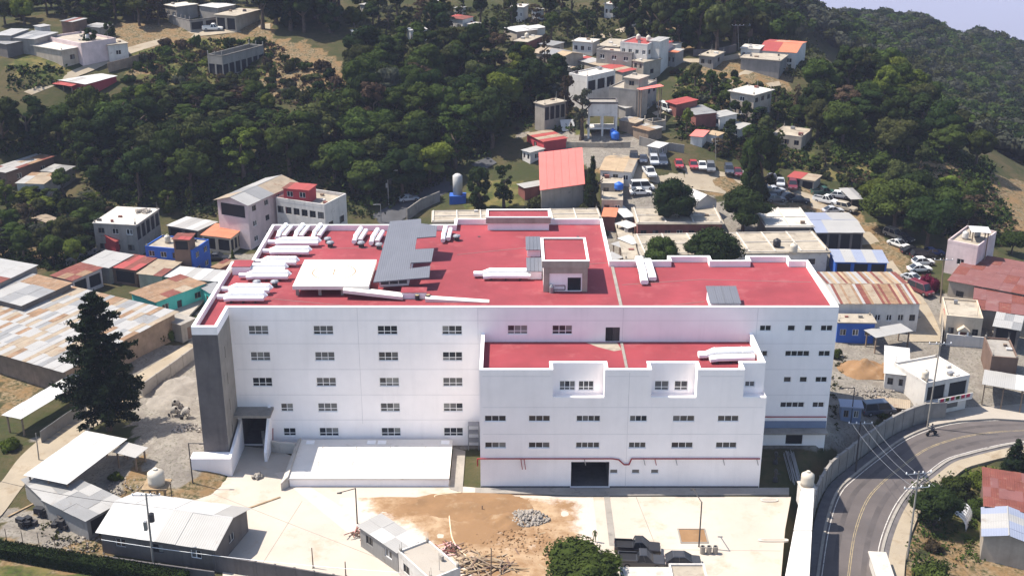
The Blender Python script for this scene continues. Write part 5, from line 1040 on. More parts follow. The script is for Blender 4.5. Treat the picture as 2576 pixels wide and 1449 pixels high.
def crown_mesh(seed, shape, nl, nq, q, m='leaf_mid', core=.8):
    g = np.random.default_rng(seed); cen = []; rad = []
    for i in range(nl):
        if shape == 'round':
            d = g.normal(size=3); d /= np.linalg.norm(d); d[2] = d[2] if d[2] > -.55 else -d[2]; r = g.uniform(.42,.72); c = d*r*np.array([1,1,.95]); R = g.uniform(.24,.42)
        elif shape == 'tall':
            z = g.uniform(-1.3,1.15); w = .62*math.sqrt(max(.12, 1-(z/1.3)**2)); t = g.uniform(0,6.28); c = np.array([w*math.cos(t), w*math.sin(t), z]); R = g.uniform(.22,.38)
        elif shape == 'wispy':
            z = g.uniform(-1.0,1.2); w = g.uniform(.2,.75)*(1-.2*abs(z)); t = g.uniform(0,6.28); c = np.array([w*math.cos(t), w*math.sin(t), z]); R = g.uniform(.14,.26)
        elif shape == 'column':
            z = -1.6+3.2*(i+.5)/nl; w = .3*(1-((z+1.6)/3.4)**1.6); t = g.uniform(0,6.28); c = np.array([w*math.cos(t), w*math.sin(t), z]); R = .42*(1-((z+1.6)/3.5)**1.5)+.1
        else:   # bush
            t = g.uniform(0,6.28); w = g.uniform(0,.75); c = np.array([w*math.cos(t), w*math.sin(t), g.uniform(.1,.45)]); R = g.uniform(.25,.42)
        cen.append(c); rad.append(R)
    cen = np.array(cen); rad = np.array(rad)
    v, f = leaves(cen, rad, nq, q, g); V = [v]; F = [f]; iv, if_ = ico()
    cv = []; cf = []; o = 0
    for c, R in zip(cen, rad):
        w = iv*(R*core*(1+.22*np.sin(iv[:,:1]*5+R*40)*np.cos(iv[:,1:2]*4+R*31)))*np.array([1,1,.78])+c; cv.append(w); cf.append(if_+o); o += len(iv)
    # cores as quads with a repeated corner would be degenerate: keep one mesh of mixed faces
    me = bpy.data.meshes.new('crown'); cv = np.concatenate(cv); cf = np.concatenate(cf)
    allv = np.concatenate([v, cv]); loops = np.concatenate([f.ravel(), (cf+len(v)).ravel()]); st = np.concatenate([np.arange(0, f.size, 4), f.size+np.arange(0, cf.size, 3)]); tot = np.concatenate([np.full(len(f),4), np.full(len(cf),3)])
    me.vertices.add(len(allv)); me.vertices.foreach_set('co', allv.astype(np.float32).ravel()); me.loops.add(len(loops)); me.loops.foreach_set('vertex_index', loops.astype(np.int32))
    me.polygons.add(len(st)); me.polygons.foreach_set('loop_start', st.astype(np.int32))
    try: me.polygons.foreach_set('loop_total', tot.astype(np.int32))
    except Exception: pass
    me.update(calc_edges=True); me.materials.append(M[m]); return me
def trunk_mesh(seed, kind='round'):
    g = random.Random(seed); q = MB(); n = 7; p = Vector((0,0,-.05)); r = .075
    pts = [p]
    for i in range(4): p = p+Vector((g.uniform(-.03,.03), g.uniform(-.03,.03), .25)); pts.append(p)
    for i in range(4): q.tube(pts[i], pts[i+1], r*(1-.2*i), r*(1-.2*(i+1)), n, False)
    for i in range(5):
        a = pts[2+i % 3]; t = g.uniform(0,6.28); b = a+Vector((math.cos(t)*.28, math.sin(t)*.28, g.uniform(.15,.32))); q.tube(a, b, .032, .012, 5, False)
    me = q.mesh('trunk'); me.materials.append(M['bark']); return me
CR = {'round': [crown_mesh(i, 'round', 26, 3600, .105, core=.9) for i in range(7)], 'tall': [crown_mesh(20+i, 'tall', 26, 3400, .105, core=.88) for i in range(4)], 'wispy': [crown_mesh(40+i, 'wispy', 26, 2200, .11, core=.5) for i in range(3)],
      'column': [crown_mesh(60+i, 'column', 16, 1600, .16) for i in range(2)], 'bush': [crown_mesh(80+i, 'bush', 12, 700, .2) for i in range(4)]}
CRF = {'round': [crown_mesh(100+i, 'round', 34, 6500, .085) for i in range(3)], 'column': [crown_mesh(120, 'column', 22, 5000, .10)], 'bush': [crown_mesh(130+i, 'bush', 20, 2600, .11) for i in range(2)], 'tall': [crown_mesh(140, 'tall', 34, 5200, .1)], 'wispy': [crown_mesh(150, 'wispy', 40, 3600, .1, core=.4)]}
TR = [trunk_mesh(i) for i in range(4)]
def tree(label, x, y, H, R, leaf='leaf_mid', shape='round', group=None, fine=False, name='broadleaf_tree', cat='tree', z=None, low=.0, rg=random):
    z = zg(x, y) if z is None else z
    t = thing(name, label, cat, (x, y, z-.05), rg.uniform(0,6.28), group)
    mesh = rg.choice((CRF if fine else CR)[shape])
    if shape == 'bush': zc, hz_ = 0, H/.85
    elif shape == 'round': hz_ = max(min(R*1.1, H*.46), H*.37); zc = H-hz_*.98
    elif shape == 'column': hz_ = H/3.5; zc = H-hz_*1.85
    else: hz_ = H*.36; zc = H-hz_*1.35
    c = link('crown', mesh, t, (0,0,zc), 0, (R, R, hz_)); c.material_slots[0].link = 'OBJECT'; c.material_slots[0].material = M[leaf]
    if shape != 'bush': link('trunk', rg.choice(TR), t, (0,0,0), 0, (max(H*.6,1.6), max(H*.6,1.6), zc+hz_*.3))
    else: link('stem', rg.choice(TR), t, (0,0,0), 0, (H*.5,H*.5,H*.6))
    return t
def poisson(polys, step, n, jit, rg, ymax=800):
    """points standing on the terrain inside outlines seen in the view"""
    pts = []
    X0 = []; 
    for poly in polys:
        w = [at(x, y) for x, y in poly]; xs = [p.x for p in w]; ys = [p.y for p in w]
        gxs = np.arange(min(xs), max(xs), step); gys = np.arange(min(ys), min(max(ys), ymax), step)
        A, B = np.meshgrid(gxs, gys); A = A+np.array([[rg.uniform(-jit,jit) for _ in gxs] for _ in gys]); B = B+np.array([[rg.uniform(-jit,jit) for _ in gxs] for _ in gys])
        A[1::2] += step/2; Z = zt(A, B); u, v = proj(A, B, Z); ok = inpoly(u, v, poly)
        pts += list(zip(A[ok], B[ok], Z[ok]))
    rg.shuffle(pts); out = []
    for p in pts:
        if all((p[0]-o[0])**2+(p[1]-o[1])**2 > (step*.62)**2 for o in out): out.append(p)
        if len(out) >= n: break
    return out
HB_ = []                                    # footprints to keep trees out of
for o in C.objects:
    if o.parent is None and '_W' in o: HB_.append((Matrix.Translation(o.location) @ Matrix.Rotation(o.rotation_euler.z, 4, 'Z')).inverted() @ Matrix.Identity(4)); HB_[-1] = (HB_[-1], o['_W'], o['_D'])
def free(x, y, m=1.2):
    for Mi, w, d in HB_:
        p = Mi @ Vector((x, y, 0))
        if -m < p.x < w+m and -m < p.y < d+m: return False
    return not (-43 < x < 45 and 100 < y < 181)
rt = random.Random(5)
NAMES = {'leaf_dark':'deep green','leaf_mid':'mid green','leaf_lime':'lime green','leaf_olive':'olive','leaf_brown':'brownish','leaf_grey':'greyish'}
LM = (('beside the red forest house',200,300),('below the unfinished frame house',560,260),('above the white gallery house',330,480),('above the pink gabled house',640,450),('near the street light pole',960,460),('under the dry brown slope',800,300),('around the hidden cabin',1140,280),('by the picture border',20,360),('on the town side',1300,280),('above the three storey house',790,430),('near the hazy red roofed house',1020,180),('above the rust roofed houses',130,430),('below the hill road',420,300))
LK = (('beside the orange roofed house',2060,250),('at the valley edge',2440,420),('on top',2180,230),('above the pale tarp shelter',2180,410),('on the far flank',2330,320))
def wood(polys, step, n, where, group, hr, rr, w, shapes=('round','round','tall','wispy'), name='broadleaf_tree', lm=None):
    for x, y, z in poisson(polys, step, n, step*.4, rt):
        if not free(x, y): continue
        lf = rt.choices(list(NAMES), w)[0]; sh = 'wispy' if lf in ('leaf_brown','leaf_grey') and rt.random() < .7 and 'bush' not in shapes else rt.choice(shapes)
        R = rt.uniform(*rr); wh = where
        if lm: u_, v_ = proj(x, y, z); wh = where+' '+min(lm, key=lambda q: (q[1]-u_)**2+4*(q[2]-v_)**2)[0]
        hh = rt.uniform(*hr); hm_ = (hr[0]+hr[1])/2; sz = ('tall ' if hh > hm_+.17*(hr[1]-hr[0]) else 'low ' if hh < hm_-.17*(hr[1]-hr[0]) else '')
        sn = {'round':'round ','tall':'upright ','wispy':'airy ','bush':''}[sh]
        lab = sz+sn+NAMES[lf]+(' shrub ' if sh == 'bush' else ' tree ')+wh; tree(lab, x, y, hh, R, lf, sh, group, z=z, rg=rt, name=name, cat='shrub' if sh == 'bush' else 'tree')
W1 = [(-40,360),(60,350),(150,345),(300,345),(430,340),(500,355),(640,375),(720,360),(800,350),(870,320),(880,200),(930,160),(1050,150),(1200,165),(1330,200),(1345,290),(1260,330),(1230,390),(1160,405),(1165,440),(1080,475),(980,520),(900,520),(850,480),(700,455),(600,470),(460,520),(330,520),(230,480),(190,420),(100,395),(-40,390)]
wood([W1], 5.5, 235, 'in the wood', 'trees of the dense wood', (9,13.5), (3.9,5.7), (9,9,1.4,2.2,.9,.5), ('round','round','round','tall','wispy'), lm=LM)
W2 = [(2015,250),(2090,200),(2200,215),(2300,270),(2390,370),(2500,430),(2470,470),(2400,415),(2300,405),(2180,430),(2090,400),(2040,340)]
wood([W2], 5.2, 60, 'of the knoll', 'trees of the knoll', (8,12.5), (3.5,5.4), (8,9,3,2.5,.6,.4), ('round','round','round','tall'), lm=LK)
wood([[(1540,110),(1620,130),(1700,140),(1790,145),(1850,130),(1870,60),(1800,30),(1560,40)]], 5.0, 30, 'towering above the town houses', 'dark trees above the town', (11,15), (3.2,4.8), (12,4,.3,2,.5,.5), ('tall','tall','round'), name='pine_tree')
wood([[(640,95),(740,90),(860,110),(870,60),(860,20),(640,20)]], 5.0, 22, 'at the end of the hill road', 'trees ending the hill road', (10,15), (3.4,5.0), (12,5,.3,1,.4,.4), ('tall','round'), name='pine_tree')
wood([[(0,70),(130,60),(270,80),(420,60),(520,40),(640,30),(640,0),(0,5)]], 5.2, 46, 'behind the hilltop houses', 'trees behind the hilltop houses', (6,9.5), (2.8,4.4), (6,5,1,3,1.5,1.5), name='garden_tree')
wood([[(870,110),(1300,120),(1500,110),(1540,30),(1200,15),(880,20)]], 6.0, 46, 'scattered in the haze beyond the town', 'hazy trees beyond the town', (5,9), (1.8,3.2), (4,5,1.5,4,1.5,3), name='garden_tree')
wood([[(1320,140),(1420,180),(1440,330),(1380,340),(1300,330),(1260,300),(1330,280),(1345,200)]], 4.6, 26, 'between the wood and the town', 'trees between wood and town', (5,9), (1.8,3.0), (4,6,1,4,1.5,2), name='garden_tree')
wood([[(1700,190),(1860,260),(2010,250),(2010,330),(1900,330),(1830,320),(1760,260)]], 4.8, 12, 'in the gardens below the town lane', 'garden trees below the lane', (3.5,7), (1.4,2.6), (5,6,1,4,1,1), name='garden_tree')
wood([[(1700,320),(1840,330),(1990,370),(2080,420),(2060,470),(1960,440),(1780,390),(1700,360)]], 4.4, 15, 'on the bank above the parking lot', 'bank trees above the parking lot', (3,6), (1.3,2.4), (4,6,2,5,1,1), name='garden_tree')
wood([[(2180,440),(2320,470),(2390,500),(2460,530),(2440,600),(2350,560),(2250,500),(2160,480)]], 5.0, 20, 'on the slope beside the dirt street bend', 'trees by the dirt street bend', (5,9), (2.0,3.4), (6,6,2,3,1.5,1), name='garden_tree')
wood([[(-20,470),(60,500),(240,500),(330,545),(240,610),(220,700),(120,680),(0,660),(-20,590)]], 4.4, 44, 'in the gardens above the warehouse', 'garden trees above the warehouse', (3.5,7), (1.6,3.0), (6,6,2,4,1,1), name='garden_tree')
LS = (('near the unfinished frame house',560,180),('below the hill road',440,120),('on the dry brown slope',780,200),('by the board wall',350,190),('beside the red forest house',240,250),('at the slope foot',620,290),('above the wood edge',430,270))
wood([[(330,170),(420,115),(520,110),(640,105),(720,130),(860,200),(880,260),(760,320),(640,330),(500,330),(380,320),(300,290),(320,200)]], 4.2, 95, 'on the open slope', 'shrubs of the open slope', (1.2,3.2), (1.2,2.6), (5,7,2,6,4,3), ('bush',), name='shrub', lm=LS)
wood([[(1680,170),(1860,190),(2000,240),(2000,300),(1850,300),(1700,250)], [(1700,330),(2060,430),(2180,460),(2060,480),(1760,400)]], 4.5, 40, 'below the town lane', 'shrubs below the town lane', (1.0,2.4), (1.0,2.2), (5,7,2,5,3,2), ('bush',), name='shrub', lm=(('near the tall beige house',1900,250),('near the orange red roof',1800,190),('above the parked row',1780,380),('by the faded pink shed',2050,450)))
wood([[(300,335),(310,262),(380,238),(500,222),(560,225),(660,250),(720,300),(720,350),(500,352)]], 3.9, 62, 'on the slope', 'young trees at the slope foot', (3.2,6.5), (1.9,3.2), (4,9,3,4,1.5,1), ('round','round','tall'), name='young_tree', lm=LS)
# single trees told apart
def single(label, px_, py_, H, R, leaf='leaf_mid', shape='round', fine=True, **k): p = at(px_, py_); return tree(label, p.x, p.y, H, R, leaf, shape, None, fine, **k)
single('big round dense tree standing behind the wards, left of the tent roof'.replace(', left of the tent roof', ' before the tent roof'), 1688, 584, 11.0, 4.9, 'leaf_dark')
single('round dark tree shading the ward roof nearest the parked row', 1868, 588, 9.4, 5.2, 'leaf_dark')
single('wide dome shaped tree just behind the red hospital roof', 1788, 700, 9.6, 5.8, 'leaf_dark')
single('smaller tree joined to the dome shaped one by the walkway', 1662, 702, 8.2, 3.4, 'leaf_mid')
single('leafy round treetop rising at the bottom border beside the pickups', 1465, 1490, 5.6, 5.0, 'leaf_mid')
single('tall dark cypress leaning beside the coral red roof', 1488, 530, 12.0, 2.3, 'leaf_dark', 'column', name='cypress')
single('small bush at the foot of the cypress', 1468, 548, 3.6, 1.9, 'leaf_olive', 'bush', name='shrub', cat='shrub')
single('dark slender tree by the white tank, nearer the street', 1205, 530, 9.5, 2.6, 'leaf_dark', 'tall')
single('dark slender tree by the white tank, nearer the lawn', 1268, 525, 9.5, 2.5, 'leaf_dark', 'wispy')
single('bush against the wall of the coral red hall', 1348, 528, 3.6, 2.0, 'leaf_olive', 'bush', name='shrub', cat='shrub')
single('tall bare trunked pine clump above the parked row', 1912, 500, 14.5, 3.6, 'leaf_dark', 'tall', name='pine_tree')
single('second trunk of the pine clump above the parked row', 1885, 492, 12.5, 2.6, 'leaf_mid', 'tall', name='pine_tree')
single('tall thin grey leaved tree beside the water tower frame', 1462, 350, 13.0, 2.6, 'leaf_grey', 'wispy', False)
single('thin brownish tree before the striped town shed', 1425, 290, 11.0, 2.3, 'leaf_brown', 'wispy', False)
single('thin grey tree behind the open concrete frame house', 1452, 235, 8.0, 2.3, 'leaf_grey', 'wispy', False)
single('broad lime topped tree over the dirt street bend', 2245, 590, 11.5, 6.4, 'leaf_mid')
single('lime tinted tree leaning over the dirt street bank', 2205, 545, 8.5, 4.6, 'leaf_lime')
single('deep green tree behind the broad lime topped one', 2300, 560, 11.0, 5.4, 'leaf_dark')
single('mid green tree above the parked black cars', 2375, 590, 10.0, 5.0, 'leaf_mid')
single('dark tree over the parked black cars', 2330, 632, 11.5, 5.6, 'leaf_dark')
single('brown leaved bushy tree beside the pinkish alley house', 2430, 590, 8.5, 3.6, 'leaf_brown', 'wispy')
single('green tree behind the pinkish alley house', 2545, 640, 5.0, 3.0, 'leaf_mid')
single('magenta bougainvillea by the red parked van', 2340, 730, 3.4, 1.8, 'leaf_magenta', 'bush', name='bougainvillea', cat='shrub')
single('dark green tree at the bottom of the slope, by the road lane posts', 2350, 1320, 5.6, 3.3, 'leaf_dark')
single('leafy shrub mass on the inner bank of the road bend', 2400, 1235, 2.6, 2.6, 'leaf_mid', 'bush', name='shrub', cat='shrub')
single('bright shrub beside the red brown roof', 2462, 1220, 2.6, 2.4, 'leaf_lime', 'bush', name='shrub', cat='shrub')
single('pointed dark pine beside the red brown roof', 2545, 1205, 6.5, 2.2, 'leaf_pine', 'column', name='pine_tree')
single('second pointed pine at the picture border', 2590, 1190, 5.5, 2.2, 'leaf_dark', 'column', name='pine_tree')
single('big low shrub at the bottom border below the white box shelter', 2340, 1470, 3.4, 3.0, 'leaf_mid', 'bush', name='shrub', cat='shrub')
single('shrub behind the striped white arches', 2455, 1290, 2.6, 2.2, 'leaf_mid', 'bush', name='shrub', cat='shrub')
single('orange flowering shrub on the slope by the road', 2345, 1385, 1.6, 1.6, 'leaf_brown', 'bush', name='shrub', cat='shrub')
single('round dark garden tree by the hill house, nearer the camera', 235, 140, 6.5, 2.3, 'leaf_dark', 'tall', False)
single('round dark garden tree by the hill house, next to the white building', 278, 112, 5.5, 1.7, 'leaf_dark', 'tall', False)
single('pair shrub against the warehouse wall', 390, 862, 3.4, 2.2, 'leaf_dark', 'bush', name='shrub', cat='shrub')
single('smaller shrub beside the warehouse wall shrub', 428, 850, 2.6, 1.8, 'leaf_mid', 'bush', name='shrub', cat='shrub')
single('round green shrub on the sand by the white open shed', 290, 1207, 1.3, 1.2, 'leaf_lime', 'bush', name='shrub', cat='shrub')
single('shrub beside the street at the picture border', 30, 1130, 2.0, 1.7, 'leaf_lime', 'bush', name='shrub', cat='shrub')
single('palm like tuft beside the teal courtyard wall', 408, 522, 4.5, 1.6, 'leaf_lime', 'tall', False)
single('slim yellow green tree in the corner under the forest', 425, 540, 5.5, 2.0, 'leaf_lime', 'tall', False)
single('thin leafless leaning tree under the forest', 478, 520, 4.5, .9, 'leaf_lime', 'tall', False)
single('small clipped cypress by the orange porch', 586, 652, 2.2, .6, 'leaf_lime', 'column', name='cypress')
single('potted palm by the shop forecourt', 2500, 940, 2.6, 1.3, 'leaf_dark', 'bush', name='shrub', cat='shrub')
for i, (a, b, r) in enumerate(((2100,900,1.6),(2280,1040,1.2),(2220,1050,1.0),(2400,1020,1.3))): single(('shrub at the hospital corner by the dirt pile','shrub below the white shop','shrub beside the torn tarp roof','shrub at the shop foot by the road')[i], a, b, 1.4, r, 'leaf_mid', 'bush', False, name='shrub', cat='shrub')
# the tall conifer in front of the warehouse
cb = at(276, 1082); ct = thing('conifer', 'tall dark conifer with spreading upswept branches beside the street', 'tree', cb)
g = np.random.default_rng(77); V = []; F = []; o = 0; q = MB(); Hc = 20.5
for i in range(135):
    f = (i+.5)/135; z = 2.2+(Hc-2.6)*f; ln = (6.6*(1-f)**.62*(.55+.45*min(1,f/.22)))*g.uniform(.5,1.12)+.4; t = i*2.4+g.uniform(-.4,.4); up = g.uniform(-.12,.22)-.22*(1-f)
    dirv = np.array([math.cos(t), math.sin(t), up]); n_ = int(34*ln)+24; s = g.uniform(.12,1,n_)**.8; w = .10*ln*(1.15-s)+.15
    P_ = np.outer(s*ln, dirv)+np.array([0,0,z]); P_[:,2] += (s*s)*ln*.16; P_ += g.normal(size=(n_,3))*w[:,None]*np.array([1,1,.55])
    nn = g.normal(size=(n_,3)); nn[:,2] += .8; nn /= np.linalg.norm(nn,axis=1)[:,None]; a = np.cross(nn, g.normal(size=(n_,3))); a /= np.linalg.norm(a,axis=1)[:,None]; b2 = np.cross(nn,a); sz = g.uniform(.18,.42,n_)[:,None]
    V.append(np.stack([P_-a*sz, P_-b2*sz*.45, P_+a*sz, P_+b2*sz*.45],1).reshape(-1,3)); F.append(np.arange(4*n_).reshape(-1,4)+o); o += 4*n_
    if i % 2 == 0: q.tube((0,0,z), tuple(dirv*ln*.8+np.array([0,0,z])), .07, .02, 4, False)
link('crown', npmesh('crown', np.concatenate(V), np.concatenate(F), 'leaf_pine'), ct); q.build('branches', 'bark', ct)
q = MB(); q.tube((0,0,-.3), (.2,.1,10), .42, .26, 9); q.tube((.2,.1,10), (0,0,Hc), .26, .05, 8); q.build('trunk', 'bark', ct)
# woods too far to tell the trees apart
def mass(name, label, polys, bb, step, rr, leafs, seed, hr=(6,9)):
    g = np.random.default_rng(seed); rg = random.Random(seed); protos = []
    A, B = np.meshgrid(np.arange(bb[0], bb[1], step), np.arange(bb[2], bb[3], step)); A = A+g.uniform(-.45,.45,A.shape)*step; B = B+g.uniform(-.45,.45,B.shape)*step; A[1::2] += step/2; Z = zt(A, B); uu, vv = proj(A, B, Z); ok = np.zeros(A.shape, bool)
    for p_ in polys: ok |= inpoly(uu, vv, p_)
    pts = list(zip(A[ok], B[ok], Z[ok]))
    for s in range(4):
        gg = np.random.default_rng(seed*10+s); nl = 9; c = []
        for i in range(nl): d = gg.normal(size=3); d /= np.linalg.norm(d); d[2] = abs(d[2])-.15; c.append(d*gg.uniform(.35,.7))
        v, f = leaves(np.array(c), gg.uniform(.28,.5,nl), 240, .25, gg); protos.append((v, f))
    out = {l: ([], [], [0]) for l in leafs}
    iv, if_ = ico(); bx = np.array([(a,b,c) for a in (-1,1) for b in (-1,1) for c in (-1,1)])*.42; bf = np.array([(0,1,3,2),(4,6,7,5),(0,4,5,1),(2,3,7,6),(0,2,6,4),(1,5,7,3)])
    for x, y, z in pts:
        if not free(x, y, .5): continue
        l = leafs[g.integers(len(leafs))]; R = g.uniform(*rr); H = g.uniform(*hr); v, f = protos[g.integers(4)]; a = g.uniform(0,6.28); ca, sa = math.cos(a), math.sin(a)
        v = np.concatenate([v, bx]); f = np.concatenate([f, bf+len(v)-8])
        w = np.stack([(v[:,0]*ca-v[:,1]*sa)*R+x, (v[:,0]*sa+v[:,1]*ca)*R+y, v[:,2]*R*.95+z+H-R*.9], 1); V_, F_, o_ = out[l]; V_.append(w); F_.append(f+o_[0]); o_[0] += len(w)
    for l, (V_, F_, o_) in out.items():
        if V_: stuff(link(name, npmesh(name, np.concatenate(V_), np.concatenate(F_), l)), label % NAMES[l], 'wood')
mass('distant_wood', '%s distant woods covering the hazy hills toward the valley', [[(1850,-40),(2080,-40),(2250,-40),(2640,0),(2700,120),(2700,470),(2520,420),(2440,370),(2350,280),(2290,200),(2120,150),(2000,100),(1880,110),(1850,40)]], (60,340,300,740), 5.4, (3.2,5.4), ['leaf_mid','leaf_olive','leaf_dark','leaf_grey'], 3)
def tufts(name, label, polys, step, n, q, m, seed, hgt=.8, per=14):
    g = np.random.default_rng(seed); rg = random.Random(seed); pts = [p for p in poisson2(polys, step, n, g) if free(p[0], p[1], .4)]
    P = np.repeat(np.array(pts), per, 0); k = len(P); sc = np.repeat(g.uniform(.4,1.5,len(pts)), per)[:,None]
    P = P+g.normal(size=(k,3))*np.array([.6,.6,.35])*sc*hgt+np.array([0,0,.35*hgt]); nn = g.normal(size=(k,3)); nn[:,2] = abs(nn[:,2])+.3; nn /= np.linalg.norm(nn,axis=1)[:,None]
    a = np.cross(nn, g.normal(size=(k,3))); a /= np.linalg.norm(a,axis=1)[:,None]; b = np.cross(nn,a); s = q*g.uniform(.5,1.3,k)[:,None]
    v = np.stack([P-a*s, P-b*s*.7, P+a*s, P+b*s*.7],1).reshape(-1,3); stuff(link(name, npmesh(name, v, np.arange(4*k).reshape(-1,4), m)), label, 'undergrowth')
def poisson2(polys, step, n, g):
    pts = []
    for poly in polys:
        w = [at(x, y) for x, y in poly]; x0, x1 = min(p.x for p in w), max(p.x for p in w); y0, y1 = min(p.y for p in w), max(p.y for p in w)
        k = int((x1-x0)*(y1-y0)/step**2); A = g.uniform(x0,x1,k); B = g.uniform(y0,y1,k); Z = zt(A,B); u, v = proj(A,B,Z); ok = inpoly(u,v,poly); pts += list(zip(A[ok],B[ok],Z[ok]))
    idx = g.permutation(len(pts))[:n]; return [pts[i] for i in idx]
SLOPE = [[(330,150),(420,110),(480,105),(560,100),(690,100),(720,170),(640,200),(700,260),(640,290),(500,280),(420,260),(330,200)], W1, [(0,560),(330,520),(250,620),(230,700),(0,650)], [(20,170),(160,170),(150,215),(30,230)], W2, [(1330,120),(1450,170),(1440,330),(1300,330)], [(1700,180),(2010,240),(2060,430),(1900,420),(1700,350)], [(2100,400),(2480,440),(2576,600),(2450,640),(2300,560),(2120,500)], [(700,240),(880,200),(880,300),(760,310)]]
tufts('undergrowth', 'dark green undergrowth between the trees and houses', SLOPE[1:], 1.7, 5200, .42, 'leaf_dark', 1)
tufts('understory', 'leafy understory filling the wood below the crowns', [W1, W2], 2.3, 2600, .5, 'leaf_mid', 11, 2.2, 30)
tufts('understory', 'dark leafy growth in the gardens above the warehouse', [[(-20,470),(60,500),(240,500),(330,545),(240,610),(220,700),(120,680),(0,660),(-20,590)], [(430,500),(560,480),(560,540),(440,560)], [(860,480),(950,500),(930,560),(860,540)]], 2.0, 420, .36, 'leaf_dark', 12, 1.4, 26)
tufts('undergrowth', 'lighter green scrub on the open slopes', SLOPE[:1]+SLOPE[2:], 1.9, 3000, .36, 'leaf_mid', 2)
tufts('undergrowth', 'dry brown scrub on the open hillside', [SLOPE[0], [(650,100),(880,190),(880,290),(680,260)], SLOPE[6], SLOPE[7], SLOPE[5]], 1.8, 2600, .34, 'leaf_brown', 3, .6)
tufts('undergrowth', 'grassy green growth on the slope below the road bend', [[(2290,1215),(2480,1180),(2600,1190),(2600,1400),(2420,1420),(2330,1449),(2280,1440)]], 1.0, 900, .2, 'leaf_mid', 4, .5)
tufts('undergrowth', 'weeds along the yard edges', [[(130,1290),(260,1330),(270,1400),(90,1360)], [(2090,880),(2130,900),(2110,1100),(2080,1090)], [(2270,990),(2330,1010),(2300,1060),(2250,1060)], [(300,1230),(420,1250),(380,1290),(300,1270)]], 1.2, 300, .16, 'leaf_olive', 5, .35)
tufts('undergrowth', 'hazy green bushes around the far town houses', [[(870,20),(1560,20),(1560,110),(1330,130),(880,120)], [(1850,40),(2080,60),(2060,200),(1880,180)]], 2.2, 1500, .5, 'leaf_olive', 6, 1.0)
# clipped hedge along the field
h0, h1 = at(-60, 1385), at(470, 1475); hd = thing('hedge', 'dark clipped hedge between the fence and the field', 'hedge', h0); dv = h1-h0; dv.z = 0; Ln = dv.length; dv.normalize(); nv = Vector((-dv.y, dv.x, 0)); g = np.random.default_rng(8)
k = 9000; s = g.uniform(0,Ln,k); a = g.uniform(-1,1,k); b = g.uniform(0,1,k); side = g.uniform(size=k) < .5; a = np.where(side, np.sign(a), a); b = np.where(side, b, 1.0)
P_ = np.outer(s, dv)+np.outer(a*.9, nv); P_[:,2] = b*1.5+g.normal(size=k)*.08; nn = g.normal(size=(k,3)); nn /= np.linalg.norm(nn,axis=1)[:,None]; aa = np.cross(nn, g.normal(size=(k,3))); aa /= np.linalg.norm(aa,axis=1)[:,None]; bb = np.cross(nn, aa); sz = g.uniform(.06,.15,k)[:,None]
link('leaves', npmesh('leaves', np.stack([P_-aa*sz, P_-bb*sz*.7, P_+aa*sz, P_+bb*sz*.7],1).reshape(-1,3), np.arange(4*k).reshape(-1,4), 'leaf_dark'), hd)
q = MB(); e = [Vector((0,0,0))-nv*.8, dv*Ln-nv*.8, dv*Ln+nv*.8, nv*.8]; q.hexa([p+Vector((0,0,-.3)) for p in e], [p+Vector((0,0,1.42)) for p in e]); q.build('inner_mass', 'leaf_dark', hd)
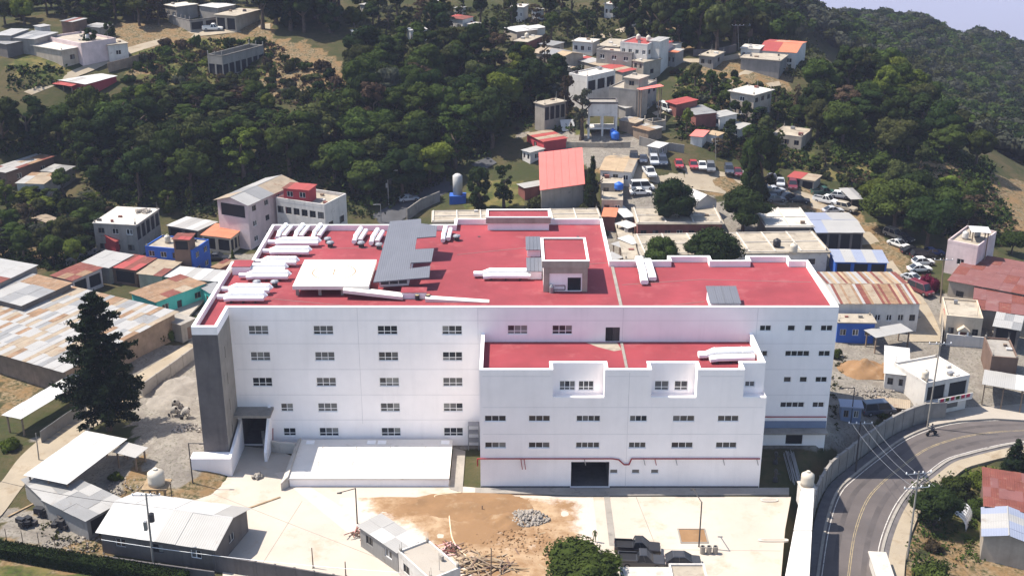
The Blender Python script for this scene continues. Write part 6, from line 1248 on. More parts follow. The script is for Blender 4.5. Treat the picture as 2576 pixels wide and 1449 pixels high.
# ================================================================ vehicles
RIM = []
def bev(q, name, w=.07, seg=2):
    import bmesh
    me = q.mesh(name); b = bmesh.new(); b.from_mesh(me); bmesh.ops.remove_doubles(b, verts=b.verts, dist=1e-4); bmesh.ops.recalc_face_normals(b, faces=b.faces)
    bmesh.ops.bevel(b, geom=list(b.edges), offset=w, segments=seg, profile=.5, affect='EDGES', clamp_overlap=True); b.to_mesh(me); b.free(); return me
def car_parts(kind):
    """lists of (part name, mesh, role) for one vehicle kind, x forward, wheels on z=0"""
    L_, Wd, Hh = dict(sedan=(4.4,1.74,1.44), hatch=(4.0,1.72,1.5), suv=(4.6,1.84,1.74), pickup=(5.3,1.86,1.78), van=(4.9,1.85,2.0))[kind]
    a = L_/2; w = Wd/2; z0 = .28; zs = .92 if kind in ('suv','pickup','van') else .82; zh = zs-.06
    prof = [(-a,z0+.15),(-a+.06,z0),(a-.08,z0),(a,z0+.18),(a,zh-.16),(a-.12,zh-.04),(a*.42,zs),(-a+.1,zs),(-a,zs-.1)]
    if kind in ('suv','hatch','van'): prof[-2:] = [(-a+.04,zs),(-a,zs-.06)]
    def loft(prof, w0, w1, zmid):
        vs = []; n = len(prof)
        for s in (-1,1):
            for x, z in prof: vs.append((x, s*(w0 if z < zmid else w1), z))
        return vs, [tuple(range(n-1,-1,-1)), tuple(range(n,2*n))]+[(i,(i+1)%n,n+(i+1)%n,n+i) for i in range(n)]
    P = []; q = MB(); q.add(*loft(prof, w-.03, w, .5)); P.append(('body', bev(q, 'body', .09), 'paint'))
    c0, c1, c2, c3 = dict(sedan=(-a*.8,-a*.36,a*.08,a*.48), hatch=(-a*.97,-a*.6,a*.06,a*.5), suv=(-a*.98,-a*.84,a*.12,a*.4), pickup=(-a*.2,-a*.1,a*.2,a*.5), van=(-a*.98,-a*.9,a*.45,a*.72))[kind]
    zr = Hh; wi = w-.2; wo = w-.05
    B_ = lambda x, y, z: (x, y, z)
    q = MB(); q.hexa([(c0,-wo,zs-.01),(c3,-wo,zs-.01),(c3,wo,zs-.01),(c0,wo,zs-.01)], [(c1,-wi,zr-.07),(c2,-wi,zr-.07),(c2,wi,zr-.07),(c1,wi,zr-.07)]); P.append(('glass_house', bev(q, 'glass_house', .05), 'glass'))
    q = MB(); q.hexa([(c1-.05,-wi-.03,zr-.08),(c2+.05,-wi-.03,zr-.08),(c2+.05,wi+.03,zr-.08),(c1-.05,wi+.03,zr-.08)], [(c1+.12,-wi+.08,zr),(c2-.12,-wi+.08,zr),(c2-.12,wi-.08,zr),(c1+.12,wi-.08,zr)]); P.append(('roof_panel', bev(q, 'roof_panel', .025), 'paint'))
    q = MB()
    for s in (-1,1):
        for (b0, t0) in ((c0,c1),(c3,c2),((c0+c3)/2,(c1+c2)/2)):
            q.hexa([(b0-.05,s*wo-.03,zs),(b0+.05,s*wo-.03,zs),(b0+.05,s*wo+.03,zs),(b0-.05,s*wo+.03,zs)], [(t0-.05,s*wi-.03,zr-.06),(t0+.05,s*wi-.03,zr-.06),(t0+.05,s*wi+.03,zr-.06),(t0-.05,s*wi+.03,zr-.06)])
    P.append(('pillars', q.mesh('pillars'), 'paint'))
    if kind == 'pickup':
        q = MB(); q.box(-a+.12,-w+.14,zs+.002,c0-.12,w-.14,zs+.006); P.append(('load_bed', q.mesh('load_bed'), 'dark'))
        for nm, b in (('bed_side',(-a+.02,-w+.02,zs,c0-.03,-w+.13,zs+.22)),('bed_side',(-a+.02,w-.13,zs,c0-.03,w-.02,zs+.22)),('tailgate',(-a,-w+.13,zs,-a+.1,w-.13,zs+.22))): q = MB(); q.box(*b); P.append((nm, q.mesh(nm), 'paint'))
    for s in (-1,1): q = MB(); q.box(a-.05,s*(w-.42)-.2,zh-.3,a+.015,s*(w-.42)+.2,zh-.14); P.append(('headlight', q.mesh('headlight'), 'lamp'))
    for s in (-1,1): q = MB(); q.box(-a-.012,s*(w-.22)-.12,zs-.3,-a+.05,s*(w-.22)+.12,zs-.1); P.append(('tail_light', q.mesh('tail_light'), 'red'))
    q = MB(); q.tube((0,-.11,0), (0,.11,0), .34, n=16); wm = q.mesh('wheel'); q = MB(); q.tube((0,-.118,0), (0,.118,0), .19, n=10); RIM.append(q.mesh('rim')) if not RIM else None
    for x in (-a*.62, a*.64):
        for s in (-1,1): P.append(('wheel', wm, 'rubber', (x, s*(w-.08), .33)))
    return P
CARS = {}
def car(label, px_, py_, ang, col, kind='sedan', T=None, group=None):
    x, y = (px_, py_) if T is None else tp(T, px_, py_); p = at(x, y, .3)
    if kind not in CARS: CARS[kind] = car_parts(kind)
    nm = {'pickup':'pickup_truck','van':'van','suv':'parked_car'}.get(kind, 'parked_car')
    t = thing(nm, label, {'pickup':'pickup','van':'van'}.get(kind,'car'), (p.x, p.y, p.z-.3+.03), math.radians(ang), group)
    for P in CARS[kind]:
        me = P[1]
        if not me.materials: me.materials.append(M[{'paint':'car_white','glass':'glass','dark':'black','lamp':'paint_white','red':'pipe_red','rubber':'rubber'}[P[2]]])
        o = link(P[0], me, t, P[3] if len(P) > 3 else None)
        if P[0] == 'wheel':
            if not RIM[0].materials: RIM[0].materials.append(M['steel'])
            link('rim', RIM[0], o)
        if P[2] == 'paint': o.material_slots[0].link = 'OBJECT'; o.material_slots[0].material = M['car_'+col]
    return t
G1 = 'cars parked along the dirt street'
for lab, x, y, an, col, kd in (('big dark off-roader at the start of the parked row', 1190,160,-95,'dark','suv'), ('dark low car second in the parked row', 1282,172,-95,'slate','sedan'), ('silver fronted car third in the parked row', 1385,190,-92,'silver','suv'),
  ('slate blue car fourth in the parked row', 1470,195,-92,'slate','suv'), ('bright red car nearer the row start of the two red ones', 1625,222,-92,'red','hatch'), ('red car beside the pale one in the parked row', 1765,230,-92,'red','hatch'), ('pale silver car between red and dark cars', 1850,235,-95,'white','sedan'),
  ('dark grey car next to the pale silver one', 1932,258,-95,'grey','suv'), ('slate off-roader before the pine clump', 2108,278,-95,'slate','suv'), ('maroon low car beside the pine clump', 2192,298,-95,'maroon','sedan'), ('white car half behind the pine clump', 2278,320,-100,'white','sedan'),
  ('white pickup standing across the dirt street', 1340,300,-80,'white','pickup'), ('white ambulance van between utility block and round tree', 1270,440,5,'white','van'), ('white low car below the ambulance van', 1255,490,5,'white','sedan')):
    car(lab, x, y, an, col, kd, '12', G1)
for lab, x, y, an, col, kd in (('silver car near the faded pink shed', 185,395,-100,'silver','sedan'), ('dark maroon off-roader near the faded pink shed', 302,425,-100,'maroon','suv'), ('dark green pickup with white cab by the bend', 600,492,10,'green','pickup'), ('white pickup rounding the dirt street bend', 622,570,-35,'white','pickup'),
  ('black car upper of the two on the verge', 268,532,20,'black','sedan'), ('black car lower of the two on the verge', 365,565,-10,'dark','sedan'), ('grey car in the shade of the pine trunks', 65,492,10,'grey','suv'), ('dark car behind the pine trunks', 105,352,-95,'grey','sedan'), ('wrecked pale grey car on the verge', 690,665,10,'silver','sedan'),
  ('olive jeep parked under the dark tree', 1285,900,-60,'tan','suv'), ('white car parked under the dark tree', 1325,990,-55,'white','sedan'), ('black car upper of the pair by the alley', 1455,1055,5,'black','sedan'), ('black car lower of the pair by the alley', 1560,1105,5,'black','suv'), ('white car below the black pair', 1560,1162,8,'white','hatch'),
  ('white low car above the bougainvillea', 1525,1228,8,'white','sedan'), ('silver blue car before the striped hall', 1462,1322,-55,'silver','sedan')):
    car(lab, x, y, an, col, kd, '13', G1)
for lab, x, y, an, col, kd in (('silver car on the verge below the faded pink shed', 130,470,15,'silver','sedan'), ('dark car among the pine trunks', 30,455,-95,'slate','sedan'), ('white hatchback tucked beside the ragged tarp', 760,520,-20,'white','hatch'), ('grey car at the verge under the pine clump', 140,555,5,'grey','hatch'), ('tan car standing past the ragged tarp', 815,640,-40,'tan','suv'), ('dark car next to the olive jeep', 1370,930,-50,'dark','sedan'), ('blue car in the shade by the alley tree', 1650,1070,5,'blue','sedan')):
    car(lab, x, y, an, col, kd, '13', G1)
for lab, x, y, an, col, kd in (('pale van on the town lane beside the dark red roof', 1500,1060,-60,'white','van'), ('dark car in the lane below the red awning', 1300,660,-50,'dark','sedan')): car(lab, x, y, an, col, kd, '02')
car('dark red van parked below the bougainvillea', 1535, 55, -60, 'maroon', 'van', '23')
car('silver car on the shaded street behind the hospital', 1480, 552, 22, 'silver', 'sedan', '11')
car('pale pickup parked on the hill road', 2055, 285, 5, 'white', 'pickup', '00')
car('dark blue car beside the orange porch', 2100, 1118, 0, 'dark', 'sedan', '10')
car('dark car under the torn tarp roof', 1125, 1215, 10, 'slate', 'van', '23')
car('dark grey pickup parked behind the other one in the yard', 1224, 1195, -4, 'black', 'pickup', '32')
car('slate pickup parked nearer the round treetop', 1265, 1320, -4, 'dark', 'pickup', '32')
car('dark hatchback parked beside the gatehouse roof', 1665, 1320, -2, 'dark', 'hatch', '32')
# ================================================================ posts, walls and small things
def up_h(b, tx, ty): return aty(tx, ty, b.y).z-b.z, aty(tx, ty, b.y).x
def utility_pole(label, base, top, arms=1, transformer=False, m='concrete', r=.14, ang=0, lamp=False):
    b = at(*base); H, xt = up_h(b, *top); dx = xt-b.x; t = thing('utility_pole', label, 'pole', b)
    q = MB(); q.tube((0,0,-.3), (dx,0,H), r, r*.65, 9); q.build('shaft', m, t); ca, sa = math.cos(ang), math.sin(ang)
    for i in range(arms):
        z = H-.3-i*1.9; f = z/H; w = 1.5
        q = MB(); a = Vector((dx*f-w*ca,-w*sa,z)); c = Vector((dx*f+w*ca,w*sa,z)); q.tube(a, c, .06, n=5); q.build('crossarm', 'steel', t)
        for k in (-1,-.35,.35,1): q = MB(); q.lathe([(0,0),(.07,0),(.09,.1),(.05,.24),(0,.26)], (dx*f+w*ca*k, w*sa*k, z+.05), 8); q.build('insulator', 'trim', t)
    if transformer: q = MB(); q.lathe([(0,0),(.32,0),(.32,.95),(.2,1.05),(0,1.08)], (.5,-.1,H*.62), 12); q.build('transformer', 'dark_steel', t); q = MB(); q.box(-.45,-.3,H*.5,-.1,.1,H*.62); q.build('meter_box', 'steel', t)
    if lamp: q = MB(); q.tube((dx,0,H-.4), (dx+1.7,0,H-.1), .05, n=6); q.build('lamp_arm', 'steel', t); q = MB(); q.box(dx+1.5,-.15,H-.16,dx+2.2,.15,H-.02); q.build('lamp_head', 'steel', t)
    return t
def lamp_post(label, base, top, ang=0, arm=1.8, m='dark_steel'):
    b = at(*base); H, xt = up_h(b, *top); t = thing('lamp_post', label, 'lamp post', b); q = MB(); q.tube((0,0,-.2), (0,0,H), .09, .07, 8); q.build('shaft', m, t)
    e = Vector((arm*math.cos(ang), arm*math.sin(ang), H-.05)); q = MB(); q.tube((0,0,H-.06), e, .055, n=6); q.build('arm', m, t); q = MB(); q.box(e.x-.28,e.y-.12,e.z-.1,e.x+.28,e.y+.12,e.z-.02); q.build('lamp_head', m, t); return t
utility_pole('tall pole with transformer before the gabled workshop', (386,1420), (367,1240), 1, True)
utility_pole('concrete pole with two crossarms by the road bend', (2282,1407), (2312,1185), 2, ang=.15)
utility_pole('leaning pale pole beside the white shop', (2332,1078), (2366,860), 1, r=.13)
utility_pole('street light pole with transformer before the dense wood', (978,515), (974,428), 0, True, lamp=True)
utility_pole('thin pole beside the street at the white open shed', (98,1157), (90,1089), 0, r=.09)
utility_pole('far pole beside the lone hut', (1859,126), (1856,62), 1, r=.1); utility_pole('far pole behind the orange red knoll roof', (1916,90), (1914,40), 0, r=.1); utility_pole('thin pole in the lower town gardens', (1801,402), (1800,335), 0, r=.08)
utility_pole('dark pole at the road end of the retaining wall', (2152,1190), (2165,1060), 1, r=.13, m='dark_steel')
utility_pole('wooden pole of the alley by the dirt street', (2366,760), (2374,650), 1, r=.13, m='wood')
lamp_post('dark lamp post on the sand beside the drive', (485,1213), (473,1114), 0, 1.6); lamp_post('dark lamp post beside the dirt patch', (899,1317), (893,1227), math.pi+.5, 2.0); lamp_post('slim lamp post among the paved bay near the bins', (1758,1375), (1764,1262), math.pi/2+.2, 3.0)
lamp_post('dark lamp post by the guard booth', (2140,1062), (2147,975), math.pi, 1.8); lamp_post('small street lamp near the end of the shaded street', (959,560), (955,514), math.pi, 1.2, 'steel')
for lab, a, c in (('dark stake with wire by the yard wall gap', (788,1428), (784,1377)), ('thin stake beside the wall opening', (870,1449), (868,1412)), ('dark stake by the timber heap', (1235,1462), (1236,1378)), ('short dark marker post on the dirt patch', (1213,1286), (1213,1271))):
    b = at(*a); H, xt = up_h(b, *c); t = thing('stake', lab, 'post', b); q = MB(); q.tube((0,0,-.1), (xt-b.x,0,H), .08, .06, 6); q.build('post', 'wood', t); q = MB(); q.box(-.12,-.12,-.1,.12,.12,.12); q.build('footing', 'concrete', t)
def panel_wall(label, pts, h, m='concrete', name='boundary_wall', t_=.18, step=3.0, post=True, ground=True, zb=None, cat='wall', top=None):
    P = [at(x, y, h) for x, y in pts] if zb is None else pts
    if zb is None: P = [Vector((p.x, p.y, p.z-h)) for p in P]
    t = thing(name, label, cat, P[0]); o = P[0]
    for a, b in zip(P[:-1], P[1:]):
        n_ = max(1, round((b-a).length/step))
        for i in range(n_):
            p = a.lerp(b, i/n_)-o; q_ = a.lerp(b, (i+1)/n_)-o; d = q_-p; d.z = 0; d.normalize(); nn = Vector((-d.y, d.x, 0))*t_/2; up = Vector((0,0,h+random.uniform(-.015,.015))); dn = Vector((0,0,-.5)); p2 = p+d*.02; q2 = q_-d*.02
            q = MB(); q.hexa([p2-nn+dn,q2-nn+dn,q2+nn+dn,p2+nn+dn], [p2-nn+up,q2-nn+up,q2+nn+up,p2+nn+up]); q.build('wall_panel', m, t)
            if post: c = nn*1.5; e = d*.12; q = MB(); q.hexa([p-c-e+dn,p-c+e+dn,p+c+e+dn,p+c-e+dn], [p-c-e+up*1.03,p-c+e+up*1.03,p+c+e+up*1.03,p+c-e+up*1.03]); q.build('pilaster', m, t)
    return t
panel_wall('weathered concrete yard wall along the bottom border', [(539,1396),(642,1412),(740,1428),(838,1445),(1010,1475)], 2.0, 'concrete_dark')
panel_wall('dark concrete wall below the gabled workshop', [(266,1398),(400,1418),(539,1437)], 1.2, 'concrete_dark')
panel_wall('pale concrete wall between street and gravel yard', [tp('20',1375,945), tp('20',1640,760), tp('20',1875,590)], 2.0, 'concrete')
panel_wall('stub of concrete wall meeting the gravel yard', [tp('20',1375,945), tp('20',1330,925)], 2.2, 'concrete')
panel_wall('greenish corrugated fence along the street', [(100,1085),(165,1040),(215,1010)], 1.8, 'metal_grey', 'fence', .06, 1.2, False, cat='fence')
panel_wall('long concrete wall beside the shaded street', [tp('11',1465,640), tp('11',1600,545), tp('11',1780,470)], 2.4, 'concrete')
panel_wall('brown board wall below the hill road', [tp('00',1035,610), tp('00',1200,570), tp('00',1365,520)], 2.4, 'wood', 'board_wall', .1, 1.5, False)
panel_wall('grey wall edging the lane before the town', [tp('02',1250,1320), tp('02',1450,1370), tp('02',1680,1400)], 1.8, 'concrete')
panel_wall('low pale wall before the water tower frame', [tp('02',515,1370), tp('02',900,1380), tp('02',1160,1370)], 1.2, 'concrete_pale')
panel_wall('stone garden wall among shrubs above the warehouse', [tp('10',640,1130), tp('10',800,1060), tp('10',930,1010)], 1.4, 'concrete')
panel_wall('pale house wall at the foot of the wood', [tp('10',800,650), tp('10',975,600)], 2.6, 'concrete')
panel_wall('dark stone bank wall by the lane of the town', [tp('02',1770,480), tp('02',1950,480), tp('02',2180,430)], 1.8, 'concrete_dark')
panel_wall('white gate wall before the cream portico house', [tp('23',1800,470), tp('23',2150,500)], 1.9, 'white')
panel_wall('weathered garden wall along the alley', [(2372,760),(2372,820),(2366,870)], 2.2, 'concrete', step=4)
rw = [p+Vector((0,0,-.2)) for p in resample(ROAD_L, 40)[9:29]]
for i in range(len(rw)):
    d = rw[min(i+1,len(rw)-1)]-rw[max(i-1,0)]; d.z = 0; d.normalize(); rw[i] = rw[i]+Vector((-d.y, d.x, 0))*2.4
panel_wall('tall concrete retaining wall curving above the road', [Vector((p.x,p.y,-3.5)) for p in rw], 3.2, 'grey', 'retaining_wall', .35, 5.0, True, zb=0)
for i in range(7):                         # fence posts and wire along the hedge
    p = tp('30', 70+155*i, 1130+17*i); b = at(*p); t = thing('fence_post', 'thin wire fence post before the hedge', 'post', b, 0, 'wire fence posts by the hedge'); q = MB(); q.tube((0,0,-.1), (0,0,2.0), .05, .04, 6); q.build('post', 'wood', t); q = MB(); q.box(-.09,-.09,-.1,.09,.09,.1); q.build('footing', 'concrete', t)
def wire(label, a, b, sag, r=.018, m='dark_steel'):
    a = Vector(a); b = Vector(b); pts = [a.lerp(b, i/14)+Vector((0,0,-sag*4*(i/14)*(1-i/14))) for i in range(15)]; q = MB(); q.path([p-a for p in pts], r, 4); o = q.build('power_line', m); o.location = a; tag(o, label, 'wire')
ra, rb = at(2282,1407), at(2152,1190)
for i, k in enumerate((-1.3,0,1.3)): wire(('outer','middle','inner')[i]+' power line crossing the road from the double crossarm pole', ra+Vector((.7+k,0,10.0)), rb+Vector((k,0,7.6)), .8, .022, 'steel')
wa = at(386,1420); wire('pale cable strung along the yard wall', at(266,1398)+Vector((0,-.6,2.6)), at(1010,1490)+Vector((0,-.4,2.9)), .5, .03, 'trim')
wire('cable from the transformer pole to the picture border', wa+Vector((0,0,7.8)), wa+Vector((-26,10,6.8)), .8, .025)
# long narrow white store along the yard edge, and its tank
pl = [atz(1962,1560,2.6), atz(2030,1560,2.6), atz(2036,1449,2.6), atz(2048,1230,2.6), atz(2016,1230,2.6), atz(1975,1449,2.6)]; o_ = Vector((pl[0].x, pl[0].y, 0)); t = thing('store', 'long narrow white roofed store along the yard edge by the road', 'store', o_)
pp = [(p.x-o_.x, p.y-o_.y) for p in pl]; q = MB(); q.prism(inset_poly(pp, .15), -3.4, 2.5); q.build('wall', 'white', t)
for k, (a, b) in enumerate(((0,.24),(.245,.49),(.495,.74),(.745,1.0))):
    lf = [Vector(pp[0]), Vector(pp[5]), Vector(pp[4])]; rr_ = [Vector(pp[1]), Vector(pp[2]), Vector(pp[3])]
    e = lambda P, f: (P[0].lerp(P[1], f*2) if f < .5 else P[1].lerp(P[2], f*2-1)); c4 = [e(lf,a), e(rr_,a), e(rr_,b), e(lf,b)]; q = MB(); q.prism([(v.x, v.y) for v in c4], 2.505, 2.62+.03*k); q.build('roof_slab', 'white_slab', t)
water_tank('big cream tank at the road end of the yard store', pos=atz(2030,1212,2.3), r=.8, hh=1.7)
b = atz(2031,1222,2.3); b.x -= .9; b.y -= 1.0; t = thing('tank_stand', 'white block stand under the big cream tank', 'stand', (b.x+.9, b.y+1.2, 0)); q = MB(); q.box(-.9,-.9,-.4,.9,.9,2.15); q.build('block', 'white', t); q = MB(); q.box(-1.0,-1.0,2.16,1.0,1.0,2.3); q.build('slab', 'concrete_white', t)
bpy.data.objects[[o.name for o in C.objects if o.get('label') == 'big cream tank at the road end of the yard store'][0]].location = (b.x+.9, b.y+1.2, 2.31)
# elevated tank over the sand
b = at(398,1262); t = thing('tank_tower', 'platform on thin legs under the cream tank above the sand', 'stand', b); q = MB(); q.box(-1.5,-1.3,2.3,1.6,1.3,2.5); q.build('platform', 'timber', t)
for i in range(4):
    for j in range(2): q = MB(); q.tube((-1.3+.9*i,-1.1+2.2*j,-.1), (-1.3+.9*i,-1.1+2.2*j,2.3), .07, n=6); q.build('leg', 'wood', t)
water_tank('cream tank with conical lid on the legged platform', pos=b+Vector((.1,0,2.5)), r=1.0, hh=1.9)
q = MB(); q.tube((0,0,.1), (7.6*.5,3.2,3.4), .09, n=6); o = q.build('wooden_pole', 'timber'); o.location = at(307,1275); tag(o, 'long pale pole leaning toward the legged tank platform', 'pole')
# white cylinder tank behind the hospital
b = at(1152,508); t = thing('gas_tank', 'tall white upright tank on a blue base behind the hospital', 'tank', b); q = MB(); q.lathe([(0,1.6),(1.0,1.6),(1.0,5.6),(.5,6.0),(0,6.1)], n=18); q.build('cylinder', 'metal_new', t, True); q = MB(); q.box(-1.7,-1.3,-.3,1.7,1.3,1.6); q.build('base_room', 'blue', t)
# water tower frame in the town
A_, B_2 = at(*tp('02',752,1330)), at(*tp('02',1012,1335)); W_ = (B_2-A_).length; t = thing('concrete_tower', 'white open concrete frame tower with closed upper box in the town', 'tower', A_); Ht = 7.8
for x in (0, W_*.5, W_):
    for y in (0, 3.6): q = MB(); q.box(x-.22,y-.2,-.5,x+.22,y+.2,Ht-2.6); q.build('column', 'white', t)
for z in (2.2, Ht-2.62): q = MB(); q.box(-.24,-.22,z-.3,W_+.24,3.82,z); q.build('floor_slab', 'white', t)
q = MB(); q.box(-.2,-.18,Ht-2.6,W_+.2,3.78,Ht-.2); q.build('tank_box', 'white', t); ring([(-.3,-.28),(W_+.3,-.28),(W_+.3,3.88),(-.3,3.88)], .3, Ht-.2, Ht+.2, 'concrete_dark', 'rim', t); q = MB(); q.box(0,0,Ht-.19,W_,3.6,Ht-.1); q.build('top_slab', 'concrete', t)
for i, (x, y, r) in enumerate(((1010,1345,.9),(985,1320,.6))): water_tank(('large blue tank at the tower foot','smaller blue tank beside the large blue one')[i], pos=at(*tp('02',x,y)), m='tank_blue', r=r, hh=1.6)
p = at(*tp('12',1045,450), 3.4); water_tank('blue tank on the second utility block', pos=(p.x,p.y,p.z), m='tank_blue', r=.9, hh=1.3)
p = at(*tp('13',310,1060), 4.1); water_tank('cream tank on the ward behind the hospital corner parapet', pos=(p.x,p.y,p.z-.1), r=.7, hh=1.7)
p = at(*tp('13',150,990), 4.1); water_tank('black tank on the beam grid ward', pos=(p.x,p.y,p.z-.1), m='tank_black', r=.7, hh=1.2)
# sheet of white panel leaning in the lane
a = at(*tp('02',500,1275)); t = thing('white_panel', 'tilted white sheet panel beside the lane trees', 'panel', a, .15); q = MB(); q.hexa([(0,0,.1),(3.1,.2,.1),(2.9,2.2,2.2),(-.2,2.0,2.2)], [(0,0,.18),(3.1,.2,.18),(2.9,2.2,2.28),(-.2,2.0,2.28)]); q.build('sheet', 'metal_new', t)
for x in (.2,2.7): q = MB(); q.tube((x,2.0,-.1), (x,2.0,2.1), .06, n=5); q.build('prop', 'wood', t)
# dirt heap, rubble, timber
def heap(name, label, c, rx, ry, hgt, n, sz, m, seed, cat='rubble', base=None):
    g = np.random.default_rng(seed); iv, if_ = ico(); V = []; F = []; o = 0; k = np.array([[0,1,2]])
    import itertools
    cube = np.array(list(itertools.product((-1,1), repeat=3)), float); cf = np.array([(0,1,3,2),(4,6,7,5),(0,4,5,1),(2,3,7,6),(0,2,6,4),(1,5,7,3)])
    for i in range(n):
        r = math.sqrt(g.uniform()); t = g.uniform(0,6.28); x, y = rx*r*math.cos(t), ry*r*math.sin(t); z = hgt*(1-r)**.8*g.uniform(.3,1)
        A = g.normal(size=(3,3)); Q, _ = np.linalg.qr(A); v = (cube*(1+.3*g.normal(size=(8,1)))*g.uniform(.4,1.3,3)*sz*g.uniform(.4,1.3))@Q.T+np.array([x,y,z+sz*.2]); V.append(v); F.append(cf+o); o += 8
    o_ = link(name, npmesh(name, np.concatenate(V), np.concatenate(F), m)); o_.location = c; stuff(o_, label, cat); return o_
def mound(name, label, c, rx, ry, hgt, m, seed):
    g = np.random.default_rng(seed); n = 26; xs = np.linspace(-1,1,n); X, Y = np.meshgrid(xs, xs); R = np.hypot(X, Y); Z = hgt*np.clip(1-R, 0, 1)**.9*(1+.3*np.sin(X*7+seed)*np.cos(Y*6)); Z += g.normal(size=Z.shape)*.03*hgt*(R < 1); Z = np.where(R >= 1, -.12, Z)
    ii = np.arange(n*n).reshape(n,n); o = link(name, npmesh(name, np.stack([X.ravel()*rx, Y.ravel()*ry, Z.ravel()],1), np.stack([ii[:-1,:-1],ii[:-1,1:],ii[1:,1:],ii[1:,:-1]],-1).reshape(-1,4), m, True)); o.location = c; return o
heap('rubble', 'heap of pale broken concrete on the dirt patch', atz(1325,1305,.05), 2.6, 1.8, .6, 330, .15, 'rubble', 1); heap('rubble', 'rubble heap on the gallery house roof', RUB, 1.6, 1.2, .5, 90, .2, 'rubble', 2)
heap('rubble', 'scattered broken blocks by the cement mixers', at(470,1080), 2.0, 1.6, .35, 110, .13, 'rubble', 3); heap('rubble', 'small pile of gear on the concrete drive', atz(648,1200,.03), .6, .7, .6, 40, .16, 'concrete', 4)
heap('rubble', 'debris strewn along the hospital corner bank', at(2190,985), 3.5, 2.0, .15, 160, .11, 'rubble', 5); heap('rubble', 'stones scattered over the sand near the legged tank', at(350,1225), 4, 3, .1, 120, .09, 'rubble', 6); heap('rubble', 'stony litter beside the yard fence', at(190,1370), 4, 2, .1, 120, .09, 'rubble', 7); heap('rubble', 'stones dug up across the dirt patch', atz(1330,1370,.05), 8, 3.4, .06, 420, .09, 'dirt', 8)
for nm_, lab, c, rx, ry, hg, m, sd in (('dirt_mound', 'brown earth mound beside the hospital corner', at(2170,930), 4.2, 3.2, 1.6, 'dirt', 1), ('dirt_mound', 'low brown soil bank in the middle of the dirt patch', atz(1180,1275,.02), 9.0, 3.6, .45, 'dirt', 2), ('dirt_mound', 'low spoil heap beside the rubble', atz(1275,1310,.02), 3, 2.4, .6, 'dirt', 3), ('gravel_mound', 'grey gravel heap behind the concrete tower', at(455,975), 4.2, 3.6, 1.5, 'gravel', 4), ('gravel_mound', 'dirty gravel bank between tower and street wall', at(425,1010), 3.4, 3.0, .8, 'gravel', 5)):
    tag(mound(nm_, lab, c, rx, ry, hg, m, sd), lab, 'mound')
tw = thing('timber_pile', 'jumbled heap of timber boards at the bottom border', 'timber', atz(1215,1425,0)); g = random.Random(4)
for i in range(85):
    ln = g.uniform(1.0,3.4); x, y = g.gauss(0,2.0), g.gauss(0,1.1); z = max(.04, (1-abs(x)/5-abs(y)/2.5)*g.uniform(.1,.8)); a = g.uniform(-1.2,1.2) if g.random() < .6 else g.uniform(0,3.14); tz = g.uniform(-.18,.18)
    q = MB(); q.box(-ln/2,-g.uniform(.05,.12),-.025,ln/2,.06,.03); o = q.build('board', g.choice(['timber','timber','wood','rust_pale','brown']), tw); o.location = (x,y,z+.1); o.rotation_euler = (g.uniform(-.3,.3), tz, a)
for lab, p, n_, sd in (('tangled brown boards beside the white site block', atz(1128,1385,0), 26, 1), ('red formwork props stacked by the site cabin', atz(905,1345,0), 22, 2)):
    t = thing('timber_pile', lab, 'timber', p); g = random.Random(sd)
    for i in range(n_): ln = g.uniform(.8,2.2); q = MB(); q.box(-ln/2,-.06,-.03,ln/2,.06,.03); o = q.build('board', g.choice(['brick','brown','pink']), t); o.location = (g.gauss(0,.7), g.gauss(0,.6), g.uniform(.08,.6)); o.rotation_euler = (g.uniform(-.3,.3), g.uniform(-.4,.4), g.uniform(0,3.1))
for lab, pa, pb in (('pale plank lying on the dirt patch', (1355,1420),(1395,1445)), ('short plank near the rubble heap', (1355,1345),(1385,1337)), ('long beam lying across the drive', (617,1282),(705,1251)), ('sheet of plywood on the sand', (20,1300),(90,1265))):
    a, b = atz(*pa,0), atz(*pb,0); t = tag(MB().box(0,-.12,.03,(b-a).length,.12,.13).build('plank', 'timber'), lab, 'plank'); t.location = a; t.rotation_euler.z = math.atan2((b-a).y, (b-a).x)
hp_ = [atz(x, y, .1) for x, y in ((1160,1238),(1095,1246),(1110,1265),(1128,1290),(1132,1315),(1137,1350),(1150,1375),(1175,1400))]; hp2 = resample(hp_, 40); q = MB(); q.path([p-hp2[0] for p in hp2], .09, 5); o = q.build('hose', 'hose'); o.location = hp2[0]; tag(o, 'pale hose curving over the dirt patch', 'hose')
# bins, pit, pipes
for i, (x, lab) in enumerate(((1767,'grey concrete pipe bin nearest the lamp post'),(1783,'middle one of three grey concrete pipe bins'),(1799,'grey concrete pipe bin farthest from the lamp post'))):
    t = thing('pipe_bin', lab, 'bin', atz(x,1391,.02), 0, 'bins by the lamp post'); q = MB(); q.lathe([(.3,0),(.3,.95),(.22,.95),(.22,.1),(0,.1)], n=14); q.build('drum', 'concrete', t); q = MB(); q.lathe([(0,.8),(.21,.8)], n=14); q.build('mouth_shade_disc', 'black', t)  # black disc stands in for the shade inside each drum
pt = thing('planter_pit', 'square earth pit framed by kerbs in the paving', 'pit', atz(1712,1366,.02)); w_ = (atz(1783,1366,0)-atz(1712,1366,0)).x; ring([(0,0),(w_,0),(w_,3.0),(0,3.0)], .15, 0, .1, 'concrete', 'kerb_ring', pt); q = MB(); q.box(.15,.15,-.02,w_-.15,2.85,.045); q.build('soil', 'dirt', pt)
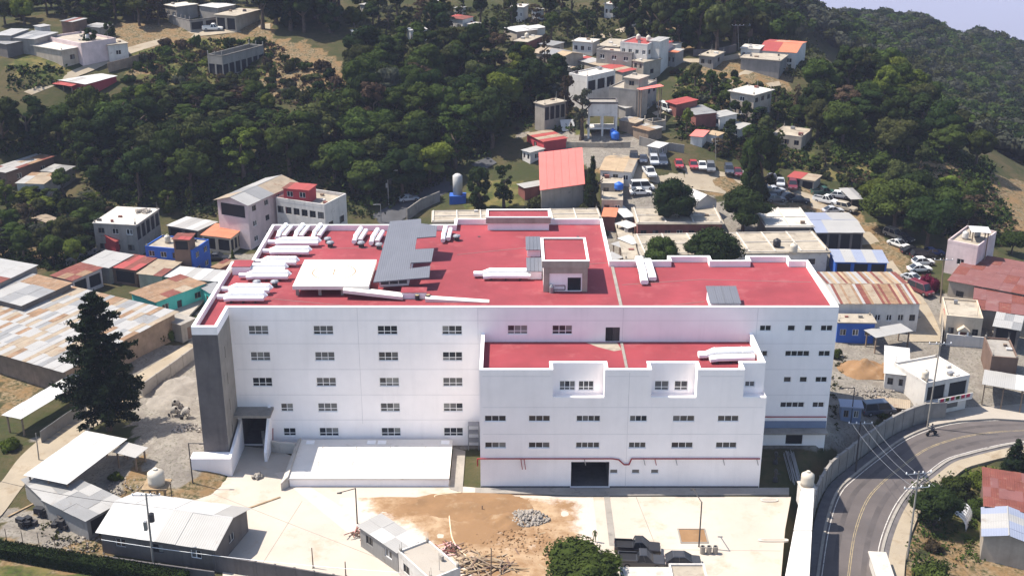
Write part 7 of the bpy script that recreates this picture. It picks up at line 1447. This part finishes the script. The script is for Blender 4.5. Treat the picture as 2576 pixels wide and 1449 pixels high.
for lab, x, y, w2, d2 in (('oval kerbed drain island at the hospital corner', 1935,1258,2.2,.9), ('flat kerbed island before the yard store', 1945,1359,3.6,.7)):
    t = thing('traffic_island', lab, 'island', atz(x,y,.02)); n_ = 20; pl = [(w2/2*math.copysign(abs(math.cos(2*math.pi*i/n_))**.6, math.cos(2*math.pi*i/n_)), d2/2*math.copysign(abs(math.sin(2*math.pi*i/n_))**.8, math.sin(2*math.pi*i/n_))) for i in range(n_)]; q = MB(); q.prism(pl, -.1, .12); q.build('kerb_ring', 'concrete_white', t); q = MB(); q.prism([(a*.82,b*.7) for a, b in pl], .1, .125); q.build('infill', 'apron', t)
pb_ = thing('pipe_bundle', 'bundle of pale scaffold tubes lying beside the hospital corner', 'pipes', atz(1985,1175,.02)); g = random.Random(3)
for i in range(18): q = MB(); x = g.uniform(-.7,.7); q.tube((x,-4+g.uniform(-.6,.6),.1+.06*(i%4)), (x+g.uniform(.2,.9),3.5+g.uniform(-.6,.6),.15+.07*(i%4)), .05, n=5); q.build('tube', 'steel', pb_)
for i, y in enumerate((1165,1210)): t = thing('dark_post', ('dark upright post beside the tubes, nearer the hospital','dark upright post beside the tubes, nearer the yard')[i], 'pump', atz(1950,y,.02)); q = MB(); q.lathe([(0,0),(.35,0),(.3,.5),(.15,.6),(.15,1.3),(.25,1.4),(.2,1.7),(0,1.75)], n=10); q.build('body', 'dark_steel', t); q = MB(); q.tube((0,0,1.2), (.6,.2,.9), .06, n=6); q.build('side_arm', 'dark_steel', t)  # two dark uprights, built as plain posts with a side arm
for i, (x, y) in enumerate(((1705,1190),(1690,1262),(1800,1275))):
    t = thing('cement_mixer', ('dusty cement mixer farthest up the gravel','dusty cement mixer with mouth toward the street','dusty cement mixer nearest the concrete tower')[i], 'mixer', at(*tp('20',x,y)), .8*i, 'cement mixers on the gravel'); q = MB(); q.lathe([(.18,-.6),(.42,-.4),(.55,0),(.5,.3),(.25,.65),(.2,.65)], n=12); o = q.build('drum', 'concrete', t); o.location = (0,0,1.0); o.rotation_euler = (.9,0,0)
    q = MB(); q.path([(-.55,-.4,0),(-.55,0,1.0),(-.55,.5,0)], .05); q.path([(.55,-.4,0),(.55,0,1.0),(.55,.5,0)], .05); q.path([(-.55,-.3,.3),(.55,-.3,.3)], .05); q.build('frame', 'dark_steel', t); q = MB(); q.box(.3,-.35,.35,.75,.15,.8); q.build('motor', 'concrete', t)
    for s in (-1,1): q = MB(); q.tube((s*.6,.5,.25), (s*.7,.5,.25), .25, n=12); q.build('wheel', 'rubber', t)
for i, (x, y) in enumerate(((255,970),(430,870),(585,985))):
    t = thing('scrap_heap', ('dark scrap cart alone in the sand yard','dark scrap stack by the corrugated shed','dark wrecked machine before the sand yard fence')[i], 'scrap', at(*tp('30',x,y))); g = random.Random(i)
    for k in range(7): q = MB(); q.box(-g.uniform(.2,.7),-g.uniform(.2,.5),0,g.uniform(.2,.7),g.uniform(.2,.5),g.uniform(.2,.9)); o = q.build('scrap_piece', g.choice(['black','dark_steel','tank_black']), t); o.location = (g.uniform(-.6,.6), g.uniform(-.5,.5), .02+.1*k); o.rotation_euler.z = g.uniform(0,3)
t = thing('stacked_arches', 'white striped fan of curved arches among the shrubs', 'arches', at(2395,1322), -.55)
for i in range(7):
    vs = []; fs = []; n_ = 8; r0 = 1.75
    for k in range(n_+1):
        a = math.pi*k/n_
        for rr, dy in ((r0,0),(r0,.26),(r0-.12,.26),(r0-.12,0)): vs.append((rr*math.cos(a), .55*i+dy, rr*math.sin(a)*1.05))
    for k in range(n_):
        for j in range(4): fs.append((4*k+j,4*k+(j+1)%4,4*k+4+(j+1)%4,4*k+4+j))
    fs += [(0,1,2,3),(4*n_+3,4*n_+2,4*n_+1,4*n_)]; q = MB(); q.add(vs, fs); q.build('arch_rib', 'trim', t)
for x in (-1.7,1.7): q = MB(); q.box(x-.06,-.05,-.2,x+.06,3.6,.05); q.build('ground_rail', 'steel', t)
house('white box shelter on the pavement at the bottom border', None, (2214,1468), (2250,1470), (2254,1395), 1.7, 'white', 'concrete_white', name='shelter', cat='shelter', bays_f=1, bay_h=(.05,.7))
# flower balcony and sign on the shop, red awning hints
sh = [o for o in C.objects if o.get('label', '').startswith('white flat roofed shop')][0]; W_, D_ = sh['_W'], sh['_D']
q = MB(); q.box(W_*.22,-1.0,2.3,W_+.1,-.01,2.45); q.build('balcony_slab', 'trim', sh); q = MB(); q.box(W_*.22,-1.05,2.46,W_+.1,-.95,3.3); q.build('balcony_rail', 'white', sh)
for i in range(6): q = MB(); x = W_*(.3+.12*i); q.box(x-.3,-1.12,2.75,x+.3,-1.06,3.25); q.build('flower_box', ['flower_red','leaf_lime','flower_red','leaf_mid','flower_red','flower_red'][i], sh)
q = MB(); q.box(W_*.35,-.06,.9,W_*.8,-.02,1.9); q.build('shop_window', 'glass_grey', sh)
cr = [o for o in C.objects if o.get('label', '').startswith('cream house with little')][0]; W_ = cr['_W']; q = MB(); q.box(W_*.36,-.9,0,W_*.4,-.7,2.6); q.box(W_*.6,-.9,0,W_*.64,-.7,2.6); q.build('portico_columns', 'trim', cr); q = MB(); q.add([(W_*.32,-1,2.6),(W_*.68,-1,2.6),(W_*.5,-1,3.4),(W_*.32,0,2.6),(W_*.68,0,2.6),(W_*.5,0,3.4)], [(0,1,2),(3,5,4),(0,2,5,3),(1,4,5,2),(0,3,4,1)]); q.build('portico_gable', 'cream', cr)
# people
def person(label, loc, rz, shirt='cloth_olive', helmet=None, pose='stand'):
    t = thing('person', label, 'person', loc, rz); sit = pose == 'ride'
    J = {'pelvis':(0,0,.95),'chest':(0,0,1.3),'neck':(0,0,1.5),'head':(0,.02,1.62),'top':(0,.02,1.76),'hl':(-.1,0,.9),'hr':(.1,0,.9),'kl':(-.12,.05,.5),'kr':(.12,.02,.5),'al':(-.12,-.03,.09),'ar':(.13,-.05,.09),'fl':(-.13,.14,.05),'fr':(.14,.12,.05),'sl':(-.2,0,1.43),'sr':(.2,0,1.43),'el':(-.26,-.02,1.15),'er':(.26,.03,1.15),'wl':(-.25,.1,.92),'wr':(.24,.16,.95),'gl':(-.24,.14,.83),'gr':(.23,.2,.87)}
    if sit: J.update(kl=(-.2,.42,.72), kr=(.2,.42,.72), al=(-.2,.3,.3), ar=(.2,.3,.3), fl=(-.2,.48,.28), fr=(.2,.48,.28), pelvis=(0,0,.85), hl=(-.12,0,.82), hr=(.12,0,.82), el=(-.3,.2,1.15), er=(.3,.2,1.15), wl=(-.28,.5,1.05), wr=(.28,.5,1.05), gl=(-.28,.6,1.05), gr=(.28,.6,1.05))
    R_ = dict(pelvis=.15,chest=.17,neck=.06,head=.1,top=.08,hl=.1,hr=.1,kl=.065,kr=.065,al=.045,ar=.045,fl=.04,fr=.04,sl=.07,sr=.07,el=.048,er=.048,wl=.034,wr=.034,gl=.04,gr=.04); k = list(J); E_ = [('pelvis','chest'),('chest','neck'),('neck','head'),('head','top'),('pelvis','hl'),('pelvis','hr'),('hl','kl'),('hr','kr'),('kl','al'),('kr','ar'),('al','fl'),('ar','fr'),('chest','sl'),('chest','sr'),('sl','el'),('sr','er'),('el','wl'),('er','wr'),('wl','gl'),('wr','gr')]
    me = bpy.data.meshes.new('body'); me.from_pydata([J[i] for i in k], [(k.index(a), k.index(b)) for a, b in E_], []); o = bpy.data.objects.new('body', me); C.objects.link(o); o.parent = t; sk = o.modifiers.new('skin', 'SKIN'); o.modifiers.new('sub', 'SUBSURF').render_levels = 1
    for i, nme in enumerate(k): me.skin_vertices[0].data[i].radius = (R_[nme], R_[nme]*.8)
    me.skin_vertices[0].data[0].use_root = True; me.materials.append(M[shirt])
    q = MB(); q.lathe([(0,-.14),(.07,-.12),(.1,0),(.09,.09),(0,.13)], (0,.03,1.66), 12); q.build('face', 'skin', t, True)
    q = MB(); q.lathe([(.13,.0),(.125,.05),(.1,.12),(0,.16)], (0,.02,1.68), 12); q.build('helmet' if helmet else 'hair', helmet or 'black', t, True)
    return t
person('worker in white helmet and olive clothes standing beyond the treetop', atz(1496,1362,.03), 2.6, 'cloth_olive', 'trim')
mp = atz(2342,1094,-3.19); mt = thing('motorcycle', 'motorcycle riding along the road bend', 'motorcycle', mp, -1.2); q = MB(); q.hexa([(-.14,-.4,.5),(.14,-.4,.5),(.14,.4,.5),(-.14,.4,.5)], [(-.12,-.5,.8),(.12,-.5,.8),(.1,.45,.88),(-.1,.45,.88)]); q.path([(0,.45,.8),(0,.7,.3)], .05); q.path([(-.32,.45,1.0),(.32,.45,1.0)], .03); q.build('frame', 'car_black', mt)
for y in (-.62,.7): q = MB(); q.tube((-.06,y,.3), (.06,y,.3), .3, n=16); q.build('wheel', 'rubber', mt)
person('rider in dark clothes sitting on the motorcycle', mp+Vector((0,0,.02)), -1.2, 'cloth_dark', 'tank_black', 'ride')
